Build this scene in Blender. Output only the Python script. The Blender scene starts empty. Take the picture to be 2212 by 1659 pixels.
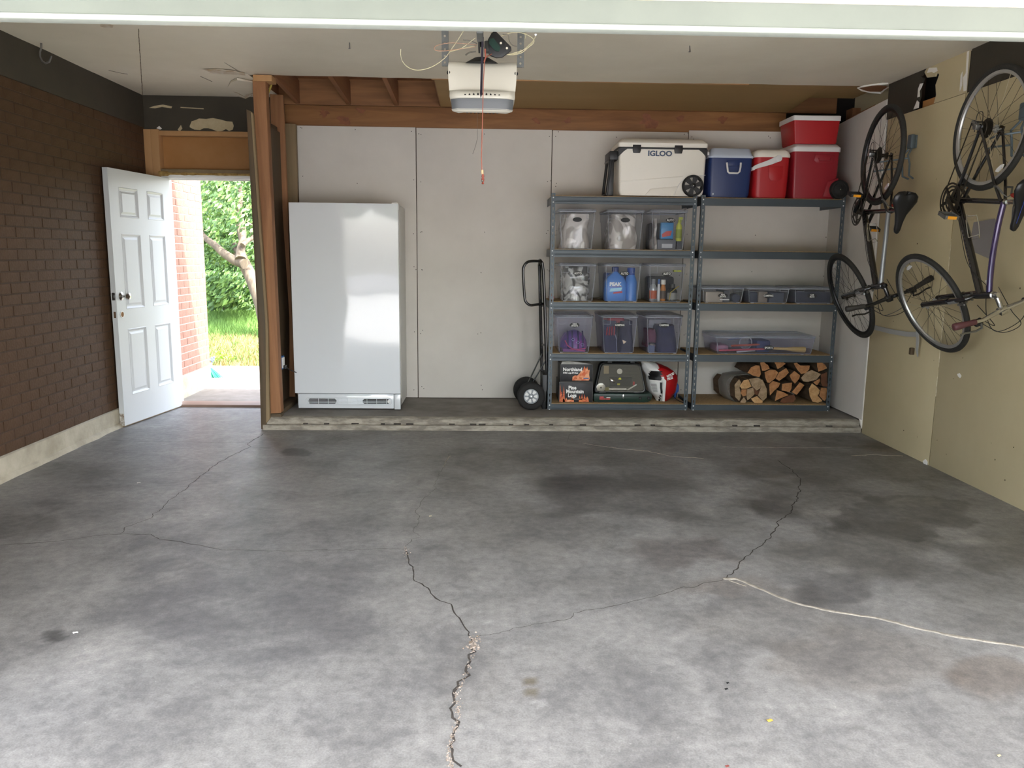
import bpy, bmesh, math, random
from mathutils import Vector, Matrix, noise
S = bpy.context.scene
COL = S.collection
rnd = random.Random(7)
PI = math.pi

# ------------------------------------------------------------ camera
CF, CP, CY, CR, CH = 1698.7, .1624, -.0292, .0111, 1.4112
cd = bpy.data.cameras.new('camera'); cam = bpy.data.objects.new('camera', cd); COL.objects.link(cam)
cd.sensor_width = 36.0; cd.lens = CF / 2212 * 36.0; cd.clip_start = .05; cd.clip_end = 300
_f = Vector((0, math.cos(CP), -math.sin(CP))); _u = Vector((0, math.sin(CP), math.cos(CP))); _r = Vector((1, 0, 0))
_Rz = Matrix.Rotation(CY, 3, 'Z'); _f, _u, _r = _Rz @ _f, _Rz @ _u, _Rz @ _r
_R = Matrix((_r, _u, -_f)).transposed()
_R = _R @ Matrix.Rotation(CR, 3, 'Z')
cam.matrix_world = Matrix.Translation((0, 0, CH)) @ _R.to_4x4()
S.camera = cam

# ------------------------------------------------------------ world, sun, exposure
w = bpy.data.worlds.new('world'); S.world = w; w.use_nodes = True
nt = w.node_tree; bg = nt.nodes['Background']
sky = nt.nodes.new('ShaderNodeTexSky'); sky.sky_type = 'NISHITA'; sky.sun_disc = False
sky.sun_elevation = math.radians(52); sky.sun_rotation = math.radians(120); sky.air_density = 1.0; sky.dust_density = 3.0; sky.ozone_density = 1.0
hs = nt.nodes.new('ShaderNodeHueSaturation'); hs.inputs['Saturation'].default_value = .50
nt.links.new(sky.outputs[0], hs.inputs['Color']); nt.links.new(hs.outputs[0], bg.inputs['Color'])
bg.inputs['Strength'].default_value = .50
sd = bpy.data.lights.new('sun', 'SUN'); sd.energy = 4.8; sd.angle = .009; sd.color = (1, .965, .92)
sun = bpy.data.objects.new('sun', sd); COL.objects.link(sun)
SUN_DIR = Vector((.27, -.215, .86)).normalized()
sun.rotation_euler = SUN_DIR.to_track_quat('Z', 'Y').to_euler()
S.view_settings.view_transform = 'Standard'; S.view_settings.look = 'None'
S.view_settings.gamma = 1; S.view_settings.use_curve_mapping = False
S.view_settings.exposure = 1.9
S.cycles.transparent_max_bounces = 32; S.cycles.max_bounces = 10; S.cycles.diffuse_bounces = 10

# ------------------------------------------------------------ photo ray -> point on a known plane (metres)
def ray(u, v):
    dx, dy = u - 1106, v - 829.5
    a = math.cos(CR)*dx + math.sin(CR)*dy; b = -math.sin(CR)*dx + math.cos(CR)*dy
    x, up = a/CF, -b/CF
    y = math.cos(CP) + math.sin(CP)*up; z = -math.sin(CP) + math.cos(CP)*up
    return Vector((math.cos(CY)*x - math.sin(CY)*y, math.sin(CY)*x + math.cos(CY)*y, z))
def at(u, v, X=None, Y=None, Z=None):
    r = ray(u, v)
    t = X/r.x if X is not None else Y/r.y if Y is not None else (Z - CH)/r.z
    return Vector((0, 0, CH)) + r*t

# ------------------------------------------------------------ mesh builder
class MB:
    def __init__(s): s.v = []; s.f = []; s.m = []; s.mi = 0
    def add(s, vs, fs, M=None):
        o = len(s.v)
        s.v += [tuple((M @ Vector(p)) if M is not None else p) for p in vs]
        s.f += [tuple(i + o for i in f) for f in fs]; s.m += [s.mi]*len(fs)
        return s
    def box(s, a, b, M=None):
        x0, y0, z0 = a; x1, y1, z1 = b
        if x1 < x0: x0, x1 = x1, x0
        if y1 < y0: y0, y1 = y1, y0
        if z1 < z0: z0, z1 = z1, z0
        return s.add([(x0,y0,z0),(x1,y0,z0),(x1,y1,z0),(x0,y1,z0),(x0,y0,z1),(x1,y0,z1),(x1,y1,z1),(x0,y1,z1)],
                     [(0,3,2,1),(4,5,6,7),(0,1,5,4),(1,2,6,5),(2,3,7,6),(3,0,4,7)], M)
    def loft(s, rings, cap=True, close=True, M=None):
        n = len(rings[0]); vs = [p for r in rings for p in r]; fs = []
        for i in range(len(rings)-1):
            for j in range(n if close else n-1):
                k = (j+1) % n
                fs.append((i*n+j, i*n+k, (i+1)*n+k, (i+1)*n+j))
        if cap:
            fs.append(tuple(range(n-1, -1, -1))); fs.append(tuple((len(rings)-1)*n + j for j in range(n)))
        return s.add(vs, fs, M)
    def prism(s, poly, d, M=None):          # poly: list of 3-D points, d: vector
        d = Vector(d); a = [Vector(p) for p in poly]
        return s.loft([[tuple(p) for p in a], [tuple(p + d) for p in a]], M=M)
    def cyl(s, p0, p1, r0, r1=None, n=12, cap=True, M=None):
        r1 = r0 if r1 is None else r1
        p0, p1 = Vector(p0), Vector(p1); ax = (p1-p0).normalized()
        e = ax.orthogonal().normalized(); g = ax.cross(e)
        R = lambda c, r: [tuple(c + (e*math.cos(2*PI*k/n) + g*math.sin(2*PI*k/n))*r) for k in range(n)]
        return s.loft([R(p0, r0), R(p1, r1)], cap=cap, M=M)
    def lathe(s, prof, p0=(0,0,0), ax=(0,0,1), n=24, M=None, cap=True):   # prof: (radius, height)
        p0, ax = Vector(p0), Vector(ax).normalized(); e = ax.orthogonal().normalized(); g = ax.cross(e)
        return s.loft([[tuple(p0 + ax*h + (e*math.cos(2*PI*k/n) + g*math.sin(2*PI*k/n))*max(r, 1e-4)) for k in range(n)] for r, h in prof], cap=cap, M=M)
    def tube(s, pts, r, n=8, closed=False, M=None):
        P = [Vector(p) for p in pts]; rr = r if isinstance(r, (list, tuple)) else [r]*len(P)
        rings = []; e = None
        for i, p in enumerate(P):
            a = P[i-1] if (i > 0 or closed) else P[i]; b = P[(i+1) % len(P)] if (i < len(P)-1 or closed) else P[i]
            t = (b-a).normalized() if (b-a).length > 1e-9 else Vector((0,0,1))
            if e is None: e = t.orthogonal().normalized()
            e = (e - t*e.dot(t)); e = e.normalized() if e.length > 1e-6 else t.orthogonal().normalized()
            g = t.cross(e)
            rings.append([tuple(p + (e*math.cos(2*PI*k/n) + g*math.sin(2*PI*k/n))*rr[i]) for k in range(n)])
        if closed:
            rings.append(rings[0]); return s.loft(rings, cap=False, M=M)
        return s.loft(rings, M=M)
    def ring(s, c, ax, R, prof, n=48, M=None):   # prof: closed list of (dr, dax)
        c, ax = Vector(c), Vector(ax).normalized(); e = ax.orthogonal().normalized(); g = ax.cross(e); rings = []
        for k in range(n+1):
            t = 2*PI*(k % n)/n; d = e*math.cos(t) + g*math.sin(t)
            rings.append([tuple(c + d*(R+dr) + ax*da) for dr, da in prof])
        return s.loft(rings, cap=False, M=M)
    def quad(s, a, b, c, d): return s.add([a, b, c, d], [(0, 1, 2, 3)])
    def build(s, name, mat, parent=None, world=True, bevel=0, seg=2, smooth=None, kind=None, weld=False):
        me = bpy.data.meshes.new(name)
        off = Vector((0,0,0))
        if parent is not None and world: off = parent.get('org', None); off = Vector(off) if off is not None else Vector((0,0,0))
        me.from_pydata([tuple(Vector(p) - off) for p in s.v], [], s.f)
        for m in (mat if isinstance(mat, (list, tuple)) else [mat]): me.materials.append(m)
        if any(s.m): me.polygons.foreach_set('material_index', s.m)
        bm = bmesh.new(); bm.from_mesh(me)
        if weld or bevel: bmesh.ops.remove_doubles(bm, verts=bm.verts, dist=1e-5)
        bmesh.ops.recalc_face_normals(bm, faces=bm.faces)
        if bevel:
            ed = [e for e in bm.edges if len(e.link_faces) == 2 and e.calc_face_angle(0) > .5]
            bmesh.ops.bevel(bm, geom=ed, offset=bevel, segments=seg, affect='EDGES', profile=.5, clamp_overlap=True)
        bm.to_mesh(me); bm.free()
        if smooth is None: smooth = 35
        if smooth:
            me.polygons.foreach_set('use_smooth', [True]*len(me.polygons)); me.set_sharp_from_angle(angle=math.radians(smooth))
        o = bpy.data.objects.new(name, me); COL.objects.link(o)
        if parent is not None: o.parent = parent
        if kind: o['kind'] = kind
        return o
def tag(o, label, cat, group=None):
    o['label'] = label; o['category'] = cat
    if group: o['group'] = group
    return o
def thing(name, label, cat, org=(0,0,0), group=None, rot=None):
    o = bpy.data.objects.new(name, None); COL.objects.link(o); o.empty_display_size = .1
    o.location = org; o['org'] = list(org)
    if rot is not None:
        o.rotation_mode = 'QUATERNION'; o.rotation_quaternion = rot; o['org'] = [0., 0., 0.]
    return tag(o, label, cat, group)
def setting(name, org=(0,0,0)):
    o = bpy.data.objects.new(name, None); COL.objects.link(o); o.empty_display_size = .1
    o.location = org; o['org'] = list(org); o['kind'] = 'structure'; return o
def smooth_path(A, n=6):
    A = [Vector(p) for p in A]; Q = []
    for i in range(len(A)-1):
        p0, p1, p2, p3 = A[max(i-1,0)], A[i], A[i+1], A[min(i+2,len(A)-1)]
        for k in range(n): s = k/n; Q.append(.5*((2*p1)+(p2-p0)*s+(2*p0-5*p1+4*p2-p3)*s*s+(3*p1-p0-3*p2+p3)*s**3))
    return Q + [A[-1]]
def struct(o): o['kind'] = 'structure'; return o
def copy_mesh(o, parent, name=None):
    c = o.copy(); COL.objects.link(c); c.parent = parent; return c
_fcur = {}
def text(s, size, M, mat, parent, name='lettering', bold=.0, depth=.0006, sx=1.0, shear=0, align='CENTER', space=1.0):
    cu = bpy.data.curves.new(name, 'FONT'); cu.body = s; cu.size = size; cu.offset = bold; cu.extrude = depth; cu.shear = shear
    cu.align_x = align; cu.align_y = 'CENTER'; cu.space_character = space; cu.resolution_u = 3
    t = bpy.data.objects.new('tmp', cu); COL.objects.link(t)
    dg = bpy.context.evaluated_depsgraph_get(); me = bpy.data.meshes.new_from_object(t.evaluated_get(dg))
    bpy.data.objects.remove(t); bpy.data.curves.remove(cu)
    off = Vector(parent['org']) if parent is not None and 'org' in parent else Vector((0,0,0))
    me.transform(Matrix.Translation(-off) @ M @ Matrix.Diagonal((sx, 1, 1, 1))); me.name = name
    me.materials.clear(); me.materials.append(mat)
    o = bpy.data.objects.new(name, me); COL.objects.link(o); o.parent = parent
    return o
def front(x, y, z, tilt=0):     # text plane facing -Y
    return Matrix.Translation((x, y, z)) @ Matrix.Rotation(tilt, 4, 'Y') @ Matrix.Rotation(PI/2, 4, 'X')

# ------------------------------------------------------------ materials
def lin(c):
    if isinstance(c, str): c = [int(c[i:i+2], 16)/255 for i in (0, 2, 4)]
    return tuple((x/12.92 if x <= .04045 else ((x+.055)/1.055)**2.4) for x in c) + (1,)
def mat(name, col, rough=.55, metal=0., col2=None, scale=4., stretch=(1,1,1), bump=0., bscale=None, detail=6, lo=.35, hi=.65, coat=0., spec=.5, alpha=None, dist=0.):
    m = bpy.data.materials.new(name); m.use_nodes = True; n = m.node_tree.nodes; L = m.node_tree.links
    b = n['Principled BSDF']; b.inputs['Base Color'].default_value = lin(col); b.inputs['Roughness'].default_value = rough
    b.inputs['Metallic'].default_value = metal; b.inputs['Coat Weight'].default_value = coat; b.inputs['Specular IOR Level'].default_value = spec
    m.diffuse_color = lin(col)
    if col2 is not None or bump:
        tc = n.new('ShaderNodeTexCoord'); mp = n.new('ShaderNodeMapping'); mp.inputs['Scale'].default_value = stretch
        L.new(tc.outputs['Object'], mp.inputs[0])
        nz = n.new('ShaderNodeTexNoise'); nz.inputs['Scale'].default_value = scale; nz.inputs['Detail'].default_value = detail; nz.inputs['Roughness'].default_value = .6
        nz.inputs['Distortion'].default_value = dist
        L.new(mp.outputs[0], nz.inputs['Vector'])
        if col2 is not None:
            r = n.new('ShaderNodeValToRGB'); r.color_ramp.elements[0].position = lo; r.color_ramp.elements[1].position = hi
            r.color_ramp.elements[0].color = lin(col); r.color_ramp.elements[1].color = lin(col2)
            L.new(nz.outputs['Fac'], r.inputs[0]); L.new(r.outputs[0], b.inputs['Base Color'])
        if bump:
            nb = n.new('ShaderNodeTexNoise'); nb.inputs['Scale'].default_value = bscale or scale*3; nb.inputs['Detail'].default_value = 5
            L.new(mp.outputs[0], nb.inputs['Vector'])
            bp = n.new('ShaderNodeBump'); bp.inputs['Strength'].default_value = bump; bp.inputs['Distance'].default_value = .01
            L.new(nb.outputs['Fac'], bp.inputs['Height']); L.new(bp.outputs[0], b.inputs['Normal'])
    return m
def clear(name, tint='f6f7f9', fac=.16, rough=.08, body='d6d9e0'):
    m = bpy.data.materials.new(name); m.use_nodes = True; n = m.node_tree.nodes; L = m.node_tree.links
    b = n['Principled BSDF']; b.inputs['Base Color'].default_value = lin(body); b.inputs['Roughness'].default_value = rough
    tr = n.new('ShaderNodeBsdfTransparent'); tr.inputs['Color'].default_value = lin(tint)
    lw = n.new('ShaderNodeLayerWeight'); lw.inputs['Blend'].default_value = .12
    ma = n.new('ShaderNodeMath'); ma.operation = 'MULTIPLY_ADD'; ma.inputs[1].default_value = .55; ma.inputs[2].default_value = fac; ma.use_clamp = True
    L.new(lw.outputs['Facing'], ma.inputs[0])
    mx = n.new('ShaderNodeMixShader'); L.new(ma.outputs[0], mx.inputs[0]); L.new(tr.outputs[0], mx.inputs[1]); L.new(b.outputs[0], mx.inputs[2])
    L.new(mx.outputs[0], n['Material Output'].inputs['Surface']); m.diffuse_color = lin(body)
    return m
def wood(name, c1, c2, axis='z', scale=9., rough=.7, bump=.15, lo=.3, hi=.7):
    st = {'x': (.09,1,1), 'y': (1,.09,1), 'z': (1,1,.09)}[axis]
    return mat(name, c1, rough, col2=c2, scale=scale, stretch=st, bump=bump, bscale=scale*4, lo=lo, hi=hi, dist=1.2)
def cutwood(name, c1, c2):
    m = mat(name, c1, .75, col2=c2, scale=18, bump=.35, bscale=70, lo=.35, hi=.65); n = m.node_tree.nodes; L = m.node_tree.links; b = n['Principled BSDF']
    tc = [x for x in n if x.type == 'TEX_COORD'][0]; wv = n.new('ShaderNodeTexWave'); wv.wave_type = 'RINGS'; wv.rings_direction = 'Y'; wv.inputs['Scale'].default_value = 26; wv.inputs['Distortion'].default_value = 5; wv.inputs['Detail'].default_value = 3
    L.new(tc.outputs['Object'], wv.inputs['Vector']); src = b.inputs['Base Color'].links[0].from_socket
    mx = n.new('ShaderNodeMix'); mx.data_type = 'RGBA'; mx.blend_type = 'MULTIPLY'; mx.inputs[0].default_value = .22
    L.new(src, mx.inputs[6]); L.new(wv.outputs['Color'], mx.inputs[7]); L.new(mx.outputs[2], b.inputs['Base Color']); return m
K = {}
K['brick_in'] = mat('brown_painted_brick', '48331f', .72, col2='513b29', scale=6, bump=.35, bscale=60, spec=.3)
K['mortar_in'] = mat('brown_painted_mortar', '3f2d1e', .8, bump=.3, bscale=80)
K['found'] = mat('concrete_footing', '9c9482', .85, col2='b8b19f', scale=5, bump=.5, bscale=30)
K['darkpaint'] = mat('dark_olive_paint', '38332a', .75, col2='403a2f', scale=3, bump=.15, bscale=25)
K['ceil'] = mat('ceiling_paint', 'ddd4c0', .8, col2='e6decb', scale=1.5, bump=.12, bscale=12)
K['ceil_torn'] = mat('torn_ceiling_paper', 'b89f7c', .9, col2='d8d2c4', scale=14)
K['gyp'] = mat('gypsum_white', 'ece8e0', .9)
K['drywall'] = mat('grey_drywall', 'cbc6be', .85, col2='d2cdc5', scale=2.2, bump=.05, bscale=40)
K['gap'] = mat('panel_gap_brown', '3a2a1e', .9)
K['tan'] = mat('tan_wall_paint', 'bfb18d', .7, col2='c6b894', scale=2.0, bump=.10, bscale=18)
K['redwood'] = wood('redwood_stud', '7e5638', 'a4754f', 'z')
K['redwood_x'] = wood('redwood_beam', '6a4426', '94683f', 'x')
K['redwood_y'] = wood('redwood_joist', '7a5034', '94643e', 'y')
K['oldwood'] = wood('weathered_plank', '4c4333', '5e4a33', 'z')
K['greywood'] = wood('grey_brown_stud', '7d6a4e', '8d7a5b', 'z')
K['ply'] = wood('tan_soffit_board', '93764a', '9c7f52', 'x', scale=3, bump=.03)
K['pane_wood'] = wood('varnished_pine', 'b08658', 'bb9163', 'z', scale=4)
K['transom'] = mat('transom_board', 'a3733f', .6, col2='ab7b49', scale=5)
K['white'] = mat('white_door_paint', 'ced2d4', .38, bump=.02, bscale=30)
K['white_trim'] = mat('white_trim_paint', 'e6e6e2', .5)
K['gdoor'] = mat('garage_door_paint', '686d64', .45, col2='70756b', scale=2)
K['lip'] = mat('painted_lit_lip', 'a9aea4', .4)  # paler than the panel: the lip's highlight is put into the colour
K['black'] = mat('black_plastic', '1a1a1b', .45)
K['black_m'] = mat('black_gloss_metal', '121213', .25, spec=.6)
K['rubber'] = mat('black_rubber', '1c1b1a', .8, bump=.2, bscale=90)
K['void'] = mat('painted_cavity_shade', '120d09', 1.0)  # near-black colour stands in for the shade inside open cavities
K['chrome'] = mat('bright_metal', 'c9c9c6', .22, 1.0)
K['steel'] = mat('dull_steel', '8b8c8b', .38, 1.0)
K['alu'] = mat('grey_rim_metal', 'b9b9b6', .35, .7)
K['galv'] = mat('galvanised_strap', '6f716f', .55, .4, col2='626462', scale=12)
K['shelfsteel'] = mat('slate_blue_shelf_steel', '434b51', .4, .25, col2='4a5359', scale=3, stretch=(1,1,.3))
K['board'] = mat('particle_board', 'a98c62', .85, col2='927650', scale=60, lo=.4, hi=.6)
K['rivet'] = mat('bright_rivet', 'e6e8ea', .3, .5)
K['freezer'] = mat('freezer_white', 'd3d7da', .10, coat=1.0, bump=.010, bscale=3)
K['freezer_side'] = mat('freezer_side_white', 'c9c9c5', .4, bump=.05, bscale=180)
K['dark'] = mat('dark_grille', '0c0d0e', .7)
# ============================================================ FLOOR
XL, XR, YB, ZC, ZS = -3.015, 3.06, 7.19, 2.74, .095
def floor_material():
    m = bpy.data.materials.new('stained_concrete'); m.use_nodes = True; n = m.node_tree.nodes; L = m.node_tree.links
    b = n['Principled BSDF']; b.inputs['Roughness'].default_value = .5; b.inputs['Specular IOR Level'].default_value = .45
    at_ = n.new('ShaderNodeAttribute'); at_.attribute_name = 'stain'
    tc = n.new('ShaderNodeTexCoord')
    def nz(scale, detail, rough=.6, dist=0):
        q = n.new('ShaderNodeTexNoise'); q.inputs['Scale'].default_value = scale; q.inputs['Detail'].default_value = detail; q.inputs['Roughness'].default_value = rough; q.inputs['Distortion'].default_value = dist
        L.new(tc.outputs['Object'], q.inputs['Vector']); return q
    def rampmul(src, lo, hi, c0, c1, prev):
        r = n.new('ShaderNodeValToRGB'); r.color_ramp.elements[0].position = lo; r.color_ramp.elements[1].position = hi
        r.color_ramp.elements[0].color = c0 + (1,); r.color_ramp.elements[1].color = c1 + (1,)
        L.new(src, r.inputs[0]); mx = n.new('ShaderNodeMix'); mx.data_type = 'RGBA'; mx.blend_type = 'MULTIPLY'; mx.inputs[0].default_value = 1
        L.new(prev, mx.inputs[6]); L.new(r.outputs[0], mx.inputs[7]); return mx.outputs[2]
    c = at_.outputs['Color']
    c = rampmul(nz(3.2, 10, .68, .6).outputs['Fac'], .36, .64, (.74,.74,.74), (1.13,1.12,1.10), c)
    c = rampmul(nz(22, 8, .7).outputs['Fac'], .36, .64, (.78,.78,.79), (1.16,1.16,1.15), c)
    c = rampmul(nz(160, 3, .6).outputs['Fac'], .3, .7, (.80,.80,.80), (1.16,1.16,1.16), c)
    vo = n.new('ShaderNodeTexVoronoi'); vo.inputs['Scale'].default_value = 13; L.new(tc.outputs['Object'], vo.inputs['Vector'])
    c = rampmul(vo.outputs['Distance'], .028, .04, (1.5,1.5,1.46), (1,1,1), c)
    L.new(c, b.inputs['Base Color'])
    rr = n.new('ShaderNodeMapRange'); rr.inputs[3].default_value = .36; rr.inputs[4].default_value = .6
    L.new(nz(5, 6).outputs['Fac'], rr.inputs[0]); L.new(rr.outputs[0], b.inputs['Roughness'])
    bp = n.new('ShaderNodeBump'); bp.inputs['Strength'].default_value = .25; bp.inputs['Distance'].default_value = .004
    L.new(nz(40, 8, .7).outputs['Fac'], bp.inputs['Height']); L.new(bp.outputs[0], b.inputs['Normal'])
    return m
K['floor'] = floor_material()
# stains: photo centre, half sizes (px), strength, tint multiplier
STAINS = [
 (1290,1010,260,45,.32,(.62,.60,.57)),(1330,1075,200,45,.42,(.55,.54,.52)),(1150,985,190,30,.28,(.65,.63,.6)),(1250,1060,110,28,.35,(.55,.54,.52)),
 (1880,1010,230,42,.42,(.52,.50,.46)),(1960,1120,150,48,.55,(.50,.50,.49)),(1900,1190,170,60,.45,(.55,.54,.5)),(1680,1100,50,30,.5,(.5,.49,.47)),
 (1760,1075,130,55,.38,(.58,.56,.52)),(1470,1195,110,38,.5,(.56,.52,.50)),(1560,1120,90,42,.32,(.6,.6,.57)),(1820,1270,80,38,.5,(.5,.5,.5)),
 (1735,1235,60,20,.3,(.6,.6,.6)),(2150,1190,90,40,.42,(.55,.54,.52)),(1870,960,110,9,.5,(.5,.48,.45)),(1780,945,60,8,.4,(.5,.48,.45)),
 (645,979,46,13,.85,(.42,.43,.44)),(600,1210,260,95,.42,(.66,.67,.70)),(520,1360,260,110,.40,(.68,.69,.72)),(330,1250,110,120,.3,(.7,.7,.72)),(690,1270,120,90,.15,(.7,.7,.72)),
 (140,1015,90,20,.35,(.6,.6,.58)),(245,1010,110,18,.30,(.62,.62,.6)),(55,1140,70,28,.45,(.55,.55,.54)),(115,1090,55,13,.42,(.6,.6,.6)),(270,1055,60,8,.3,(.6,.6,.6)),
 (118,1374,26,14,.8,(.45,.45,.45)),(90,1360,60,40,.2,(.6,.6,.62)),(950,1240,60,60,.12,(.7,.7,.7)),(1060,1010,150,40,.28,(.62,.61,.58)),
 (1680,1340,170,60,.2,(.7,.66,.6)),(1890,1420,200,70,.24,(.70,.62,.54)),(2150,1450,90,45,.35,(.68,.55,.45)),(2080,1330,90,60,.18,(.65,.63,.6)),(1560,1430,60,50,.2,(.66,.66,.67)),
 (1500,1580,120,30,.30,(.72,.72,.71)),(1770,1590,70,18,.32,(.66,.67,.68)),(1850,1574,22,7,.55,(.6,.6,.6)),(1143,1470,12,10,.8,(.62,.56,.44)),(1150,1497,14,10,.7,(.64,.58,.46)),
 (1560,1265,110,26,.28,(.78,.66,.56)),(1010,1480,60,90,.10,(.8,.76,.7)),(820,970,230,26,.20,(.66,.64,.6)),(700,1060,210,50,.14,(.7,.7,.7)),(720,950,60,12,.35,(.6,.58,.55)),
 (1180,1150,150,60,.25,(.66,.65,.62)),(1020,1110,160,60,.18,(.68,.67,.65)),(1400,1260,160,30,.22,(.66,.65,.62)),(2000,1230,120,30,.3,(.6,.59,.57)),(1440,1540,70,30,.14,(.7,.7,.7)),(1920,965,60,10,.35,(.7,.5,.4)),
 # light worn spots and wider lighter areas
 (366,1246,26,14,.6,(1.28,1.28,1.26)),(467,1312,26,16,.5,(1.25,1.25,1.24)),(452,1370,30,14,.5,(1.2,1.2,1.2)),(1270,1012,42,8,.55,(1.3,1.3,1.3)),
 (1510,1100,38,9,.5,(1.35,1.34,1.32)),(1790,1105,50,8,.6,(1.5,1.48,1.45)),(1975,1085,50,10,.6,(1.5,1.48,1.42)),(1165,1518,12,9,.9,(1.5,1.5,1.5)),(1062,1345,18,8,.7,(1.4,1.4,1.4)),
 (1450,1330,30,14,.3,(1.2,1.2,1.18)),(2110,1170,90,10,.5,(1.35,1.34,1.3)),(1720,1200,90,30,.35,(1.25,1.24,1.2)),(520,1110,110,16,.2,(1.2,1.2,1.2)),(250,965,180,26,.30,(1.16,1.17,1.19)),(470,925,140,30,.35,(1.18,1.19,1.21)),
 (300,1630,320,60,.35,(1.14,1.14,1.13)),(900,1600,400,90,.28,(1.12,1.12,1.1)),(1500,1640,600,50,.30,(1.12,1.12,1.1)),
]
def build_floor():
    x0, x1, y0, y1, st = -3.3, 3.4, 1.0, 7.26, .022
    nx, ny = int((x1-x0)/st)+1, int((y1-y0)/st)+1
    import numpy as np
    xs = x0 + np.arange(nx)*st; ys = y0 + np.arange(ny)*st
    GX, GY = np.meshgrid(xs, ys)
    n1 = np.empty(GX.shape); n2 = np.empty(GX.shape); n3 = np.empty(GX.shape)
    for j in range(0, ny):
        for i in range(nx):
            p = Vector((xs[i]*2.6, ys[j]*2.6, 0)); n1[j, i] = noise.fractal(p, 1., 2.1, 4)
            n2[j, i] = noise.noise(Vector((xs[i]*1.1+9, ys[j]*1.1, 3))); n3[j, i] = noise.noise(Vector((xs[i]*9+5, ys[j]*9, 7)))
    c = np.empty(GX.shape + (3,)); base = np.array(lin('858381')[:3])
    c[:] = base
    c *= (1 + .16*n1 + .10*n2 + .05*n3)[..., None]
    for (u, v, ru, rv, s, t) in STAINS:
        p = at(u, v, Z=0); q = at(u+ru, v, Z=0); a = at(u, v-rv, Z=0); b = at(u, v+rv, Z=0)
        rx = abs(q.x-p.x); ry = max(abs(a.y-b.y)/2, .02)
        cx, cy = p.x, (a.y+b.y)/2; sk = p.x/p.y
        dx = (GX - cx - (GY-cy)*sk)/rx; dy = (GY - cy)/ry
        d = np.sqrt(dx*dx + dy*dy) + .55*n1 + .22*n3
        hard = .12 if s > .5 else .5
        if s > .7: d = d*1.25
        f = np.clip((1 + hard*.5 - d)/hard, 0, 1); f = f*f*(3-2*f)*min(.95, s*(1.3 if t[0] < 1 else 1))
        c *= (1 + f[..., None]*(np.array(t) - 1))
    c = np.clip(c, .01, .9)
    vs = np.stack([GX, GY, np.zeros_like(GX)], -1).reshape(-1, 3)
    idx = np.arange(nx*ny).reshape(ny, nx)
    fs = np.stack([idx[:-1, :-1], idx[:-1, 1:], idx[1:, 1:], idx[1:, :-1]], -1).reshape(-1, 4)
    me = bpy.data.meshes.new('floor'); me.from_pydata(vs.tolist(), [], fs.tolist())
    ca = me.color_attributes.new('stain', 'FLOAT_COLOR', 'POINT')
    ca.data.foreach_set('color', np.concatenate([c.reshape(-1, 3), np.ones((nx*ny, 1))], 1).ravel().astype('f'))
    me.materials.append(K['floor']); o = bpy.data.objects.new('floor', me); COL.objects.link(o); return struct(o)
floor = build_floor(); floor['org'] = [0., 0., 0.]
K['crack'] = mat('crack_shadow_dirt', '2e2a26', .95, col2='48413a', scale=30)
K['filler'] = mat('crack_filler', 'a29a8c', .8, col2='847c6f', scale=25, bump=.6, bscale=60)
K['rubble'] = mat('crumbled_concrete', 'a2968a', .9, col2='6d5d4c', scale=50, bump=.6, bscale=90)
def polyfloor(px, jit, step=.02, seed=0):
    P = [at(u, v, Z=0) for u, v in px]; out = []
    for a, b in zip(P[:-1], P[1:]):
        k = max(1, int((b-a).length/step)); d = (b-a).normalized(); nrm = Vector((-d.y, d.x, 0))
        for i in range(k):
            p = a.lerp(b, i/k); s = noise.noise(Vector((p.x*14+seed, p.y*14, seed)))*jit + noise.noise(Vector((p.x*45+seed, p.y*45, 3)))*jit*.5
            out.append(p + nrm*s)
    out.append(P[-1]); return out
def crack(px, w0, w1, jit=.02, seed=0):
    P = polyfloor(px, jit, .022, seed); mb = MB(); L = []; R = []
    for i, p in enumerate(P):
        a, b = P[max(i-1, 0)], P[min(i+1, len(P)-1)]; d = (b-a).normalized(); nr = Vector((-d.y, d.x, 0))
        ww = (w0 + (w1-w0)*i/len(P))*(.55 + .9*abs(noise.noise(Vector((p.x*30, p.y*30, seed+5)))))
        L.append(p + nr*ww + Vector((0,0,.0008))); R.append(p - nr*ww*.8 + Vector((0,0,.0008)))
    vs = [tuple(q) for q in L+R]; n = len(P)
    mb.add(vs, [(i, n+i, n+i+1, i+1) for i in range(n-1)])
    return mb.build('crack', K['crack'], floor, smooth=0)
crack([(975,1659),(968,1630),(978,1590),(990,1550),(985,1500),(1010,1450),(1022,1395)], .006, .007, .03, 1)
crack([(1020,1390),(1010,1360),(985,1330),(975,1305),(950,1298),(930,1282),(925,1270),(895,1255),(890,1225),(876,1190)], .0045, .0040, .012, 2)
crack([(876,1187),(850,1184),(760,1189),(700,1187),(620,1191),(520,1189),(480,1188),(430,1178),(400,1172),(345,1165),(325,1155),(260,1154),(235,1155),(190,1160),(120,1170),(0,1178)], .0018, .0028, .012, 3)
crack([(260,1153),(270,1140),(330,1118),(333,1110),(352,1096),(367,1080),(420,1040),(430,1030),(480,995),(540,965),(535,958),(545,952),(572,936)], .0020, .0035, .015, 4)
crack([(540,956),(480,956),(400,955),(300,954),(240,951)], .0016, .0022, .01, 5)
crack([(545,968),(600,968),(640,966)], .001, .001, .01, 6)
crack([(650,932),(700,938),(750,950),(760,955),(850,950),(930,953),(970,962),(1060,960),(1220,958),(1250,960)], .0014, .0014, .015, 7)
crack([(876,1187),(890,1165),(905,1160),(895,1140),(905,1125),(900,1100),(915,1080),(940,1055),(945,1030),(960,1005),(972,978)], .0012, .001, .02, 8)
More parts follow.
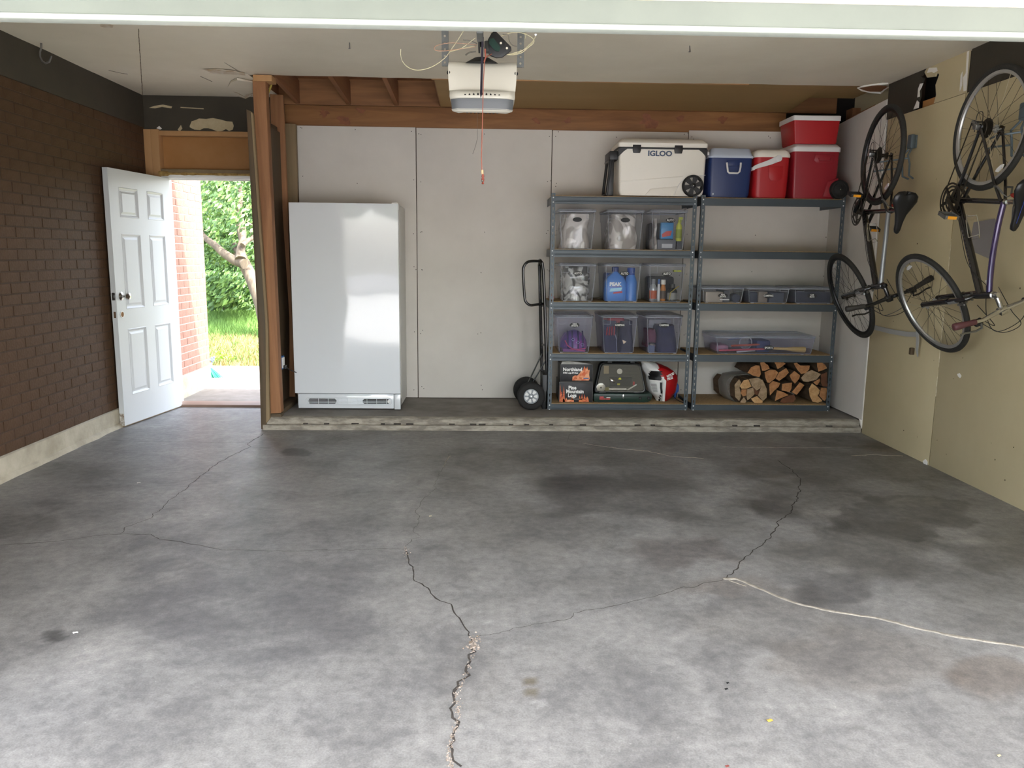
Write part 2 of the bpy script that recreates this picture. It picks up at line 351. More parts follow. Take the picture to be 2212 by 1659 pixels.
crack([(1020,1382),(1100,1363),(1180,1345),(1228,1335),(1240,1325),(1300,1313),(1370,1300),(1440,1280),(1500,1266),(1565,1252)], .0016, .0022, .02, 9)
crack([(1565,1250),(1590,1230),(1600,1215),(1640,1180),(1665,1160),(1683,1130),(1690,1120),(1712,1100),(1718,1080),(1728,1060),(1730,1040),(1722,1028),(1712,1015),(1680,995)], .004, .0035, .02, 10)
crack([(1247,890),(1247,925),(1230,940),(1225,955),(1250,958)], .001, .001, .01, 12)
def filler(px, w, h, seed, name='crack_filler', m='filler'):
    P = polyfloor(px, .012, .03, seed); mb = MB(); rings = []
    for i, p in enumerate(P):
        a, b = P[max(i-1, 0)], P[min(i+1, len(P)-1)]; d = (b-a).normalized(); nr = Vector((-d.y, d.x, 0))
        k = .6 + .9*abs(noise.noise(Vector((p.x*9, p.y*9, seed)))); ww = w*k; hh = h*(.7+.5*k)
        rings.append([tuple(p + nr*ww*c + Vector((0,0,z*hh))) for c, z in ((1,0),(.7,.8),(0,1),(-.7,.8),(-1,0))])
    mb.loft(rings, cap=False, close=False); return mb.build(name, K[m], floor)
filler([(1562,1251),(1590,1250),(1620,1263),(1680,1290),(1735,1308),(1800,1322),(1880,1333),(1960,1352),(2040,1370),(2130,1386),(2212,1399),(2290,1412)], .010, .004, 3)
filler([(1258,958),(1330,968),(1400,975),(1450,986),(1520,990)], .004, .0015, 4)
filler([(1840,985),(1880,982),(1950,985)], .005, .002, 5)
filler([(1560,965),(1700,967),(1840,966)], .002, .001, 6)
filler([(1575,1254),(1600,1262),(1612,1266)], .006, .002, 7)
filler([(972,985),(962,998),(958,1010)], .004, .002, 8)
for k, (u, v) in enumerate([(1018,1388),(1030,1386),(1022,1400),(1016,1396)]):
    pass
mb = MB(); rr = random.Random(3)
def pebble(mb, p, r):
    vs = []; 
    for (x, y, z) in ((1,0,0),(-1,0,0),(0,1,0),(0,-1,0),(0,0,1),(0,0,-.2),(.7,.7,.3),(-.7,.7,.3),(.7,-.7,.3),(-.7,-.7,.3)):
        pass
    n = 6; R0 = [(p.x+r*rr.uniform(.7,1.2)*math.cos(2*PI*i/n), p.y+r*rr.uniform(.7,1.2)*math.sin(2*PI*i/n), p.z) for i in range(n)]
    R1 = [(p.x+(a[0]-p.x)*.6, p.y+(a[1]-p.y)*.6, p.z+r*rr.uniform(.5,.9)) for a in R0]
    mb.loft([R0, R1])
for i in range(90):
    u, v = rr.gauss(1022, 7), rr.gauss(1393, 9); pebble(mb, at(u, v, Z=0), rr.uniform(.002, .006))
for i in range(220):
    pts = [(975,1659),(968,1630),(978,1590),(990,1550),(985,1500),(1010,1450),(1022,1395)]
    k = rr.randrange(6); t = rr.random(); a, b = pts[k], pts[k+1]
    pebble(mb, at(a[0]+(b[0]-a[0])*t+rr.gauss(0,3.5), a[1]+(b[1]-a[1])*t, Z=0), rr.uniform(.0012, .0038))
for i in range(25): pebble(mb, at(876+rr.gauss(0,3), 1192+rr.gauss(0,6), Z=0), rr.uniform(.002, .004))
mb.build('crumbs', K['rubble'], floor, kind='stuff', smooth=0)
# outdoor ground in front (driveway)
struct(MB().box((-14,-14,-.12),(14,1.005,-.004)).build('driveway', mat('driveway_concrete','bebdbb',.8,col2='b0afad',scale=2)))

# raised slab at the back with its curb
K['curb'] = mat('worn_curb_concrete', 'a39c8e', .85, col2='7c756a', scale=9, stretch=(1,3,3), bump=.6, bscale=35, lo=.4, hi=.6)
K['slab'] = mat('dusty_slab_concrete', '85807a', .8, col2='6c665e', scale=4, bump=.3, bscale=40)
xa, xb = -1.82, XR
prof = [(6.245,0),(6.245,.040),(6.262,.046),(6.272,.044),(6.276,.052),(6.28,.082),(6.30,.095),(6.36,.095),(6.36,0)]
n = 220; rings = []
for i in range(n+1):
    x = xa + (xb-xa)*i/n
    rings.append([(x, y + (noise.noise(Vector((x*6, y*9, 2)))*.008 if 0 < z else 0) + noise.noise(Vector((x*.8,0,5)))*.006, z + (noise.noise(Vector((x*10, y*30, z*30)))*.004 if z > .03 and y < 6.33 else 0)) for y, z in prof])
raised = struct(MB().loft(rings).build('floor_raised', K['curb'], smooth=50)); raised['org'] = [0.,0.,0.]
MB().box((-1.82, 6.355, 0), (XR+.05, 7.24, ZS)).build('slab_top', K['slab'], raised)
mb = MB()
for i in range(46):
    x = xa+.1+i*.105+rr.uniform(-.05,.05)
    if x < xb-.1 and rr.random() < .55: mb.box((x, 6.258, .043), (x+rr.uniform(.03,.06), 6.275, .0535))
mb.build('form_notches', K['crack'], raised, kind='stuff')
MB().prism([tuple(at(u, v, Y=6.235)) for u, v in ((1857,905),(1862,925),(1873,938),(1868,920),(1862,908))], (0,.02,0)).build('torn_paper', K['gyp'], raised)

# ============================================================ LEFT BRICK WALL
rw = random.Random(11)
def brick_wall(root, x, y0, y1, z0, z1, ncourse, bl, bmat, mmat, seen_y0, seen_y1, limit=300, th=.05, joint=.009, vis=None):
    pitch = (z1-z0)/ncourse; bh = pitch-joint; MB().box((x-.2, y0, z0), (x-.0028, y1, z1)).build('mortar', mmat, root)
    cells = []
    for c in range(ncourse):
        z = z0 + c*pitch + joint/2; off = (bl/2 if c % 2 else 0) + rw.uniform(-.004, .004)
        y = y0 - off
        while y < y1:
            a, b = max(y, y0)+joint/2, min(y+bl, y1)-joint/2
            if b-a > .02: cells.append((a, b, z))
            y += bl
    ref = {}
    def mesh(L):
        L = round(L, 3)
        if L not in ref:
            mb = MB().box((-th, 0, 0), (0, L, bh)); o = mb.build('brick', bmat, None, bevel=.0015, seg=1); me = o.data; bpy.data.objects.remove(o); ref[L] = me
        return ref[L]
    cells.sort(key=lambda q: (not (q[0] >= seen_y0 and q[1] <= seen_y1 + .01 and (vis is None or vis(q))), q[0]))
    sm = MB(); k = 0
    for a, b, z in cells:
        dx = rw.uniform(-.0015, .0015)
        if k < limit and a >= seen_y0 and (vis is None or vis((a, b, z))):
            o = bpy.data.objects.new('brick', mesh(b-a)); COL.objects.link(o); o.parent = root; o.location = Vector((x+dx, a, z)) - Vector(root['org']); k += 1
        else: sm.box((x-th+dx, a, z), (x+dx, b, z+bh))
    if sm.v: sm.build('bricks', bmat, root, kind='stuff')
wl = setting('wall_left', (XL, 2.4, 0))
def vis_in(q):
    if q[0] > 6.45 and .05 < q[2] < 2.0: return False      # hidden behind the open door leaf
    # inside the photo frame?
    return q[0] > 4.35
brick_wall(wl, XL, 2.4, 7.2, .1475, 2.471, 33, .2055, K['brick_in'], K['mortar_in'], 4.35, 7.2, 300, vis=vis_in)
rings = []
for i in range(121):
    y = 2.4 + 4.8*i/120
    a = .012*noise.noise(Vector((y*5, 0, 1)))
    rings.append([(XL-.25, y, 0), (XL+.045+a, y, 0), (XL+.038+a, y, .02+abs(a)), (XL+.022, y, .03+abs(a)), (XL+.018, y, .143), (XL+.010, y, .149), (XL-.25, y, .149)])
MB().loft(rings).build('footing', K['found'], wl, smooth=40)
MB().box((XL-.2, 2.4, 2.471), (XL+.006, 7.2, ZC+.02)).build('painted_band', K['darkpaint'], wl)

# ============================================================ CEILING
ceil = setting('ceiling', (0, 4, ZC))
def wob(x, y): return .006*noise.noise(Vector((x*2, y*2, 0)))
nx, ny = 60, 46; vs = []; fs = []
for j in range(ny+1):
    for i in range(nx+1):
        x = XL-.05 + (XR-XL+.1)*i/nx; y = 2.4 + (6.34-2.4)*j/ny
        if j == ny: y += .018*noise.noise(Vector((x*7, 3, 0))) 
        vs.append((x, y, ZC + wob(x, y)))
k = len(vs); vs += [(x, y, z+.014) for x, y, z in vs]
for j in range(ny):
    for i in range(nx):
        a = j*(nx+1)+i; fs += [(a, a+nx+1, a+nx+2, a+1), (k+a, k+a+1, k+a+nx+2, k+a+nx+1)]
for i in range(nx): a = ny*(nx+1)+i; fs += [(a, k+a, k+a+1, a+1)]
MB().add(vs, fs).build('ceiling_panel', K['ceil'], ceil)
# part of the ceiling over the door alcove
MB().box((XL-.05, 6.30, ZC), (-1.84, 7.2, ZC+.014)).build('ceiling_panel', K['ceil'], ceil)
MB().box((XL-.05, 1.0, 2.80), (XR+.05, 6.33, 2.86)).build('roof_deck', K['redwood_y'], ceil)
MB().box((XL-.2, -.5, 2.62), (XR+3.5, 2.4, 2.70)).build('added_front_shade', K['white_trim'], ceil)  # unseen deep overhang added to keep sun and sky off door and floor
MB().box((XL-.4, -.5, 2.95), (XR+3.5, 7.58, 3.02)).build('outer_roof', K['white_trim'], ceil)  # garage roof; front and right overhang stretched to block sun
MB().box((XR+.2, 2.3, 0), (XR+.3, 7.4, 2.95)).build('outer_wall', K['tan'], ceil)
# damaged patches: curled paper and tape lines
def flap(name, px, z, drop, mt, par=ceil, lift=.0):
    P = [at(u, v, Z=z-.004) for u, v in px]; c = sum(P, Vector())/len(P)
    top = [tuple(p) for p in P]; bot = [tuple(p + Vector((0, 0, -drop*abs(math.sin(i*2.3)))) ) for i, p in enumerate(P)]
    mb = MB(); m0 = len(P); mb.add(top + bot + [tuple(c + Vector((0,0,-drop*.3)))], [(i, (i+1) % m0, m0+(i+1) % m0, m0+i) for i in range(m0)] + [(m0+i, m0+(i+1) % m0, 2*m0) for i in range(m0)])
    return mb.build(name, mt, par)
flap('peeling_patch', [(492,188),(498,175),(512,168),(545,175),(545,205),(530,208),(512,204),(494,200)], ZC, .018, K['ceil'])
flap('peeling_patch', [(438,150),(470,149),(500,152),(528,158),(530,163),(500,160),(460,158)], ZC, .004, K['ceil_torn'])
flap('water_stain', [(218,50),(232,51),(245,55),(243,60),(226,60),(216,56)], ZC, .001, K['ceil_torn'])
flap('torn_edge', [(495,196),(512,197),(530,206),(545,200),(545,206),(530,209),(515,204)], ZC, .02, K['ceil_torn'])
mb = MB()
for a, b in (((485,135),(525,160)),((235,152),(262,158)),((262,158),(276,160)),((433,165),(458,176))):
    mb.tube([at(*a, Z=ZC-.001), at(*b, Z=ZC-.001)], .0025, 5)
mb.build('paint_cracks', mat('crack_in_paint','80786a',.9), ceil, kind='stuff')
mb = MB()
for u, v in ((755,97),(1490,104)): mb.tube([at(u, v-6, Z=ZC), at(u+1, v+4, Z=ZC-.0)+Vector((0,0,-.012)), at(u-2, v+1, Z=ZC)+Vector((0,0,-.02))], .003, 5)
for p in mb.v: pass
mb.build('bent_nail', K['steel'], ceil)
# torn gypsum at the right end of the ceiling edge
flap('torn_cavity', [(1856,190),(1868,186),(1890,184),(1915,186),(1915,192),(1900,197),(1880,197),(1862,194)], ZC-.004, .004, K['redwood_y'])
for pts in (((1852,190),(1866,186),(1885,183),(1905,181),(1919,180)), ((1852,190),(1862,195),(1880,199),(1903,201),(1910,194),(1920,188))):
    P = [at(u, v, Z=ZC-.012) for u, v in pts]; MB().tube(P, [.003,.008,.007,.009,.006,.004][:len(P)], 6).build('torn_gypsum', K['gyp'], ceil)

# ============================================================ BACK WALL : door wall in the alcove
wb = setting('wall_back', (0, 7.19, 0))
wd = setting('wall_back_door', (-2.4, 7.19, 0))
MB().box((XL-.05, 7.19, 2.445), (-1.80, 7.30, ZC+.02)).build('painted_band', K['darkpaint'], wd)
# peeled paint spots (uneven outline)
def blob(px, Y, name, mt, par, th=.002, X=None):
    P = [at(u, v, Y=Y) if X is None else at(u, v, X=X) for u, v in px]
    d = (0, -th, 0) if X is None else (-th if X > 0 else th, 0, 0)
    return MB().prism([tuple(p) for p in P], d).build(name, mt, par, smooth=0)
K['paper'] = mat('bare_tan_paper', 'b7a684', .85, col2='c2b392', scale=20)
blob([(410,272),(414,262),(424,259),(430,256),(445,257),(460,255),(475,258),(490,262),(502,263),(505,272),(503,280),(495,283),(488,279),(480,283),(470,284),(460,280),(450,277),(440,277),(432,281),(420,280),(410,275)], 7.19, 'peeled_patch', K['paper'], wd)
blob([(338,277),(344,272),(350,278),(346,280)], 7.19, 'peeled_patch', K['gyp'], wd)
blob([(322,233),(333,229),(352,226),(372,230),(370,234),(350,231),(335,234)], 7.19, 'peeled_patch', K['paper'], wd)
blob([(390,231),(440,234),(440,236),(390,233)], 7.19, 'peeled_patch', K['paper'], wd)
blob([(384,280),(391,270),(394,278),(388,284)], 7.19, 'peeled_patch', K['paper'], wd)
# transom recess above the door: framing, back board, header
MB().box((-3.06, 7.25, 2.06), (-1.80, 7.29, 2.46)).build('transom_board', K['transom'], wd)
MB().box((-3.015, 7.17, 2.04), (-2.955, 7.29, 2.455)).build('stud', K['pane_wood'], wd, bevel=.002)
MB().box((-2.952, 7.165, 2.02), (-2.885, 7.29, 2.455)).build('stud', K['pane_wood'], wd, bevel=.002)
MB().box((-2.885, 7.18, 2.405), (-1.80, 7.27, 2.447)).build('header_board', K['pane_wood'], wd, bevel=.002)
MB().box((-2.89, 7.17, 2.09), (-1.80, 7.28, 2.122)).build('sill_board', K['greywood'], wd, bevel=.002)
rings = []
for i in range(61):
    x = -2.90 + 1.1*i/60; r = .011 + .007*abs(noise.noise(Vector((x*14, 0, 0)))) + (.012 if x < -2.82 else 0)
    rings.append([(x, 7.175 + r*math.cos(t)*.9, 2.082 + r*math.sin(t)) for t in [2*PI*k/8 for k in range(8)]])
MB().loft(rings).build('foam_bead', mat('yellow_foam','b79a5c',.9,col2='8f6f3c',scale=30,bump=.6), wd)
# door opening frame
d1 = setting('door_1', (-2.82, 7.19, 0))
mb = MB(); mb.box((-2.90, 7.185, 2.045), (-1.90, 7.33, 2.075)); mb.box((-2.90, 7.17, 2.056), (-1.90, 7.185, 2.085))
mb.box((-2.90, 7.15, 0), (-2.86, 7.33, 2.05)); mb.box((-2.86, 7.22, 0), (-2.848, 7.24, 2.05)); mb.box((-1.99, 7.19, 0), (-1.94, 7.33, 2.05)); mb.box((-2.87, 7.22, 2.033), (-1.96, 7.24, 2.045))
mb.build('door_frame', K['white_trim'], d1, bevel=.002)
MB().prism([(-2.86,7.18,0),(-2.86,7.18,.022),(-2.86,7.23,.034),(-2.86,7.31,.034),(-2.86,7.33,0)], (.9,0,0)).build('threshold', mat('brown_threshold','8a7263',.5), d1)
MB().box((-3.06, 7.20, 0), (-2.90, 7.32, 2.06)).build('wall_stub', K['darkpaint'], wd)
MB().box((-1.94, 7.2, 0), (-1.80, 7.32, 2.1)).build('wall_stub', K['darkpaint'], wd)
# door leaf
Hh = at(393.6, 876, Z=.012); Fh = at(270.4, 920, Z=.012)
Hh = Vector((Hh.x, Hh.y, .012)); Fh = Vector((Fh.x, Fh.y, .012))
dv = (Hh-Fh); DW = dv.length; dv.normalize(); nrm = Vector((dv.y, -dv.x, 0))   # towards the room (+X)
if nrm.x < 0: nrm = -nrm
DH = at(228, 361, Y=Fh.y).z - .012
ML = Matrix(((dv.x, nrm.x, 0, Fh.x), (dv.y, nrm.y, 0, Fh.y), (0, 0, 1, .012), (0, 0, 0, 1)))   # local: x along leaf from free edge, y out of face, z up
def panel_face(W, H, xs, zs, panels, y=0):
    vs = []; fs = []
    def q(*p): i = len(vs); vs.extend(p); fs.append((i, i+1, i+2, i+3))
    for i in range(len(xs)-1):
        for j in range(len(zs)-1):
            x0, x1, z0, z1 = xs[i], xs[i+1], zs[j], zs[j+1]
            if (i, j) not in panels: q((x0,y,z0),(x1,y,z0),(x1,y,z1),(x0,y,z1)); continue
            lev = [(0, 0), (.004, .003), (.010, .0), (.020, -.010), (.030, -.010), (.046, -.003)]
            for (a, ya), (b, yb) in zip(lev[:-1], lev[1:]):
                A = [(x0+a,y+ya,z0+a),(x1-a,y+ya,z0+a),(x1-a,y+ya,z1-a),(x0+a,y+ya,z1-a)]
                B = [(x0+b,y+yb,z0+b),(x1-b,y+yb,z0+b),(x1-b,y+yb,z1-b),(x0+b,y+yb,z1-b)]
                for k in range(4): q(A[k], A[(k+1) % 4], B[(k+1) % 4], B[k])
            b = lev[-1][0]; yb = y+lev[-1][1]; q((x0+b,yb,z0+b),(x1-b,yb,z0+b),(x1-b,yb,z1-b),(x0+b,yb,z1-b))
    return vs, fs
sx = DW/.81
xs = [0, .115*sx, .355*sx, .475*sx, .70*sx, DW]; zs = [0, .235, .775, .935, 1.535, 1.66, 1.895, DH]
mb = MB(); vs, fs = panel_face(DW, DH, xs, zs, {(1,1),(3,1),(1,3),(3,3),(1,5),(3,5)})
mb.add(vs, fs, ML)
mb.add([(0,-.043,0),(DW,-.043,0),(DW,-.043,DH),(0,-.043,DH),(0,0,0),(DW,0,0),(DW,0,DH),(0,0,DH)], [(0,1,2,3),(0,1,5,4),(1,2,6,5),(2,3,7,6),(3,0,4,7)], ML)
leaf = mb.build('door_leaf', K['white'], d1, weld=True, smooth=20)
kz = at(265, 640, Y=Fh.y+.06).z - .012
def kn(prof): return prof
mb = MB().lathe([(.034,0),(.034,.004),(.028,.008),(.012,.014),(.010,.035),(.016,.042),(.026,.05),(.029,.06),(.026,.07),(.012,.076),(.001,.077)], (.065, 0, kz), (0,1,0), 24, M=ML)
mb.lathe([(.034,0),(.034,.004),(.012,.010),(.010,.03),(.026,.045),(.026,.06),(.001,.066)], (.065, -.043, kz), (0,-1,0), 20, M=ML)
mb.build('door_knob', K['chrome'], d1)
MB().box((-.001,-.034,kz-.03),(.0005,-.009,kz+.03), M=ML).box((-.008,-.028,kz-.01),(0,-.016,kz+.01), M=ML).build('latch_plate', K['steel'], d1)
mb = MB().lathe([(.020,0),(.027,0),(.028,.003),(.024,.005),(.020,.003)], (.062, .0005, kz-.145), (0,1,0), 24, M=ML, cap=False); mb.build('deadbolt_collar', K['white_trim'], d1)
MB().lathe([(.021,0),(.0205,.0015),(.001,.002)], (.062, 0, kz-.145), (0,1,0), 24, M=ML).build('deadbolt_hole', mat('bare_wood_hole','a8783f',.8,col2='6b4a2a',scale=60), d1)
MB().box((-.001,-.03,kz-.17),(.0006,-.012,kz-.12), M=ML).build('bolt_mortise', mat('mortise_wood','5d4632',.9), d1)
MB().box((-.0012,-.042,0),(.0005,-.004,.10), M=ML).build('worn_edge', mat('worn_edge_wood','6e5a45',.9,col2='d0cfc9',scale=40), d1)
mb = MB()
for z in (.2, 1.0, 1.83): mb.cyl((DW+.003, -.047, z-.05), (DW+.003, -.047, z+.05), .006, n=8, M=ML)
mb.build('hinge', K['steel'], d1)
MB().box((0,-.04,-.008),(DW,-.004,.002), M=ML).build('door_sweep', K['greywood'], d1)

# ============================================================ PARTITION FRAMING AT THE LEFT OF THE BAY
pf = setting('trim_1', (-1.75, 6.3, 0))
MB().prism([tuple(at(u, v, Y=6.245)) for u, v in ((532,236),(541,240),(573,700),(574.5,928),(564,927),(557,700))], (0,.95,0)).build('plank', K['oldwood'], pf, bevel=.002)
MB().prism([tuple(at(u, v, Y=6.25)) for u, v in ((541,240),(546,246),(578,700),(582,905),(574.5,915),(573,700))], (0,.04,0)).build('plank', K['greywood'], pf, bevel=.001)
MB().prism([tuple(at(u, v, Y=6.30)) for u, v in ((545,172),(573,174),(607,892),(579,894))], (0,.09,0)).build('post', K['redwood'], pf, bevel=.003)
MB().box((-1.80,6.29,2.69),(-1.66,6.42,2.735)).build('post_block', K['pane_wood'], pf, bevel=.002)
MB().prism([tuple(at(u, v, Y=7.0)) for u, v in ((583,203),(611,205),(638,868),(607,869))], (0,.04,0)).build('stud', K['redwood'], pf, bevel=.002)
MB().prism([tuple(at(u, v, Y=7.12)) for u, v in ((613,266),(638.5,268),(652,868),(628,868))], (0,.05,0)).build('stud', K['greywood'], pf, bevel=.002)
MB().box((-1.83,6.40,.1),(-1.795,7.19,2.42)).build('partition_board', K['oldwood'], pf)
MB().box((-1.795,6.33,ZS),(-1.70,7.1,.135)).build('bottom_plate', K['oldwood'], pf, bevel=.003)
# frayed post foot
MB().prism([tuple(at(u, v, Y=6.31)) for u, v in ((580,894),(606,894),(609,902),(600,905),(585,904),(577,908))], (0,.07,0)).build('splintered_foot', K['oldwood'], pf)

# ============================================================ BAY BACK WALL : drywall sheets
MB().box((-1.80, 7.205, 0), (XR+.1, 7.32, 2.505)).build('wall_core', K['gap'], wb)
xsp = [-1.699, -.658, .541, 1.752, XR+.02]; zt = [2.508, 2.505, 2.502, 2.520]
sc = MB()
for i in range(4):
    a, b = xsp[i]+.003, xsp[i+1]-.003
    MB().box((a, 7.19, ZS+.006), (b, 7.203, zt[i])).build('drywall_sheet', K['drywall'], wb, bevel=.003, seg=2)
    for zz in (2.47, 2.05, 1.62, 1.27, .72, .2):
        for xx in ((a+.03), (a+b)/2+rw.uniform(-.05,.05), b-.03):
            for q in range(rw.choice((1, 1, 2))):
                x_, z_ = xx+q*.018+rw.uniform(-.01,.01), zz+rw.uniform(-.03,.03); sc.cyl((x_, 7.1885, z_), (x_, 7.191, z_), .004, n=7)
sc.build('screw_heads', mat('screw_head','3a3430',.7), wb, kind='stuff')
# overhead: header beam, joists, blocking, soffit board
ov = setting('trim_2', (0, 7.2, 2.6))
MB().box((-1.80, 7.206, 2.42), (2.62, 7.30, 2.683)).build('header_beam', K['redwood_x'], ov, bevel=.004)
mb = MB()
for (u, v, s, k) in ((745,262,.09,1),(780,240,.05,2),(1160,262,.05,3),(1225,262,.05,4),(1400,262,.11,5),(1470,258,.06,6),(1560,258,.06,7),(700,245,.07,8)):
    c = at(u, v, Y=7.2045); pts = []
    for t in range(14):
        r = s*(.35+.65*abs(noise.noise(Vector((t*.9, k*3.1, 0)))*2)); pts.append((c.x+r*math.cos(t*2*PI/14), 7.2052, c.z + max(-.07, min(.07, r*.7*math.sin(t*2*PI/14)))))
    mb.prism(pts, (0, -.0012, 0))
mb.build('sap_stain', mat('dark_sap_stain','6d3d22',.6,col2='85502f',scale=18), ov, kind='stuff')
for x in (-1.70, -1.26, -.845, -.45):
    MB().prism([(x, 6.30, 2.757), (x+.038, 6.30, 2.757), (x+.038, 6.30, 2.95), (x, 6.30, 2.95)], (0, .92, -.07)).build('joist', K['redwood_y'], ov, bevel=.002)
MB().box((-1.85, 7.19, 2.684), (XR, 7.23, 2.90)).build('blocking', K['redwood_x'], ov)
MB().box((-1.85, 6.3, 2.90), (XR+.1, 7.3, 2.93)).build('roof_sheathing', K['redwood_y'], ov)
MB().box((-1.87, 6.3, 2.756), (-1.84, 7.3, 2.93)).build('end_board', K['redwood_y'], ov)
MB().prism([(-.44, 6.36, 2.745), (2.50, 6.36, 2.745), (2.62, 6.36, 2.745), (2.62, 6.36, 2.755), (-.44, 6.36, 2.755)], (0, .84, -.06)).build('soffit_board', K['ply'], ov)
MB().box((-.46, 6.345, 2.737), (2.0, 6.375, 2.752)).build('soffit_edge', K['pane_wood'], ov, bevel=.002)
MB().prism([(2.62, 6.36, 2.748), (XR, 6.36, 2.748), (XR, 6.36, 2.755), (2.62, 6.36, 2.755)], (0, .5, -.0)).build('soffit_board', K['ply'], ov)
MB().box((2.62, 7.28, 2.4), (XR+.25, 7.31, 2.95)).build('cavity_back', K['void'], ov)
c0 = at(1840, 262, Y=7.15); c1 = at(1865, 233, Y=7.15)
MB().box((c0.x, 7.15, 2.50), (c1.x, 7.28, c1.z)).build('stud_end', K['redwood'], ov, bevel=.003)

# ============================================================ RIGHT WALL
wr = setting('wall_right', (XR, 4.5, 0))
ys = 5.225
MB().box((XR, ys+.002, -.01), (XR+.013, 6.232, 2.475)).build('wall_sheet', K['tan'], wr, bevel=.002)
MB().box((XR, 2.4, -.01), (XR+.013, ys-.002, 2.475)).build('wall_sheet', K['tan'], wr, bevel=.002)
MB().box((XR+.02, 2.4, -.01), (XR+.12, 7.3, 2.46)).build('wall_core', K['gap'], wr)
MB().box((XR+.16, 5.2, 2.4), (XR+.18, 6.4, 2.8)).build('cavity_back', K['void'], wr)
MB().box((XR+.02, 2.4, 2.46), (XR+.12, 5.45, 2.80)).build('wall_core', K['gap'], wr)
MB().box((XR+.02, 5.95, 2.46), (XR+.12, 6.3, 2.80)).build('wall_core', K['gap'], wr)
MB().prism([(XR, 6.262, 2.478), (XR, 6.262, ZC), (XR, 5.73, ZC), (XR, 5.80, 2.70), (XR, 5.765, 2.68), (XR, 5.80, 2.62), (XR, 5.79, 2.56), (XR, 5.815, 2.52), (XR, 5.86, 2.478)], (.013,0,0)).build('painted_band', K['darkpaint'], wr, smooth=0)
MB().prism([(XR, 5.235, 2.478), (XR, 5.235, ZC), (XR, 5.73, ZC), (XR, 5.76, 2.72), (XR, 5.72, 2.675), (XR, 5.62, 2.66), (XR, 5.60, 2.69), (XR, 5.565, 2.66), (XR, 5.60, 2.60), (XR, 5.58, 2.53), (XR, 5.60, 2.478)], (.013,0,0)).build('wall_sheet', K['tan'], wr, smooth=0)
MB().box((XR, 2.4, 2.478), (XR+.013, 5.205, ZC)).build('painted_band', K['darkpaint'], wr)
MB().box((XR+.03, 5.55, 2.46), (XR+.07, 5.80, 2.53)).build('exposed_wood', K['transom'], wr)
def rw_poly(pts, name, mt, th=.003): return MB().prism([(XR-.0005, y, z) for y, z in pts], (-th,0,0)).build(name, mt, wr, smooth=0)
rw_poly([(5.70,2.735),(5.60,2.715),(5.585,2.69),(5.63,2.685),(5.66,2.70),(5.72,2.705)], 'torn_gypsum', K['gyp'])
rw_poly([(5.80,2.65),(5.76,2.645),(5.775,2.62),(5.80,2.60),(5.79,2.56),(5.82,2.56),(5.82,2.62)], 'torn_gypsum', K['gyp'])
rw_poly([(5.86,2.485),(5.79,2.483),(5.79,2.52),(5.82,2.54)], 'torn_gypsum', K['gyp'])
rw_poly([(5.255,2.735),(5.235,2.735),(5.22,2.49),(5.25,2.49),(5.27,2.58),(5.245,2.60)], 'torn_gypsum', K['gyp'])
rw_poly([(5.30,2.60),(5.285,2.62),(5.275,2.53),(5.295,2.50)], 'torn_gypsum', K['gyp'])
mb = MB(); P = []
for i in range(60):
    z = 1.55 - i*.018 + 0; P.append((XR-.001, 5.225 + .006*noise.noise(Vector((z*9, 0, 0))), z))
rings = [[(x, y-(.0045+.003*noise.noise(Vector((z*20,1,0)))), z), (x-.003, y, z), (x, y+(.0045+.003*noise.noise(Vector((z*20,4,0)))), z)] for x, y, z in P]
MB().loft(rings, cap=False, close=False).build('seam_paper', mat('cream_seam_paper','d8cfb4',.9,col2='a3926c',scale=30), wr)
MB().box((XR-.001, 5.2225, 1.55), (XR+.002, 5.2275, 2.475)).build('seam_line', mat('thin_seam','94845f',.9), wr)
MB().box((XR-.001, 5.2235, 0), (XR+.002, 5.2265, .5)).build('seam_line', mat('thin_seam_low','7d6f4f',.9), wr)
MB().prism([tuple(at(u, v, X=XR-.004)) for u, v in ((1995,996),(2000,992),(2004,998),(2003,1005),(1997,1003))], (-.006,0,0)).build('gypsum_chip', K['gyp'], wr)
mb = MB(); r9 = random.Random(5)
for i in range(46):
    y, z = r9.uniform(3.6, 6.1), r9.uniform(.1, 2.3); s = r9.uniform(.003, .007)
    mb.prism([(XR-.0005, y+s*r9.uniform(.5,1)*math.cos(t), z+s*r9.uniform(.5,1)*math.sin(t)) for t in [2*PI*k/6 for k in range(6)]], (-.0015,0,0))
mb.build('scuffs', mat('wall_scuff','4f452f',.9), wr, kind='stuff')
blob([(2128,606),(2140,603),(2141,611),(2131,613)], 0, 'paint_chip', K['gyp'], wr, X=XR-.001)
blob([(2068,808),(2073,806),(2077,812),(2074,817),(2070,813)], 0, 'paint_chip', K['gyp'], wr, X=XR-.001)
blob([(2104,480),(2150,472),(2158,510),(2140,560),(2105,545),(2098,510)], 0, 'lavender_patch', mat('lavender_grey_paint','8b8583',.7), wr, X=XR-.001)
wg = setting('wall_right_bay', (XR, 6.7, 0))
MB().prism([(XR, 6.245, ZS+.01), (XR, 7.19, ZS+.01), (XR, 7.19, 2.575), (XR, 6.262, 2.635)], (.013,0,0)).build('drywall_sheet', K['drywall'], wg, bevel=.002)
MB().prism([(XR-.004, 6.232, .05), (XR-.004, 6.245, .05), (XR-.004, 6.272, 2.63), (XR-.004, 6.262, 2.63)], (.010,0,0)).build('corner_bead', K['gyp'], wg)
MB().prism([(XR-.002, 6.9, 2.59), (XR-.002, 6.5, 2.62), (XR+.02, 6.5, 2.63), (XR+.02, 6.9, 2.61)], (0,0,.006)).build('top_edge', K['redwood_y'], wg)

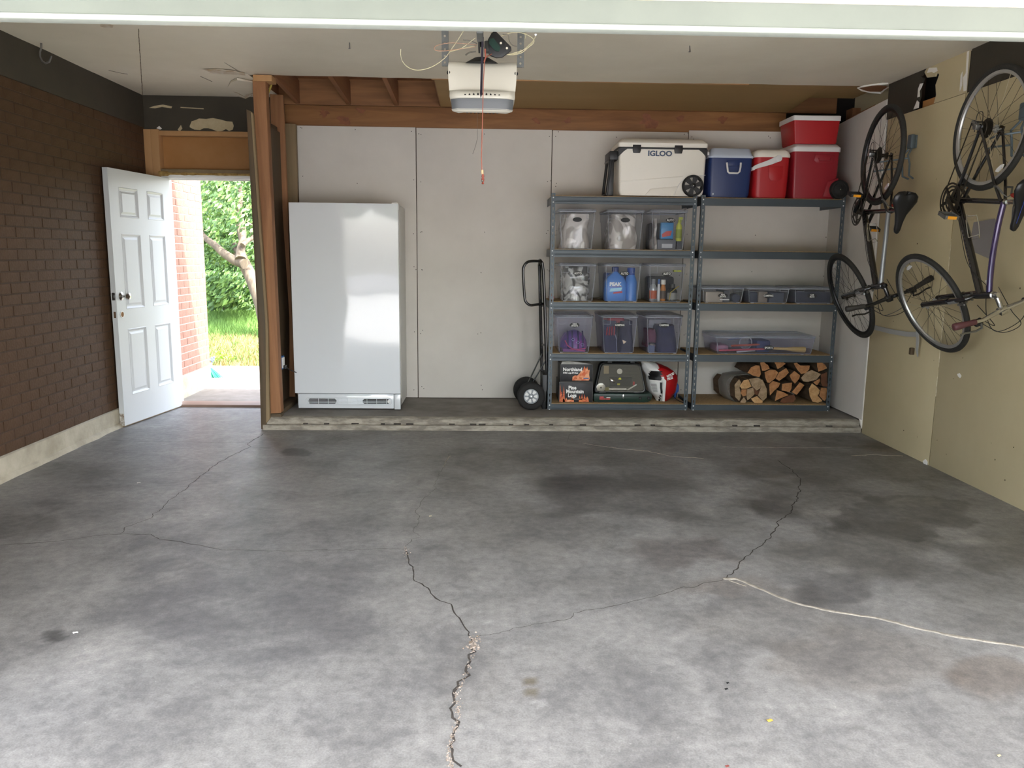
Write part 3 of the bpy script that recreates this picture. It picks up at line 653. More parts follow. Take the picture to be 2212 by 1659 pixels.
# ============================================================ FRONT : jambs, header and overhead door
wf = setting('wall_front', (0, 2.4, 0))
MB().box((XL-.2, 2.3, 0), (-1.97, 2.5, 2.8)).build('wall_return', K['drywall'], wf)
MB().box((2.55, 2.3, 0), (XR+.2, 2.5, 2.8)).build('wall_return', K['drywall'], wf)
MB().box((-2.55, 2.42, 2.30), (2.55, 2.56, 2.8)).build('header', K['white_trim'], wf)
d2 = setting('door_2', (0, 2.4, 2.05))
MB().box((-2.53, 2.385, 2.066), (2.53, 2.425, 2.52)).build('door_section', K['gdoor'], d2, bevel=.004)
MB().box((-2.53, 2.378, 2.052), (2.53, 2.43, 2.068)).build('bottom_rail', K['lip'], d2, bevel=.006, seg=3)
zs_ = at(2212, 17, Y=2.383).z; MB().box((-2.53, 2.380, zs_), (2.53, 2.386, zs_+.12)).build('upper_strip', mat('cream_upper_strip','d6cfc0',.5), d2)
blob([(0,30),(22,33),(28,36),(18,38),(4,37)], 2.46, 'roller_edge', K['steel'], d2)
# ============================================================ FREEZER
FX0, FX1, FY0, FZ0, FZ1 = -1.642, -.757, 6.60, ZS, 1.815
t = thing('upright_freezer', 'tall white upright freezer with a single glossy door and bottom grille', 'freezer', ((FX0+FX1)/2, 6.9, ZS))
MB().box((FX0+.004, FY0+.065, FZ0+.02), (FX1-.002, FY0+.56, FZ1-.004)).build('cabinet', K['freezer_side'], t, bevel=.008)
nx, nz = 14, 24; vs = []; rings = []
for j in range(nz+1):      # slightly bowed door skin, rounded right edge
    z = FZ0+.145 + (FZ1-FZ0-.145)*j/nz; r = []
    for i in range(nx+1):
        s = i/nx; x = FX0 + (FX1-FX0)*s; y = FY0 - .006*math.sin(PI*s) + .0012*noise.noise(Vector((x*5, z*4, 1)))
        r.append((x, y, z))
    e = FX1; r += [(e+.004, FY0+.012, z), (e+.004, FY0+.055, z), (FX0-.002, FY0+.055, z), (FX0-.002, FY0+.01, z)]
    rings.append(r)
fd = MB().loft(rings).build('door', K['freezer'], t, smooth=50)
hx = at(645, 515, Y=6.55).x; z0, z1 = at(651, 694, Y=6.55).z, at(645, 515, Y=6.55).z
P = []
for i in range(21):
    s = i/20; P.append((hx + (1-s)*.012, FY0 - .008 - .045*min(1, math.sin(PI*s)*2.2)**.8, z0 + (z1-z0)*s))
MB().tube(P, [.010+.006*math.sin(PI*i/20) for i in range(21)], 10).build('handle', K['freezer'], fd)
p = at(840, 471, Y=FY0-.003); MB().box((p.x-.028, FY0-.0065, p.z-.010), (p.x+.028, FY0-.001, p.z+.011)).build('badge', mat('silver_badge','b9b6b0',.4,.4), fd, bevel=.001)
MB().box((p.x-.027, FY0-.0072, p.z+.003), (p.x+.027, FY0-.0064, p.z+.010)).build('badge_band', mat('badge_print','9d9b96',.5), fd)
kb = MB().box((FX0+.02, FY0+.012, FZ0+.012), (FX1-.055, FY0+.08, FZ0+.138)).build('kick_plate', K['freezer'], t, bevel=.006)
MB().box((FX1-.052, FY0+.006, FZ0+.006), (FX1+.002, FY0+.08, FZ0+.138)).build('corner_cap', K['freezer'], t, bevel=.006)
gx0, gx1, gz0, gz1 = FX0+.085, FX1-.07, FZ0+.045, FZ0+.105
def stadium(x0, x1, z0, z1, y, n=8):
    r = (z1-z0)/2; c = (z0+z1)/2
    return [(x1-r+r*math.sin(a), y, c+r*math.cos(a)) for a in [PI*k/n for k in range(n+1)]] + [(x0+r-r*math.sin(a), y, c-r*math.cos(a)) for a in [PI*k/n for k in range(n+1)]]
MB().tube(stadium(gx0, gx1, gz0, gz1, FY0+.009), .0025, 6, closed=True).build('grille_rim', K['freezer'], t)
for a, b in ((gx0+.02, gx0+.26), (gx1-.25, gx1-.02)):
    MB().prism(stadium(a, b, gz0+.008, gz1-.008, FY0+.0115), (0,-.0008,0)).build('vent_opening', K['dark'], t, smooth=0)
mb = MB()
for k in range(5): mb.box((gx0+.01, FY0+.006, gz0+.006+k*.0115), (gx1-.01, FY0+.012, gz0+.009+k*.0115))
for k in range(9): mb.box((gx0+.025+k*.082, FY0+.005, gz0+.004), (gx0+.028+k*.082, FY0+.012, gz1-.004))
mb.build('grille_bars', K['freezer'], t)
MB().cyl((gx1-.028, FY0+.006, (gz0+gz1)/2), (gx1-.028, FY0+.012, (gz0+gz1)/2), .011, n=16).build('lock_button', K['white_trim'], t)
MB().box((FX1-.05, FY0+.01, FZ1), (FX1-.005, FY0+.06, FZ1+.01)).build('hinge_cap', K['white_trim'], t, bevel=.003)
for x in (FX0+.04, FX1-.04):
    for y in (FY0+.10, FY0+.52): MB().cyl((x, y, FZ0), (x, y, FZ0+.03), .018).build('foot', K['black'], t)

# outlet box, plug and cord on the post
p = at(605, 783, Y=6.52)
t = thing('outlet_box', 'blue electrical box with white outlet on the side of the wooden post', 'outlet', (p.x, 6.52, p.z))
MB().box((p.x-.02, 6.46, p.z-.055), (p.x+.026, 6.56, p.z+.055)).build('box', mat('blue_plastic','2f6cae',.5), t, bevel=.003)
MB().box((p.x+.026, 6.475, p.z-.042), (p.x+.034, 6.54, p.z+.045)).build('outlet_plate', K['white_trim'], t, bevel=.002)
MB().box((p.x+.033, 6.49, p.z-.05), (p.x+.055, 6.53, p.z-.02)).build('plug', K['black'], t, bevel=.003)
MB().box((p.x-.008, 6.50, p.z+.055), (p.x+.01, 6.52, p.z+.072)).build('mounting_tab', mat('blue_tab','2a5f9c',.5), t)
P = [Vector((p.x+.045, 6.52, p.z-.035)), Vector((p.x+.07, 6.53, p.z-.06)), Vector((p.x+.11, 6.6, p.z-.095)), Vector((p.x+.16, 6.72, p.z-.125))]
tag(MB().tube(P, .004, 6).build('power_cord', K['black']), 'black power cord running from the blue outlet box behind the white freezer', 'cord')
# yellow cable in the partition
P = [at(u, v, Y=6.5) for u, v in ((593,162),(588,178),(582,195),(577,208),(575,216))] ; P[0] = P[0] + Vector((0,0,.03))
P += [at(u, v, Y=6.5) for u, v in ((578,240),(584,400),(585,425))]
tag(MB().tube(P, [.010,.009,.008,.007,.005,.004,.004,.004], 6).build('electrical_cable', mat('yellow_cable','b8a24a',.5)), 'yellow electrical cable hanging beside the wooden post below the ceiling', 'cable')

# ============================================================ SHELVING UNITS
SW, SD, SH, SY = 1.219, .61, 1.829, 6.68
LEV = [1.905, 1.468, 1.028, .588, .150]        # board tops
def post_mesh(sx, sy):       # corner angle iron: corner at origin, flanges toward sx and sy, with keyhole slots
    mb = MB(); wd, th, pt = .034, .0018, .0508
    def flange(tox):
        n = int(SH/pt)
        for i in range(n+1):
            z0 = i*pt; z1 = min(z0+pt, SH)
            if z1 - z0 < .04:
                if z1 > z0+.001: P4 = [(0,z0),(wd,z0),(wd,z1),(0,z1)]; mb.add([tox(a,b) for a,b in P4], [(0,1,2,3)])
                continue
            cx, cz = wd*.5, (z0+z1)/2
            outer = [(0,z0),(cx,z0),(wd,z0),(wd,cz),(wd,z1),(cx,z1),(0,z1),(0,cz)]
            key = [(cx-.0022,cz-.013),(cx,cz-.0145),(cx+.0022,cz-.013),(cx+.0035,cz),(cx+.0055,cz+.008),(cx,cz+.013),(cx-.0055,cz+.008),(cx-.0035,cz)]
            mb.add([tox(a, b) for a, b in outer+key], [(k, (k+1) % 8, 8+(k+1) % 8, 8+k) for k in range(8)])
    flange(lambda a, b: (a*sx, 0, b)); flange(lambda a, b: (a*sx, th*sy, b))
    flange(lambda a, b: (0, a*sy, b)); flange(lambda a, b: (th*sx, a*sy, b))
    mb.box((wd*sx, 0, 0), (wd*sx, th*sy, SH))
    return mb
def beam_prof(h=.062):       # front elevation profile (y, z): stepped steel beam, y out is negative
    return [(0,0),(-.003,0),(-.003,.016),(-.0005,.020),(-.0005,.024),(-.0035,.028),(-.0035,.052),(-.001,.055),(-.001,h),(.016,h),(.016,h-.002),(.001,h-.002),(.001,.002),(.012,.002),(.012,0)]
def shelf_unit(x0, label, plain):
    t = thing('shelving_unit', label, 'shelving unit', (x0+SW/2, SY+SD/2, ZS), 'steel shelving units along the back wall')
    for (cx, cy, sx, sy) in ((x0, SY, 1, 1), (x0+SW, SY, -1, 1), (x0, SY+SD, 1, -1), (x0+SW, SY+SD, -1, -1)):
        p = post_mesh(sx, sy); p.v = [(a+cx, b+cy, c+ZS) for a, b, c in p.v]
        p.build('post', K['shelfsteel'], t, smooth=0)
    rv = MB()
    for L in LEV:
        b = L-.012-.055
        prof = beam_prof()
        if plain: prof = [(0,0),(-.003,.001),(-.003,.058),(-.001,.062),(.016,.062),(.016,.060),(.001,.060),(.001,.002),(.012,.002),(.012,0)]
        MB().prism([(x0+.004, SY+.0025+y, b+z) for y, z in prof], (SW-.008, 0, 0)).build('beam', K['shelfsteel'], t, smooth=0)
        MB().prism([(x0+.004, SY+SD-.0025-y, b+z) for y, z in prof], (SW-.008, 0, 0)).build('beam', K['shelfsteel'], t, smooth=0)
        for xx, s in ((x0+.003, 1), (x0+SW-.003, -1)):
            MB().prism([(xx+s*y, SY+.01, b+z) for y, z in [(0,0),(.002,0),(.002,.03),(.004,.034),(.004,.062),(.02,.062),(.02,.0635),(0,.0635)]], (0, SD-.02, 0)).build('side_rail', K['shelfsteel'], t, smooth=0)
        MB().box((x0+.006, SY+.004, L-.012), (x0+SW-.006, SY+SD-.004, L)).build('shelf_board', K['board'], t, bevel=.001)
        for xx in (x0+.017, x0+SW-.017):
            for z in (b+.012, b+.050): rv.lathe([(.0062,0),(.0058,.002),(.003,.0035)], (xx, SY-.001, z), (0,-1,0), 10)
    rv.build('rivets', K['rivet'], t, kind='stuff')
XS1, XS2 = .505, .505+SW+.036
shelf_unit(XS1, 'slate-blue steel shelving unit full of tall clear bins, beside the hand truck', False)
shelf_unit(XS2, 'slate-blue steel shelving unit holding firewood and low bins, right of the pair near the bicycles', True)

# ============================================================ CLEAR BINS
K['clear'] = clear('clear_bin_plastic', fac=.055)
K['clear_lid'] = clear('clear_lid_plastic', 'f0f2f6', fac=.20, body='c3c8d6')
K['clear_vio'] = clear('violet_tinted_bin_plastic', 'eeeef5', fac=.09, body='c4c4da')
K['edge'] = clear('frosted_bin_edge', 'eef0f4', .45, .25, 'd2d6de')
K['label'] = mat('black_oval_label', '1d1e20', .6)
K['chalk'] = mat('chalk_white_writing', 'e9e9e4', .8)
def bin_(name, label, group, x0, x1, z0, z1, d, taper, words, lw=.07, lz=None, lx=0, plastic='clear', y0=None, lid=.018):
    y0 = SY+.012 if y0 is None else y0
    cx = (x0+x1)/2; t = thing(name, label, 'storage bin', (cx, y0+d/2, z0), group)
    lb = z1-lid; w = (x1-x0)/2-.006; rg = []
    def rr_(hw, y_a, y_b, z, r=.02, n=3):
        o = []
        for (qx, qy, a0) in ((cx+hw-r, y_a+r, -PI/2), (cx+hw-r, y_b-r, 0), (cx-hw+r, y_b-r, PI/2), (cx-hw+r, y_a+r, PI)):
            for k in range(n+1): a = a0 + PI/2*k/n; o.append((qx+r*math.cos(a), qy+r*math.sin(a), z))
        return o
    wb_ = w-taper; fin = taper*.5
    rg = [rr_(wb_-.004, y0+fin+.004, y0+d-fin-.004, z0), rr_(wb_, y0+fin, y0+d-fin, z0+.006),
          rr_(w-taper*.25, y0+fin*.25+.003, y0+d-fin*.25-.003, lb-(lb-z0)*.24), rr_(w-taper*.2+.004, y0+fin*.2, y0+d-fin*.2, lb-(lb-z0)*.235), rr_(w, y0+.002, y0+d-.002, lb)]
    mb = MB(); mb.loft(rg, cap=False); mb.add(rg[0], [tuple(range(len(rg[0])))]); mb.build('tub', K[plastic], t, smooth=60)
    # rim with thickness, handle ribs
    mb = MB().tube(rr_(w+.001, y0+.001, y0+d-.001, lb-.002), .004, 6, closed=True)
    for s in (-1, 1): mb.box((cx+s*w*.52-.001, y0-.001, lb-(lb-z0)*.2), (cx+s*w*.52+.001, y0+.002, lb-.004))
    mb.box((cx-w*.52, y0-.001, lb-(lb-z0)*.2), (cx-w*.88, y0+.002, lb-(lb-z0)*.2+.002)); mb.box((cx+w*.52, y0-.001, lb-(lb-z0)*.2), (cx+w*.88, y0+.002, lb-(lb-z0)*.2+.002))
    for s in (-1, 1): mb.tube([(cx+s*(w-.012), y0+.001, lb-.004), (cx+s*(w-taper*.2-.010), y0+fin*.25, lb-(lb-z0)*.24), (cx+s*(wb_-.008), y0+fin+.003, z0+.012)], .0018, 5)
    mb.tube([(cx-wb_+.012, y0+fin+.001, z0+.006), (cx+wb_-.012, y0+fin+.001, z0+.006)], .0018, 5)
    for s in (-1, 1): mb.box((cx+s*wb_*.8-.012, y0+fin, z0-.0), (cx+s*wb_*.8+.012, y0+fin+.01, z0+.004))
    mb.build('rim', K['edge'], t, smooth=60)
    W2 = (x1-x0)/2
    MB().loft([rr_(W2-.003, y0-.004, y0+d+.004, lb), rr_(W2, y0-.006, y0+d+.006, lb+.004), rr_(W2-.001, y0-.006, y0+d+.006, z1-.004), rr_(W2-.006, y0, y0+d, z1), rr_(W2-.02, y0+.014, y0+d-.014, z1), rr_(W2-.024, y0+.018, y0+d-.018, z1-.006)]).build('lid', K['clear_lid'], t, smooth=50)
    zc = lb-(lb-z0)*.22 if lz is None else lz; fy = y0 + fin*.25 + .001
    lh = lw*.33; P = [(cx+lx+lw/2*math.cos(a), fy-.002, zc+lh*math.sin(a)*.75) for a in [2*PI*k/20 for k in range(20)]]
    lbx = MB().prism(P, (0, -.0012, 0)).build('label_sticker', K['label'], t, smooth=0)
    lbx['org'] = t['org']
    n = len(words)
    for i, wd_ in enumerate(words):
        tx = text(wd_, lw*((.34 if len(wd_) < 5 else .27) if n == 1 else .235), front(cx+lx, fy-.0036, zc + (n-1)*.008 - i*.0165, tilt=0), K['chalk'], lbx, 'handwriting', bold=.0006, sx=.78, space=1.1)
        tx.location = Vector((0,0,0))
    return t, (cx, y0, z0, w-taper, d, lb)
K['bag_shiny'] = mat('crumpled_clear_bag_grey', 'c4c3c0', .12, col2='5e5d5c', scale=5.5, lo=.44, hi=.56, dist=3.0, coat=.6, detail=1)  # light and dark swirls put crumpled-plastic reflections into the colour
K['bag_pale'] = mat('pale_plastic_wrap', 'd8d2cd', .16, col2='aaa39d', scale=3.0, lo=.47, hi=.53, dist=3, coat=.6, detail=1)  # softer swirls, glossy reflections painted in the same way
def crumple(name, label, cx, cy, z0, w, d, h, mt, seed, amp=.03, cat='bag', fq=9):
    mb = MB(); n, m = 18, 26; rings = []
    for j in range(n+1):
        z = z0 + h*j/n; s = 1 - .12*(j/n)**3; r = []
        for i in range(m):
            a = 2*PI*i/m; c, s2 = math.cos(a), math.sin(a); k = (abs(c)**6+abs(s2)**6)**(-1/6)
            x = cx + w*s*k*c; y = cy + d*s*k*s2; q = noise.noise(Vector((x*fq+seed, y*fq, z*fq)))*amp - amp*.6
            r.append((x + c*q, y + s2*q, z))
        rings.append(r)
    mb.loft(rings); o = mb.build(name, mt, None, smooth=70); return tag(o, label, cat)
def bottle(name, label, x, y, z, r, h, body, cap, neck=.35, capr=.4, spray=False, cat='bottle', words=None, band=None, sy=1.0, wc='ffffff'):
    t = thing(name, label, cat, (x, y, z))
    M = Matrix.Translation((x, y, z)) @ Matrix.Diagonal((1, sy, 1, 1))
    hb = h*.78; mb = MB().lathe([(r*.92,0),(r,.004),(r,hb*.72),(r*.85,hb*.85),(r*neck,hb),(r*neck,hb+.004)], n=20, M=M); mb.build('bottle_body', body, t)
    mb = MB()
    if spray:
        mb.cyl((0,0,hb), (0,0,h*.9), r*capr, n=12, M=M); mb.box((-r*.3,-r*.25,h*.88), (r*1.1,r*.25,h), M); mb.box((r*.5,-r*.12,h*.76), (r*.7,r*.12,h*.9), M)
    else: mb.lathe([(r*capr,hb),(r*capr,h-.003),(r*capr*.9,h)], n=16, M=M)
    mb.build('cap', cap, t)
    if band is not None:
        MB().lathe([(r*1.01,hb*.15),(r*1.012,hb*.16),(r*1.012,hb*.62),(r*1.01,hb*.63)], n=20, M=M, cap=False).build('bottle_label', band, t)
    if words:
        for i, (wd_, sz) in enumerate(words): text(wd_, sz, front(x, y-r*sy-.002, z+hb*.5-i*sz*.9), mat('print_'+wd_, wc, .6), t, 'print', bold=.0008)
    return t
g1 = 'tall clear storage bins on the left shelving unit'; bl = K['clear']
bin_('storage_bin', 'clear tall bin with a blank black oval label, leftmost on the top bin shelf', g1, .565, .888, 1.468, 1.797, .44, .022, [], .078)
bin_('storage_bin', 'clear tall bin with a blank black oval label, middle of the top bin shelf', g1, .968, 1.293, 1.468, 1.798, .44, .022, [], .078)
bin_('storage_bin', 'clear tall bin labelled AUTO beside the right post of the top bin shelf', g1, 1.338, 1.660, 1.468, 1.802, .44, .022, ['AUTO'], .080, lx=.012)
bin_('storage_bin', 'clear tall bin labelled AUTO holding only crumpled shiny plastic', g1, .580, .906, 1.028, 1.350, .44, .022, ['AUTO'], .080)
bin_('storage_bin', 'clear tall bin labelled AUTO with the blue jug inside', g1, .962, 1.290, 1.028, 1.352, .44, .022, ['AUTO'], .080, lx=.012)
bin_('storage_bin', 'clear tall bin labelled AUTO with spray cans and tubes inside', g1, 1.336, 1.663, 1.028, 1.355, .44, .022, ['AUTO'], .080)
bin_('storage_bin', 'clear tall bin labelled KIDS SPORTS with a purple helmet inside', g1, .560, .890, .588, .914, .44, .026, ['KIDS', 'SPORTS'], .084, plastic='clear_vio')
bin_('storage_bin', 'clear tall bin labelled CAMPING with red and navy bags inside, middle of its shelf', g1, .948, 1.276, .588, .917, .44, .026, ['CAMPING'], .082, plastic='clear_vio')
bin_('storage_bin', 'clear tall bin labelled CAMPING with maroon and navy bundles inside, right end of its shelf', g1, 1.330, 1.658, .588, .920, .44, .026, ['CAMPING'], .082, plastic='clear_vio')
g2 = 'low clear bins on the right shelving unit'
bin_('storage_bin', 'low clear bin labelled REAL ESTATE with papers inside', g2, 1.800, 2.176, 1.028, 1.165, .46, .014, ['REAL', 'ESTATE'], .082, lz=1.09, lid=.014)
bin_('storage_bin', 'low clear bin labelled CAMPING on the right shelving unit', g2, 2.192, 2.570, 1.028, 1.166, .46, .014, ['CAMPING'], .082, lz=1.092, lid=.014)
bin_('storage_bin', 'low clear bin labelled CAR MATS beside the bicycle wheel', g2, 2.592, 2.962, 1.028, 1.169, .46, .014, ['CAR', 'MATS'], .082, lz=1.095, lid=.014, lx=-.02)
bin_('storage_bin', 'long flat clear bin labelled SPORTS above the firewood', g2, 1.938, 2.823, .588, .752, .44, .022, ['SPORTS'], .088, lz=.645, lx=.03, plastic='clear_vio', lid=.018)
yb = SY+.24
crumple('plastic_bag', 'pale crumpled plastic bag filling the leftmost bin of the top bin shelf', .727, yb, 1.472, .132, .20, .29, K['bag_pale'], 1)
crumple('plastic_bag', 'pale crumpled plastic bag filling the middle bin of the top bin shelf', 1.130, yb, 1.472, .132, .20, .29, K['bag_pale'], 5)
crumple('plastic_bag', 'shiny crumpled silver plastic in the AUTO bin of the middle shelf', .743, yb, 1.032, .134, .20, .29, K['bag_shiny'], 9, fq=12)
# top shelf AUTO bin
crumple('cleaning_cloth', 'pale crumpled cloth bag at the left inside the top AUTO bin', 1.408, yb-.06, 1.472, .030, .10, .26, K['bag_pale'], 12, cat='cloth')
t = thing('wipes_pack', 'blue wipes pack with red and white print inside the top AUTO bin', 'pack', (1.49, SY+.10, 1.472))
MB().box((1.445,SY+.075,1.56),(1.555,SY+.13,1.70)).build('pack_body', mat('blue_pack','2f7fb6',.35), t, bevel=.008)
MB().prism([(1.46,SY+.074,1.575),(1.53,SY+.074,1.59),(1.54,SY+.074,1.63),(1.49,SY+.074,1.625),(1.455,SY+.074,1.60)], (0,-.0015,0)).build('red_print', mat('red_print','b8443e',.5), t)
tag(MB().box((1.42,SY+.06,1.472),(1.575,SY+.25,1.556)).build('parts_box', mat('grey_carton','6d7077',.6), None, bevel=.004), 'grey carton under the blue pack in the top AUTO bin', 'box')
tag(MB().box((1.455,SY+.056,1.485),(1.545,SY+.0585,1.52)).build('carton_label', mat('pale_print','b9bbc0',.6), None), 'pale printed label standing against the grey carton in the top AUTO bin', 'label')
tag(MB().box((1.38,SY+.26,1.472),(1.60,SY+.40,1.70)).build('black_box', mat('dark_goods','26272b',.6), None, bevel=.02), 'dark box at the back inside the top AUTO bin', 'box')
bottle('spray_bottle', 'yellow-green spray bottle inside the top AUTO bin', 1.605, SY+.10, 1.545, .026, .20, mat('lime_bottle','c3c94b',.4), mat('lime_cap','b2ba3c',.4), spray=True, band=mat('lime_label','8f9c3a',.5))
tag(MB().box((1.585,SY+.07,1.472),(1.632,SY+.15,1.543)).build('small_box', mat('dark_carton','3a3c42',.6), None, bevel=.003), 'small dark box under the yellow-green spray bottle', 'box')
# AUTO bin with PEAK jug
t = thing('washer_fluid_jug', 'blue washer fluid jug with PEAK lettering inside the AUTO bin', 'jug', (1.075, SY+.11, 1.032))
def rbox(cx, cy, w, d, z, k=5, n=20): return [(cx + w*math.copysign(abs(math.cos(a))**(2/k), math.cos(a)), cy + d*math.copysign(abs(math.sin(a))**(2/k), math.sin(a)), z) for a in [2*PI*i/n for i in range(n)]]
K['bluejug'] = mat('blue_jug_plastic','4f86d6',.3)
MB().loft([rbox(1.075,SY+.11,w_,d_,1.032+z_) for w_,d_,z_ in ((.088,.055,0),(.094,.06,.01),(.094,.06,.16),(.070,.05,.205),(.028,.028,.24),(.022,.022,.25))]).build('jug_body', K['bluejug'], t, smooth=50)
MB().lathe([(.03,.25),(.03,.285),(.026,.29)], (1.075,SY+.11,1.032), n=16).build('cap', mat('navy_cap','243a7c',.4), t)
MB().tube([(1.10,SY+.11,1.25),(1.14,SY+.11,1.24),(1.15,SY+.11,1.20),(1.135,SY+.11,1.17)], .010, 8).build('handle', K['bluejug'], t)
text('PEAK', .042, front(1.068,SY+.046,1.175), mat('jug_print_white','f0f2f6',.5), t, 'print', bold=.0022, sx=1.0)
MB().prism([(1.02,SY+.0485,1.112),(1.03,SY+.0485,1.14),(1.128,SY+.0485,1.148),(1.12,SY+.0485,1.122)], (0,-.001,0)).build('cyan_band', mat('jug_print_cyan','a8dcf2',.5), t)
MB().prism([(1.05,SY+.0485,1.095),(1.055,SY+.0485,1.108),(1.13,SY+.0485,1.118),(1.13,SY+.0485,1.103)], (0,-.001,0)).build('red_band', mat('jug_print_red','c0404a',.5), t)
MB().prism([(1.018,SY+.0485,1.150),(1.018,SY+.0485,1.153),(1.125,SY+.0485,1.160),(1.125,SY+.0485,1.157)], (0,-.001,0)).build('red_line', mat('red_line','9b2c33',.6), t)
bottle('oil_bottle', 'plain blue round bottle at the right inside the bin with the blue jug', 1.212, SY+.12, 1.032, .054, .285, K['bluejug'], mat('blue_cap','2a4fa6',.4), neck=.6, capr=.62)
tag(MB().box((1.01,SY+.24,1.032),(1.25,SY+.40,1.27)).build('blue_pack', mat('mid_blue_goods','3c62b0',.5), None, bevel=.02), 'mid blue pack behind the blue jug', 'pack')
# AUTO bin with spray cans
bottle('spray_can', 'silver spray can with an orange label inside the right AUTO bin', 1.405, SY+.10, 1.032, .032, .19, mat('silver_can','b7babf',.3,.6), mat('grey_cap','8a8d92',.4), neck=.5, capr=.55, band=mat('orange_black_label','b5532e',.5), words=[])
bottle('spray_can', 'dark orange-topped spray can leaning beside the silver can', 1.495, SY+.12, 1.032, .024, .185, mat('orange_can','c07a33',.35), mat('cream_cap','e0dccf',.5), neck=.6, capr=.9, band=mat('dark_label','4a3a2c',.5))
bottle('sealant_tube', 'slim white tube standing between the two spray cans', 1.452, SY+.095, 1.032, .013, .19, mat('white_tube','d6d8dc',.4), mat('blue_tube_cap','4c6fae',.4), neck=.7, capr=.8)
pbt = bottle('polish_bottle', 'black bottle with a yellow and grey label at the right inside the AUTO bin', 1.575, SY+.12, 1.032, .045, .15, mat('black_bottle','1f1f22',.3), mat('black_cap','151517',.4), neck=.5, capr=.5, band=mat('grey_label','8d8c86',.5), words=[])
MB().tube([(1.54,SY+.07,1.04),(1.55,SY+.07,1.11),(1.60,SY+.07,1.15),(1.62,SY+.07,1.165)], .004, 6).build('yellow_stripe', mat('yellow_cord','b59a3a',.5), pbt)
tag(MB().box((1.385,SY+.25,1.032),(1.62,SY+.40,1.24)).build('tool_case', mat('charcoal_goods','2c2e33',.6), None, bevel=.02), 'charcoal tool case at the back of the AUTO bin with spray cans', 'case')
tag(MB().box((1.575,SY+.08,1.285),(1.64,SY+.14,1.30)).build('yellow_strap', mat('lime_strap','b7c043',.5), None, bevel=.004), 'short lime strap at the top right inside the bin with the spray cans', 'strap')
# behind the middle shelf
tag(MB().tube([(.88,SY+.18,1.05),(.93,SY+.18,1.052),(.965,SY+.16,1.062)], .004, 6).build('metal_rod', K['chrome'], None), 'bent chrome rod lying between the two left bins of the middle shelf', 'rod')
tag(MB().lathe([(.022,0),(.024,.01),(.024,.09),(.018,.10)], (.535,SY+.14,1.052), (0,1,0), 14).build('red_canister', mat('dark_red_can','7d1a1e',.4), None), 'dark red canister lying beside the left post on the middle shelf', 'canister')
# KIDS SPORTS
t = thing('bicycle_helmet', 'purple and pink child helmet inside the KIDS SPORTS bin', 'helmet', (.735, SY+.16, .60))
rings = []
for j in range(11):
    a = PI/2*j/10; rings.append([(.735+.118*math.cos(a)*math.cos(b)*(1+.03*math.cos(6*b)), SY+.17+.12*math.cos(a)*math.sin(b), .62+.155*math.sin(a)) for b in [2*PI*k/24 for k in range(24)]])
MB().loft(rings).build('shell', mat('purple_shell','553a86',.35,col2='8a3f92',scale=8,lo=.45,hi=.55), t, smooth=60)
mb = MB()
for s in (-.06, -.02, .03, .07):
    mb.tube([(.735+s+.0, SY+.17-.12*math.cos(a)*.98, .622+.153*math.sin(a)) for a in [0,.3,.6,.9,1.2]], .007, 6)
mb.build('vents', mat('dark_violet','2d2152',.5), t)
mb = MB().tube([(.65,SY+.06,.69),(.67,SY+.045,.65),(.71,SY+.04,.622),(.76,SY+.04,.61),(.82,SY+.045,.602)], .005, 6); mb.tube([(.69,SY+.05,.61),(.75,SY+.04,.615),(.83,SY+.05,.625)], .004, 6); mb.build('strap', mat('pink_strap','c24a7c',.5), t)
for k, (fx, fz) in enumerate(((.76,.675),(.80,.655),(.72,.70))):
    mb = MB()
    for i in range(6):
        a = 2*PI*i/6; mb.box((fx+.012*math.cos(a)-.003, SY+.046, fz+.012*math.sin(a)-.003), (fx+.012*math.cos(a)+.003, SY+.05, fz+.012*math.sin(a)+.003))
    mb.build('flower_print', mat('lilac_print','a5a3d6',.5), t)
tag(MB().lathe([(.001,-.075),(.045,-.06),(.07,-.02),(.075,.0),(.07,.02),(.045,.06),(.001,.075)], (.71,SY+.33,.67), (0,0,1), 20).build('play_ball', mat('violet_ball','6c4a94',.4), None, smooth=80), 'violet ball behind the purple helmet', 'ball')
tag(MB().box((.63,SY+.045,.592),(.83,SY+.14,.618)).build('pink_mat', mat('magenta_goods','7f3f86',.5), None, bevel=.01), 'magenta pad under the purple helmet', 'pad')
# CAMPING tall bins
K['navy'] = mat('navy_fabric','23274a',.75,col2='1b1e38',scale=8,bump=.2); K['maroon'] = mat('maroon_fabric','5c2038',.75); K['redfab'] = mat('red_fabric','9b2c33',.6)
cbag = crumple('camping_bag', 'navy bag with red straps inside the middle CAMPING bin', 1.043, SY+.11, .592, .068, .075, .27, K['navy'], 21, amp=.015)
mb = MB()
for k in range(4): mb.tube([(1.005+k*.022, SY+.04, .74), (1.01+k*.021, SY+.045, .80), (1.02+k*.018, SY+.07, .835)], .006, 6)
mb.build('straps', K['redfab'], cbag)['label'] = 'red straps'
crumple('tent_bag', 'dark navy bundle at the right inside the middle CAMPING bin', 1.18, SY+.15, .592, .070, .12, .27, mat('dark_navy','1c2038',.6,col2='12142a',scale=12), 24, amp=.02)
MB().tube([(1.10,SY+.05,.60),(1.095,SY+.05,.70),(1.07,SY+.055,.78),(1.03,SY+.06,.83)], .0035, 6).build('drawstring', mat('grey_cord','8f93a5',.5), cbag)
crumple('red_blanket', 'red fabric on top inside the middle CAMPING bin', 1.09, SY+.22, .845, .09, .14, .045, K['redfab'], 27, amp=.02, cat='fabric')
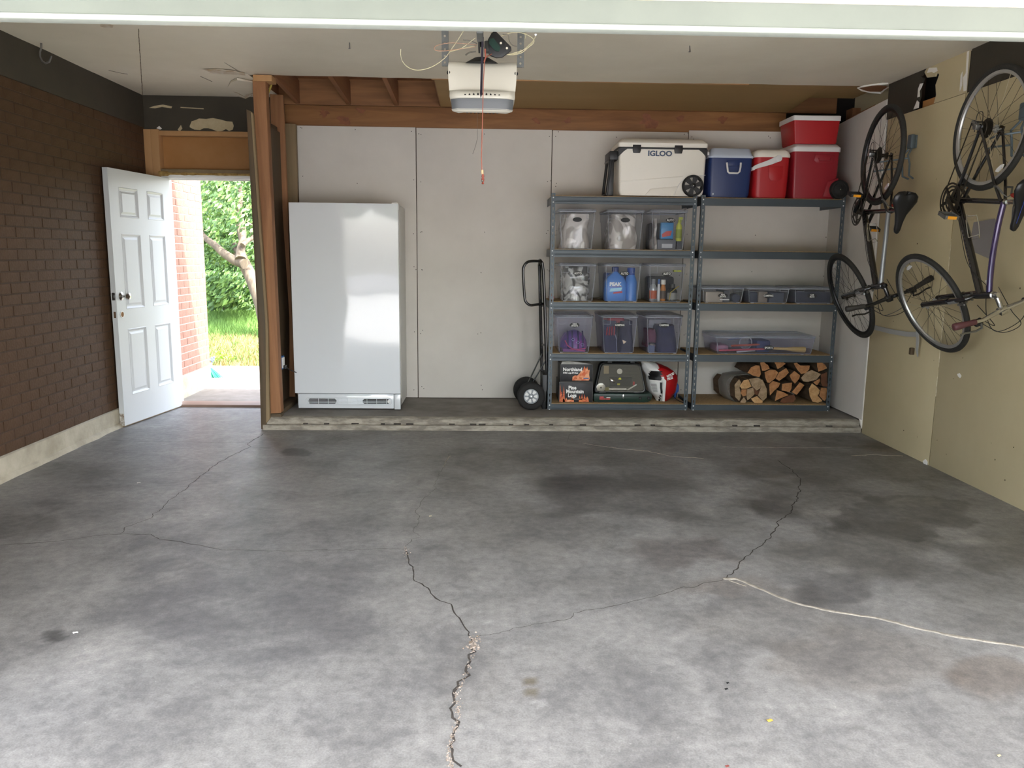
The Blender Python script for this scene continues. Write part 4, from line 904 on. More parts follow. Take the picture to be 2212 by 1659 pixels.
tag(MB().prism([(1.145,SY+.045,.70),(1.195,SY+.045,.68),(1.155,SY+.045,.665)], (0,.01,0)).build('foil_scrap', mat('gold_foil','a9977a',.3,.5), None), 'gold foil scrap in the middle CAMPING bin', 'foil')
crumple('sleeping_bag', 'navy sleeping bag filling the right CAMPING bin', 1.535, SY+.20, .592, .100, .17, .23, K['navy'], 31, amp=.02)
crumple('maroon_pillow', 'maroon cloth at the left inside the right CAMPING bin', 1.40, SY+.16, .64, .052, .11, .15, K['maroon'], 34, amp=.02, cat='fabric')
tag(MB().lathe([(.03,0),(.034,.004),(.028,.012),(.012,.018)], (1.405,SY+.06,.665), (0,-.4,1), 18).build('steel_cup', K['chrome'], None), 'small steel dish at the lower left inside the right CAMPING bin', 'dish')
tag(MB().box((1.375,SY+.05,.592),(1.43,SY+.13,.655)).build('cream_box', mat('slate_goods','55607c',.6), None, bevel=.006), 'slate box under the small steel dish', 'box')
tag(MB().box((1.42,SY+.30,.60),(1.62,SY+.40,.86)).build('foam_sheet', mat('pale_foam','a8a6ac',.8), None, bevel=.01), 'pale foam sheet at the back of the right CAMPING bin', 'foam')
# low bins
def goods(nm, lb, x0, x1, y0, y1, z0, z1, c, b=.006, cat='pack'): return tag(MB().box((x0,y0,z0),(x1,y1,z1)).build(nm, mat(nm, c, .6), None, bevel=b), lb, cat)
goods('paper_stack', 'cream paper stack inside the REAL ESTATE bin', 1.85, 2.00, SY+.05, SY+.32, 1.032, 1.12, 'a79c90', cat='papers')
goods('grey_folder', 'dark grey folder inside the REAL ESTATE bin', 2.005, 2.06, SY+.05, SY+.3, 1.032, 1.13, '55565c', cat='folder')
tag(MB().lathe([(.034,0),(.036,.003),(.036,.10),(.03,.11)], (2.115,SY+.055,1.068), (0,1,0), 18).build('tape_roll', mat('navy_roll','2b3044',.6), None), 'navy round roll at the right inside the REAL ESTATE bin', 'roll')
goods('white_card', 'white card lying low inside the REAL ESTATE bin', 1.97, 2.05, SY+.03, SY+.045, 1.05, 1.06, 'd6d6d6', .001, 'card')
goods('navy_pack', 'navy pack at the left inside the low CAMPING bin', 2.235, 2.30, SY+.05, SY+.36, 1.032, 1.12, '2c3446')
goods('tan_pack', 'tan and grey pack in the middle of the low CAMPING bin', 2.31, 2.39, SY+.06, SY+.36, 1.032, 1.125, '84796f')
goods('dark_pack', 'dark slate pack at the right inside the low CAMPING bin', 2.40, 2.53, SY+.05, SY+.36, 1.032, 1.12, '3c4252')
goods('mat_stack', 'stack of dark navy car mats inside the CAR MATS bin', 2.625, 2.935, SY+.05, SY+.40, 1.032, 1.13, '20253a', cat='mats')
# long bin contents
for k, (x0, x1, z, c, lb) in enumerate(((1.99,2.42,.62,'c2505a','pink-red stick lying in the long SPORTS bin'),(2.10,2.44,.66,'b5563c','orange-red stick above the pink one in the long SPORTS bin'),(2.16,2.38,.607,'e6e4e6','white stick at the bottom of the long SPORTS bin'))):
    tag(MB().cyl((x0,SY+.05+k*.02,z-.006), (x1,SY+.10+k*.02,z+.006), .009, n=10).build('sports_stick', mat('stick_%s' % c, c, .5), None), lb, 'stick')
t = thing('toy_bat', 'yellow plastic bat at the right inside the long SPORTS bin', 'bat', (2.6, SY+.08, .62))
MB().lathe([(.008,0),(.012,.02),(.013,.12),(.022,.18),(.026,.27),(.024,.285),(.001,.29)], (2.475,SY+.09,.632), (1,0,-.03), 14).build('barrel', mat('yellow_bat','cfae62',.45), t)
goods('navy_cloth', 'navy folded cloth in the middle of the long SPORTS bin', 2.33, 2.46, SY+.10, SY+.33, .594, .70, '23305c', .02, 'cloth')
goods('pink_pad', 'pinkish pad at the left inside the long SPORTS bin', 1.985, 2.10, SY+.12, SY+.34, .594, .655, 'b07f92', .02, 'pad')
t = thing('lacrosse_ring', 'white netted ring standing at the back of the long SPORTS bin', 'ring', (2.27, SY+.2, .66)); MB().tube([(2.27+.055*math.cos(a), SY+.2, .668+.055*math.sin(a)) for a in [2*PI*k/24 for k in range(24)]], .005, 6, closed=True).build('ring_frame', mat('white_ring','cdcad2',.5), t)
mb = MB()
for k in range(-4, 5): q = math.sqrt(max(0, .055**2-(k*.012)**2)); mb.tube([(2.27+k*.012,SY+.2,.668-q),(2.27+k*.012,SY+.2,.668+q)], .001, 4); mb.tube([(2.27-q,SY+.2,.668+k*.012),(2.27+q,SY+.2,.668+k*.012)], .001, 4)
mb.build('net', K['white_trim'], t)
tag(MB().lathe([(.005,0),(.006,.02),(.003,.16)], (2.09,SY+.14,.70), (1,.2,.1), 10).build('racket_handle', mat('grey_blue_handle','7a86a5',.5), None), 'grey-blue handle near the lid of the long SPORTS bin', 'handle')

# ============================================================ COOLERS ON THE TOP SHELF
TS = 1.905
K['cream'] = mat('cooler_cream_white', 'e4dfd3', .4, bump=.02, bscale=40); K['cwhite'] = mat('cooler_lid_white', 'dcdad8', .4)
K['coolred'] = mat('cooler_red', 'a8191f', .42, bump=.03, bscale=60); K['coolred2'] = mat('cooler_dark_red', '8f1926', .42, bump=.03, bscale=60); K['coolblue'] = mat('cooler_navy', '1c2f5e', .4, bump=.02, bscale=60)
K['bluegrey'] = mat('cooler_pale_blue_lid', 'b9c2d0', .4)
def rrect(x0, x1, y0, y1, z, r=.025, n=4):
    o = []
    for (qx, qy, a0) in ((x1-r, y0+r, -PI/2), (x1-r, y1-r, 0), (x0+r, y1-r, PI/2), (x0+r, y0+r, PI)):
        for k in range(n+1): a = a0 + PI/2*k/n; o.append((qx+r*math.cos(a), qy+r*math.sin(a), z))
    return o
# -- white wheeled cooler
cy0, cy1 = SY+.02, SY+.42
t = thing('wheeled_cooler', 'large cream-white wheeled cooler with black trim and IGLOO lettering', 'cooler', (1.43, SY+.22, TS))
MB().loft([rrect(1.085,1.775,cy0+.02,cy1-.02,TS+.010), rrect(1.068,1.785,cy0+.012,cy1-.012,TS+.05), rrect(1.062,1.790,cy0+.004,cy1-.004,TS+.30), rrect(1.060,1.792,cy0,cy1,TS+.385)]).build('body', K['cream'], t, smooth=40)
MB().loft([rrect(1.056,1.795,cy0-.004,cy1,TS+.384), rrect(1.056,1.796,cy0-.004,cy1,TS+.399)]).build('black_seal', K['black'], t, bevel=.002)
MB().loft([rrect(1.052,1.800,cy0-.010,cy1+.004,TS+.399), rrect(1.052,1.800,cy0-.012,cy1+.004,TS+.432), rrect(1.062,1.790,cy0-.002,cy1,TS+.445), rrect(1.085,1.770,cy0+.04,cy1-.03,TS+.470), rrect(1.092,1.762,cy0+.05,cy1-.04,TS+.474)]).build('lid', K['cream'], t, smooth=40)
for sgn, xx in ((1, 1.056), (-1, 1.796)):
    MB().prism([(xx, cy0-.0045, TS+.386), (xx+sgn*.075, cy0-.0045, TS+.386), (xx+sgn*.045, cy0-.004, TS+.365), (xx+sgn*.004, cy0-.002, TS+.325), (xx, cy0-.001, TS+.325)], (0,.05,0)).build('corner_guard', K['black'], t, smooth=0)
for xx in (1.205, 1.552):
    MB().prism([(xx-.034,cy0-.016,TS+.416),(xx+.034,cy0-.016,TS+.416),(xx+.034,cy0-.016,TS+.375),(xx+.028,cy0-.016,TS+.352),(xx-.028,cy0-.016,TS+.352),(xx-.034,cy0-.016,TS+.375)], (0,.016,0)).build('latch', K['black'], t, bevel=.002)
MB().prism([(1.325,cy0-.0125,TS+.404),(1.535,cy0-.0125,TS+.404),(1.525,cy0-.0125,TS+.418),(1.335,cy0-.0125,TS+.418)], (0,-.002,0)).build('lid_ridge', K['cream'], t)
MB().prism([(1.285,cy0+.0015,TS+.375),(1.53,cy0+.0015,TS+.375),(1.50,cy0+.0015,TS+.325),(1.315,cy0+.0015,TS+.325)], (0,-.0028,0)).build('name_panel', K['cream'], t, bevel=.001)
text('IGLOO', .058, front(1.40, cy0-.003, TS+.348), mat('igloo_blue_grey','44546a',.5), t, 'lettering', bold=.0022, sx=1.12, depth=.001)
MB().prism([(1.29,cy0+.012,TS+.012),(1.335,cy0+.010,TS+.065),(1.56,cy0+.008,TS+.088),(1.54,cy0+.012,TS+.012)], (0,-.006,0)).build('lower_panel', K['cream'], t, bevel=.0015)
MB().prism([(1.07,cy0+.008,TS+.115),(1.60,cy0+.006,TS+.165),(1.60,cy0+.006,TS+.172),(1.07,cy0+.006,TS+.124)], (0,-.004,0)).build('moulded_ridge', K['cream'], t, bevel=.001)
P = [(1.790,TS+.182),(1.72,TS+.175),(1.66,TS+.165),(1.61,TS+.145),(1.575,TS+.11),(1.55,TS+.06),(1.53,TS+.012)]
MB().tube([(x, cy0+.006, z) for x, z in P], .003, 6).build('wheel_arch', K['cwhite'], t)
def cooler_wheel(name, c, R, par, holes=True, w=.05):
    wh = MB().ring((c[0], c[1], c[2]), (0,-1,0), R, [(0,.012),(-.004,.022),(-.016,.022),(-.018,.012),(-.018,-.022),(-.004,-.022),(0,-.012)], 40).build(name, K['rubber'], par, smooth=50)
    wh['org'] = par['org']; mb = MB().lathe([(.020,.024),(.016,.027),(.001,.028)], c, (0,-1,0), 20)
    mb.lathe([(.020,-.01),(.020,.024)], c, (0,-1,0), 20, cap=False)
    for k in range(6):
        a = 2*PI*k/6 + .26; d = Vector((math.cos(a), 0, math.sin(a))); e = Vector((-math.sin(a), 0, math.cos(a))); C0 = Vector(c)
        mb.prism([tuple(C0 + d*.015 + e*.012 + Vector((0,-.018,0))), tuple(C0 + d*(R-.015) + e*.022 + Vector((0,-.018,0))), tuple(C0 + d*(R-.015) - e*.022 + Vector((0,-.018,0))), tuple(C0 + d*.015 - e*.012 + Vector((0,-.018,0)))], (0,.010,0))
    mb.build('spokes', K['black'], wh); MB().lathe([(.006,.027),(.004,.031),(.001,.032)], c, (0,-1,0), 12).build('axle_cap', K['chrome'], wh)
    return wh
cooler_wheel('wheel', (1.683, cy0-.012, TS+.092), .088, t)
mb = MB()
for y in (cy0+.06, cy0+.30):
    mb.tube([(1.058,y,TS+.34),(1.03,y,TS+.345),(1.005,y,TS+.31),(.995,y,TS+.20),(.985,y,TS+.10),(.978,y,TS+.02)], .013, 8)
mb.tube([(.978,cy0+.05,TS+.02),(.978,cy0+.31,TS+.02)], .014, 8); mb.tube([(1.0,cy0+.05,TS+.30),(1.0,cy0+.31,TS+.30)], .016, 8)
mb.box((.99,cy0+.04,TS+.30),(1.06,cy0+.32,TS+.37)); mb.box((.985,cy0+.05,TS+.01),(1.03,cy0+.09,TS+.32))
mb.build('pull_handle', K['black'], t, bevel=.003)
# -- navy cooler
cy0, cy1 = SY+.03, SY+.49
t = thing('cooler', 'navy blue cooler with a pale blue-white lid and white bail handle', 'cooler', (2.0, SY+.29, TS))
MB().loft([rrect(1.835,2.165,cy0+.012,cy1-.012,TS+.006,.035), rrect(1.828,2.175,cy0+.008,cy1-.01,TS+.03,.035), rrect(1.822,2.188,cy0,cy1,TS+.325,.035)]).build('body', K['coolblue'], t, smooth=50)
MB().loft([rrect(1.818,2.192,cy0-.005,cy1,TS+.325,.035), rrect(1.816,2.194,cy0-.007,cy1,TS+.338,.035), rrect(1.826,2.184,cy0+.002,cy1-.01,TS+.352,.035), rrect(1.842,2.172,cy0+.03,cy1-.03,TS+.402,.03), rrect(1.848,2.166,cy0+.036,cy1-.036,TS+.406,.03)]).build('lid', K['bluegrey'], t, smooth=45)
MB().box((1.965,cy0-.004,TS+.26),(2.075,cy0+.01,TS+.31)).build('handle_boss', K['coolblue'], t, bevel=.004)
MB().tube([(1.962,cy0-.010,TS+.285),(1.966,cy0-.018,TS+.25),(1.972,cy0-.02,TS+.212),(1.985,cy0-.02,TS+.200),(2.055,cy0-.02,TS+.200),(2.070,cy0-.02,TS+.212),(2.077,cy0-.018,TS+.25),(2.080,cy0-.010,TS+.285)], .008, 8).build('bail_handle', K['cwhite'], t)
MB().box((1.803,cy0+.02,TS+.345),(1.822,cy0+.05,TS+.375)).build('hinge_tab', K['cwhite'], t, bevel=.003)
MB().cyl((1.862,cy0+.003,TS+.03),(1.862,cy0-.004,TS+.03),.007).build('drain_dot', K['bluegrey'], t)
# -- red cooler with swing handle
cy0, cy1 = SY+.03, SY+.42
t = thing('cooler', 'small bright red cooler with a domed white lid and swing handle', 'cooler', (2.36, SY+.22, TS))
MB().loft([rrect(2.215,2.490,cy0+.012,cy1-.012,TS+.005,.05,6), rrect(2.208,2.498,cy0+.006,cy1-.008,TS+.03,.05,6), rrect(2.206,2.506,cy0,cy1,TS+.335,.05,6)]).build('body', K['coolred'], t, smooth=50)
MB().loft([rrect(2.203,2.509,cy0-.003,cy1,TS+.335,.05,6), rrect(2.201,2.511,cy0-.005,cy1,TS+.352,.05,6), rrect(2.212,2.500,cy0+.008,cy1-.01,TS+.385,.05,6), rrect(2.235,2.478,cy0+.03,cy1-.03,TS+.400,.045,6), rrect(2.262,2.455,cy0+.06,cy1-.06,TS+.404,.04,6)]).build('lid', K['cream'], t, smooth=60)
MB().prism([(2.320,cy0-.002,TS+.265),(2.440,cy0-.002,TS+.265),(2.440,cy0-.002,TS+.165),(2.415,cy0-.002,TS+.145),(2.345,cy0-.002,TS+.145),(2.325,cy0-.002,TS+.175)], (0,.004,0)).build('moulded_panel', K['coolred'], t, bevel=.002)
P = [(2.19,TS+.245),(2.23,TS+.262),(2.28,TS+.278),(2.33,TS+.295),(2.38,TS+.318),(2.405,TS+.328)]
rings = []
for i, (x, z) in enumerate(P):
    h = .014+.013*i/5; a = .35; rings.append([(x-h*math.sin(a), cy0-.014, z+h*math.cos(a)), (x+h*math.sin(a), cy0-.014, z-h*math.cos(a)), (x+h*math.sin(a), cy0-.002, z-h*math.cos(a)), (x-h*math.sin(a), cy0-.002, z+h*math.cos(a))])
mb = MB().loft(rings); mb.cyl((2.398,cy0-.015,TS+.326),(2.398,cy0-.001,TS+.326),.027,n=20); mb.box((2.180,cy0-.014,TS+.228),(2.20,cy1+.01,TS+.252)); mb.build('swing_handle', K['cwhite'], t, bevel=.002)
# -- large dark red wheeled cooler
cy0, cy1 = SY+.03, SY+.49
t = thing('wheeled_cooler', 'large dark red cooler with white lid and black wheel, under the small red one', 'cooler', (2.72, SY+.29, TS))
MB().loft([rrect(2.545,2.900,cy0+.012,cy1-.012,TS+.004,.02), rrect(2.540,2.905,cy0+.010,cy1-.01,TS+.02,.02), rrect(2.527,2.913,cy0,cy1,TS+.385,.02)]).build('body', K['coolred2'], t, smooth=40)
MB().loft([rrect(2.520,2.918,cy0-.008,cy1,TS+.385,.022), rrect(2.518,2.920,cy0-.010,cy1,TS+.418,.022), rrect(2.524,2.914,cy0-.006,cy1-.004,TS+.424,.022), rrect(2.540,2.900,cy0+.03,cy1-.03,TS+.450,.022)]).build('lid', K['cwhite'], t, smooth=40)
MB().prism([(2.705,cy0-.001,TS+.365),(2.87,cy0-.001,TS+.365),(2.865,cy0+.001,TS+.31),(2.845,cy0+.002,TS+.295),(2.72,cy0+.002,TS+.295),(2.70,cy0+.001,TS+.315)], (0,-.005,0)).build('handle_recess', K['coolred2'], t, bevel=.003)
MB().tube([(2.735,cy0-.006,TS+.335),(2.74,cy0-.008,TS+.31),(2.83,cy0-.008,TS+.31),(2.84,cy0-.006,TS+.335)], .006, 6).build('side_handle', K['coolred2'], t)
MB().loft([[(2.913+a, y, z) for a, z in ((0,TS+.175),(-.09,TS+.14),(-.12,TS+.02),(-.002,TS+.02))] for y in (cy0-.006, cy0+.05)]).build('wheel_housing', K['coolred2'], t, bevel=.004)
mb = MB().lathe([(.001,.034),(.022,.034),(.03,.028),(.052,.028),(.058,.034),(.072,.032),(.078,.022),(.078,-.012),(.07,-.02)], (2.920,cy0-.010,TS+.078), (0,-1,0), 36); wh = mb.build('wheel', K['rubber'], t, smooth=40); wh['org'] = t['org']
MB().lathe([(.007,.034),(.005,.040),(.001,.041)], (2.920,cy0-.010,TS+.078), (0,-1,0), 12).build('axle_cap', K['chrome'], wh)
# -- small red cooler on top
z0 = TS+.450
t = thing('cooler', 'small red cooler with a flat white lid, stacked on the large dark red one', 'cooler', (2.71, SY+.2, z0))
MB().loft([rrect(2.535,2.880,cy0+.02,cy0+.30,z0,.012), rrect(2.530,2.885,cy0+.016,cy0+.31,z0+.01,.012), rrect(2.510,2.898,cy0+.006,cy0+.33,z0+.185,.012)]).build('body', K['coolred'], t, smooth=40)
MB().loft([rrect(2.504,2.902,cy0-.002,cy0+.34,z0+.185,.012), rrect(2.504,2.902,cy0-.002,cy0+.34,z0+.222,.012), rrect(2.510,2.896,cy0+.004,cy0+.334,z0+.226,.012)]).build('lid', K['cwhite'], t, smooth=30)
# ============================================================ BOTTOM SHELF GOODS
BS = .150
K['cartonblack'] = mat('black_carton_print','1c1a1c',.5,col2='28262a',scale=20); K['cartongrey'] = mat('grey_carton_edge','6d6a66',.8)
K['flame'] = mat('flame_print_orange','d8602a',.5,col2='f0a878',scale=14,lo=.4,hi=.6,dist=2); K['flamer'] = mat('flame_print_red','b03a20',.5,col2='e08040',scale=18,lo=.4,hi=.6,dist=2)
K['printw'] = mat('white_carton_print','f1efec',.5)
def carton(name, label, x0, x1, y0, y1, z0, z1, rz=0):
    t = thing(name, label, 'box', ((x0+x1)/2, (y0+y1)/2, z0))
    MB().box((x0,y0,z0),(x1,y1,z1)).build('carton', K['cartonblack'], t, bevel=.003)
    mb = MB(); 
    for a, b in (((x0,z0),(x1,z0)),((x0,z1),(x1,z1)),((x0,z0),(x0,z1)),((x1,z0),(x1,z1))): mb.tube([(a[0],y0,a[1]),(b[0],y0,b[1])], .0016, 4)
    mb.build('worn_edges', K['cartongrey'], t); return t
def flames(t, x0, x1, z0, zt, y, mt, n, seed, base=None):
    r = random.Random(seed); pts = [(x0, y, z0)]
    for i in range(n):
        a = x0+(x1-x0)*(i+.25)/n; b = x0+(x1-x0)*(i+.75)/n; pts += [(a, y, z0+(zt-z0)*r.uniform(.55,1)), (b, y, z0+(zt-z0)*r.uniform(.2,.5))]
    pts.append((x1, y, z0)); MB().prism(pts, (0,-.0006,0)).build('flame_print', mt, t, smooth=0)
y0 = SY+.07
t = carton('firelog_box', 'black printed fire log box with Pine Mountain Logs lettering, lower of the two boxes', .608, .900, y0-.02, y0+.30, BS, BS+.178)
yy = y0-.0215
flames(t, .612, .66, BS+.004, BS+.165, yy, K['flamer'], 3, 2); flames(t, .64, .74, BS+.004, BS+.055, yy, K['flame'], 4, 4); flames(t, .78, .87, BS+.004, BS+.09, yy, K['flamer'], 4, 7)
for s, xx, zz in (('Pine', .722, BS+.128), ('Mountain', .745, BS+.095), ('Logs', .722, BS+.060)): text(s, .044, front(xx, yy-.0012, zz), K['printw'], t, 'lettering', bold=.0018, sx=.92)
MB().box((.69,yy-.0006,BS+.024),(.81,yy+.0,BS+.033)).build('pale_line', K['cartongrey'], t)
t = carton('firelog_box', 'black printed box with Northland lettering and a fire picture, stacked on the lower box', .618, .898, y0, y0+.28, BS+.180, BS+.330)
yy = y0-.0015
MB().prism([(.722,yy,BS+.190),(.724,yy,BS+.222),(.745,yy,BS+.235),(.765,yy,BS+.232),(.79,yy,BS+.26),(.80,yy,BS+.29),(.812,yy,BS+.275),(.825,yy,BS+.318),(.838,yy,BS+.29),(.85,yy,BS+.312),(.858,yy,BS+.28),(.872,yy,BS+.285),(.868,yy,BS+.24),(.874,yy,BS+.21),(.868,yy,BS+.19)], (0,-.0006,0)).build('flame_print', K['flame'], t, smooth=0)
for a in (.735, .775): MB().prism([(a,yy-.0008,BS+.205),(a+.012,yy-.0008,BS+.225),(a+.03,yy-.0008,BS+.215),(a+.028,yy-.0008,BS+.198)], (0,-.0004,0)).build('ember_print', K['flamer'], t, smooth=0)
MB().box((.82,yy-.0015,BS+.205),(.865,yy-.0005,BS+.213)).build('blue_print', mat('blue_print','3c62a0',.5), t)
text('Northland', .042, front(.722, yy-.0012, BS+.286), K['printw'], t, 'lettering', bold=.0014, sx=.95)
text('4/3lb Logs-Bûches', .018, front(.705, yy-.0012, BS+.256), K['printw'], t, 'small_lettering', bold=.0008)
tag(MB().loft([[(.622,y0+.01,BS+.331),(.892,y0+.01,BS+.331),(.885,y0+.26,BS+.331),(.625,y0+.26,BS+.331)],[(.635,y0+.03,BS+.352),(.70,y0+.025,BS+.358),(.878,y0+.24,BS+.352),(.64,y0+.24,BS+.360)]]).build('paper_bag', mat('white_grey_paper','c6c3bc',.7,col2='a8a59f',scale=10), None), 'flattened whitish paper bag on top of the two black fire log boxes', 'bag')
# camping stove
t = thing('camping_stove', 'dark green folded camping stove under the clear-fronted tool case', 'stove', (1.165, SY+.2, BS))
gx0, gx1 = .910, 1.425
K['stovegreen'] = mat('stove_dark_green','21382f',.4)
P = [(gx0+.01,BS+.004),(gx1-.04,BS+.004),(gx1-.012,BS+.018),(gx1,BS+.05),(gx1-.005,BS+.078),(gx0+.002,BS+.078),(gx0,BS+.05),(gx0+.004,BS+.015)]
MB().prism([(x, SY+.05, z) for x, z in P], (0,.33,0)).build('case', K['stovegreen'], t, bevel=.006, seg=2)
MB().box((gx0,SY+.046,BS+.055),(gx1-.004,SY+.052,BS+.060)).build('seam', K['black'], t)
MB().box((1.163,SY+.038,BS+.034),(1.176,SY+.052,BS+.074)).build('latch', K['chrome'], t, bevel=.002)
MB().box((.962,SY+.0455,BS+.040),(.998,SY+.049,BS+.053)).build('red_badge', mat('stove_red_badge','c4474a',.4), t, bevel=.002)
for a_, b_ in ((.962,1.012),(1.016,1.056)): MB().box((a_,SY+.047,BS+.026),(b_,SY+.050,BS+.037)).build('red_print', mat('stove_red_print','b8423a',.5), t)
MB().box((1.022,SY+.047,BS+.041),(1.056,SY+.050,BS+.047)).build('white_print', K['printw'], t)
for x in (1.318, 1.392): MB().lathe([(.013,0),(.013,.006),(.008,.010)], (x,SY+.05,BS+.040), (0,-1,0), 18).build('knob', K['black'], t)
MB().box((gx0+.04,SY+.06,BS),(gx1-.06,SY+.36,BS+.006)).build('feet', K['black'], t)
# clear fronted tool case leaning on top
t = thing('utensil_case', 'black hard case with a clear front showing grill tools, standing on the green stove', 'case', (1.145, SY+.12, BS+.08))
zb, zt_ = BS+.082, BS+.352
def cy_(z, off=0): return SY+.075 + (z-zb)*.18 + off
O = [(.925,zb+.006),(.940,zb),(1.352,zb),(1.368,zb+.008),(1.374,zb+.03),(1.330,zt_-.035),(1.318,zt_-.02),(1.295,zt_-.013),(1.0,zt_-.010),(.978,zt_-.018),(.963,zt_-.04),(.922,zb+.03)]
MB().prism([(x, cy_(z), z) for x, z in O], (0,.09,0)).build('case_shell', K['black'], t, bevel=.006)
I = [(1.145+(x-1.145)*.90, zb+.135+(z-zb-.135)*.86) for x, z in O]
MB().prism([(x, cy_(z)-.0015, z) for x, z in I], (0,.004,0)).build('tray', mat('charcoal_tray','4a4744',.55), t, smooth=0)
MB().tube([(x, cy_(z)-.004, z) for x, z in [(1.145+(x-1.145)*.94, zb+.135+(z-zb-.135)*.92) for x, z in O]], .005, 6, closed=True).build('front_rim', K['black_m'], t)
MB().tube([(1.065,cy_(zt_)+.02,zt_-.012),(1.065,cy_(zt_)+.02,zt_+.012),(1.072,cy_(zt_)+.02,zt_+.016),(1.255,cy_(zt_)+.02,zt_+.016),(1.262,cy_(zt_)+.02,zt_+.012),(1.262,cy_(zt_)+.02,zt_-.012)], .006, 6).build('carry_handle', K['black'], t)
for x in (1.045, 1.245): MB().box((x-.01,cy_(zt_)+.0,zt_-.014),(x+.03,cy_(zt_)+.04,zt_+.006)).build('handle_hinge', K['black'], t, bevel=.002)
for x in (.99, 1.30): MB().box((x-.03,cy_(zb)-.006,zb-.003),(x+.03,cy_(zb)+.01,zb+.010)).build('latch', K['black'], t, bevel=.002)
mb = MB()
for k in range(6): z = zb+.06+k*.032; mb.box((1.03,cy_(z)-.003,z),(1.30,cy_(z)-.001,z+.002))
mb.build('tray_ribs', K['black'], t)
def ty(z): return cy_(z)-.008
def tool(nm, mb, m): return mb.build(nm, m, t)
z = zb+.045; mb = MB().lathe([(.040,0),(.040,.004),(.034,.006),(.010,.005),(.001,.006)], (.975,ty(z)+.004,z), (0,-1,0), 28); tool('dial_gauge', mb, K['alu'])
tool('gauge_hub', MB().lathe([(.008,.006),(.005,.010)], (.975,ty(z)+.004,z), (0,-1,0), 14), K['black'])
z = zb+.105; tool('whisk_head', MB().lathe([(.004,-.035),(.018,-.02),(.022,0),(.018,.018),(.006,.03)], (1.075,ty(z),z), (.8,0,-.6), 14), K['chrome'])
z = zb+.028; tool('tongs', MB().box((1.045,ty(z),z),(1.20,ty(z)+.004,z+.012)), K['chrome'])
tool('spatula_handle', MB().prism([(1.20,ty(z),z+.0),(1.275,ty(z),z+.045),(1.285,ty(z),z+.05),(1.29,ty(z),z+.042),(1.22,ty(z),z-.002)], (0,.004,0)), K['white_trim'])
tool('olive_handle', MB().box((1.01,ty(z)+.002,z-.008),(1.05,ty(z)+.005,z+.02)), mat('olive_handle','8a8245',.5))
z = zb+.07; tool('tool_card', MB().box((1.05,ty(z)+.003,zb+.055),(1.245,ty(zb+.14)+.006,zb+.135)), mat('black_card','1b1a1a',.5))
tool('yellow_print', MB().prism([(1.125,ty(z)-.004,zb+.118),(1.132,ty(z)-.004,zb+.132),(1.145,ty(z)-.004,zb+.134),(1.152,ty(z)-.004,zb+.122),(1.15,ty(z)-.004,zb+.116)], (0,.002,0)), mat('yellow_print','d9d33a',.5))
tool('yellow_tag', MB().box((1.118,ty(z)-.003,zb+.068),(1.142,ty(z),zb+.082)), mat('yellow_tag','cfc53a',.5))
tool('red_tag', MB().box((1.255,ty(z)-.002,zb+.068),(1.272,ty(z)+.002,zb+.098)), mat('red_tag','b3323c',.5))
tool('cream_board', MB().box((1.0,ty(zb+.2)+.0,zb+.10),(1.045,ty(zb+.2)+.004,zb+.235)), mat('cream_board','a9997c',.6))
tool('oval_sticker', MB().lathe([(.024,0),(.024,.001)], (1.14,ty(zb+.19)+.004,zb+.185), (0,-1,.1), 24), mat('white_oval','e6e6e4',.4))
MB().prism([(x, cy_(z)-.016, z) for x, z in [(1.145+(x-1.145)*.93, zb+.135+(z-zb-.135)*.91) for x, z in O]], (0,.0015,0)).build('clear_cover', clear('clear_case_cover', 'f2f0ec', .06, .05, 'd5d2cd'), t, bevel=0)
# pellet bag
t = thing('pellet_bag', 'slumped red, white and black wood pellet bag on the bottom shelf', 'bag', (1.52, SY+.15, BS))
K['bagred'] = mat('bag_red','a5161c',.28,bump=.25,bscale=14); K['bagwhite'] = mat('bag_white','e1e0dd',.3,bump=.25,bscale=14); K['bagblack'] = mat('bag_black','161416',.3,bump=.2,bscale=14)
prof = [(.0,1.535,.052),(.03,1.545,.075),(.08,1.535,.115),(.13,1.53,.130),(.18,1.53,.138),(.23,1.52,.142),(.27,1.49,.135),(.30,1.46,.115),(.325,1.43,.085),(.345,1.39,.055),(.368,1.352,.022)]
N = 40; rings = []
for j in range(len(prof)*3-2):
    a, f = divmod(j, 3); b = min(a+1, len(prof)-1); f /= 3; z, cx, w_ = [prof[a][q]*(1-f)+prof[b][q]*f for q in range(3)]
    r = []
    for i in range(N):
        th = 2*PI*i/N; k = 1+.07*noise.noise(Vector((math.cos(th)*2.5, math.sin(th)*2.5, z*14)))
        r.append((cx+w_*k*math.cos(th), SY+.17+min(w_, .12)*k*math.sin(th), BS+z*(1 if z < .3 else 1)))
    rings.append(r)
mb = MB()
for j in range(len(rings)-1):
    for i in range(N):
        th = 2*PI*(i+.5)/N - PI; k = (i+1) % N; A = [rings[j][i], rings[j][k], rings[j+1][k], rings[j+1][i]]
        x = sum(p[0] for p in A)/4; z = sum(p[2] for p in A)/4 - BS; fy = A[0][1] < SY+.17
        seam = 1.545 + (z)*-.02
        mi = 0
        if x < 1.53 - max(0, z-.20)*.0 and z < .235: mi = 1
        if z > .20 and x < 1.47 - (.32-z)*.0: mi = 1
        if .19 < z < .285 and 1.40 < x < 1.50: mi = 2
        if z > .285 and x < 1.45: mi = 1
        if 1.498 < x < 1.51 and z < .20: mi = 2
        mb.mi = mi; mb.add(A, [(0,1,2,3)])
mb.mi = 1; mb.add(rings[-1], [tuple(range(N))]); mb.mi = 0; mb.add(rings[0], [tuple(range(N-1,-1,-1))])
mb.build('bag_body', [K['bagred'], K['bagwhite'], K['bagblack']], t, weld=True, smooth=80)
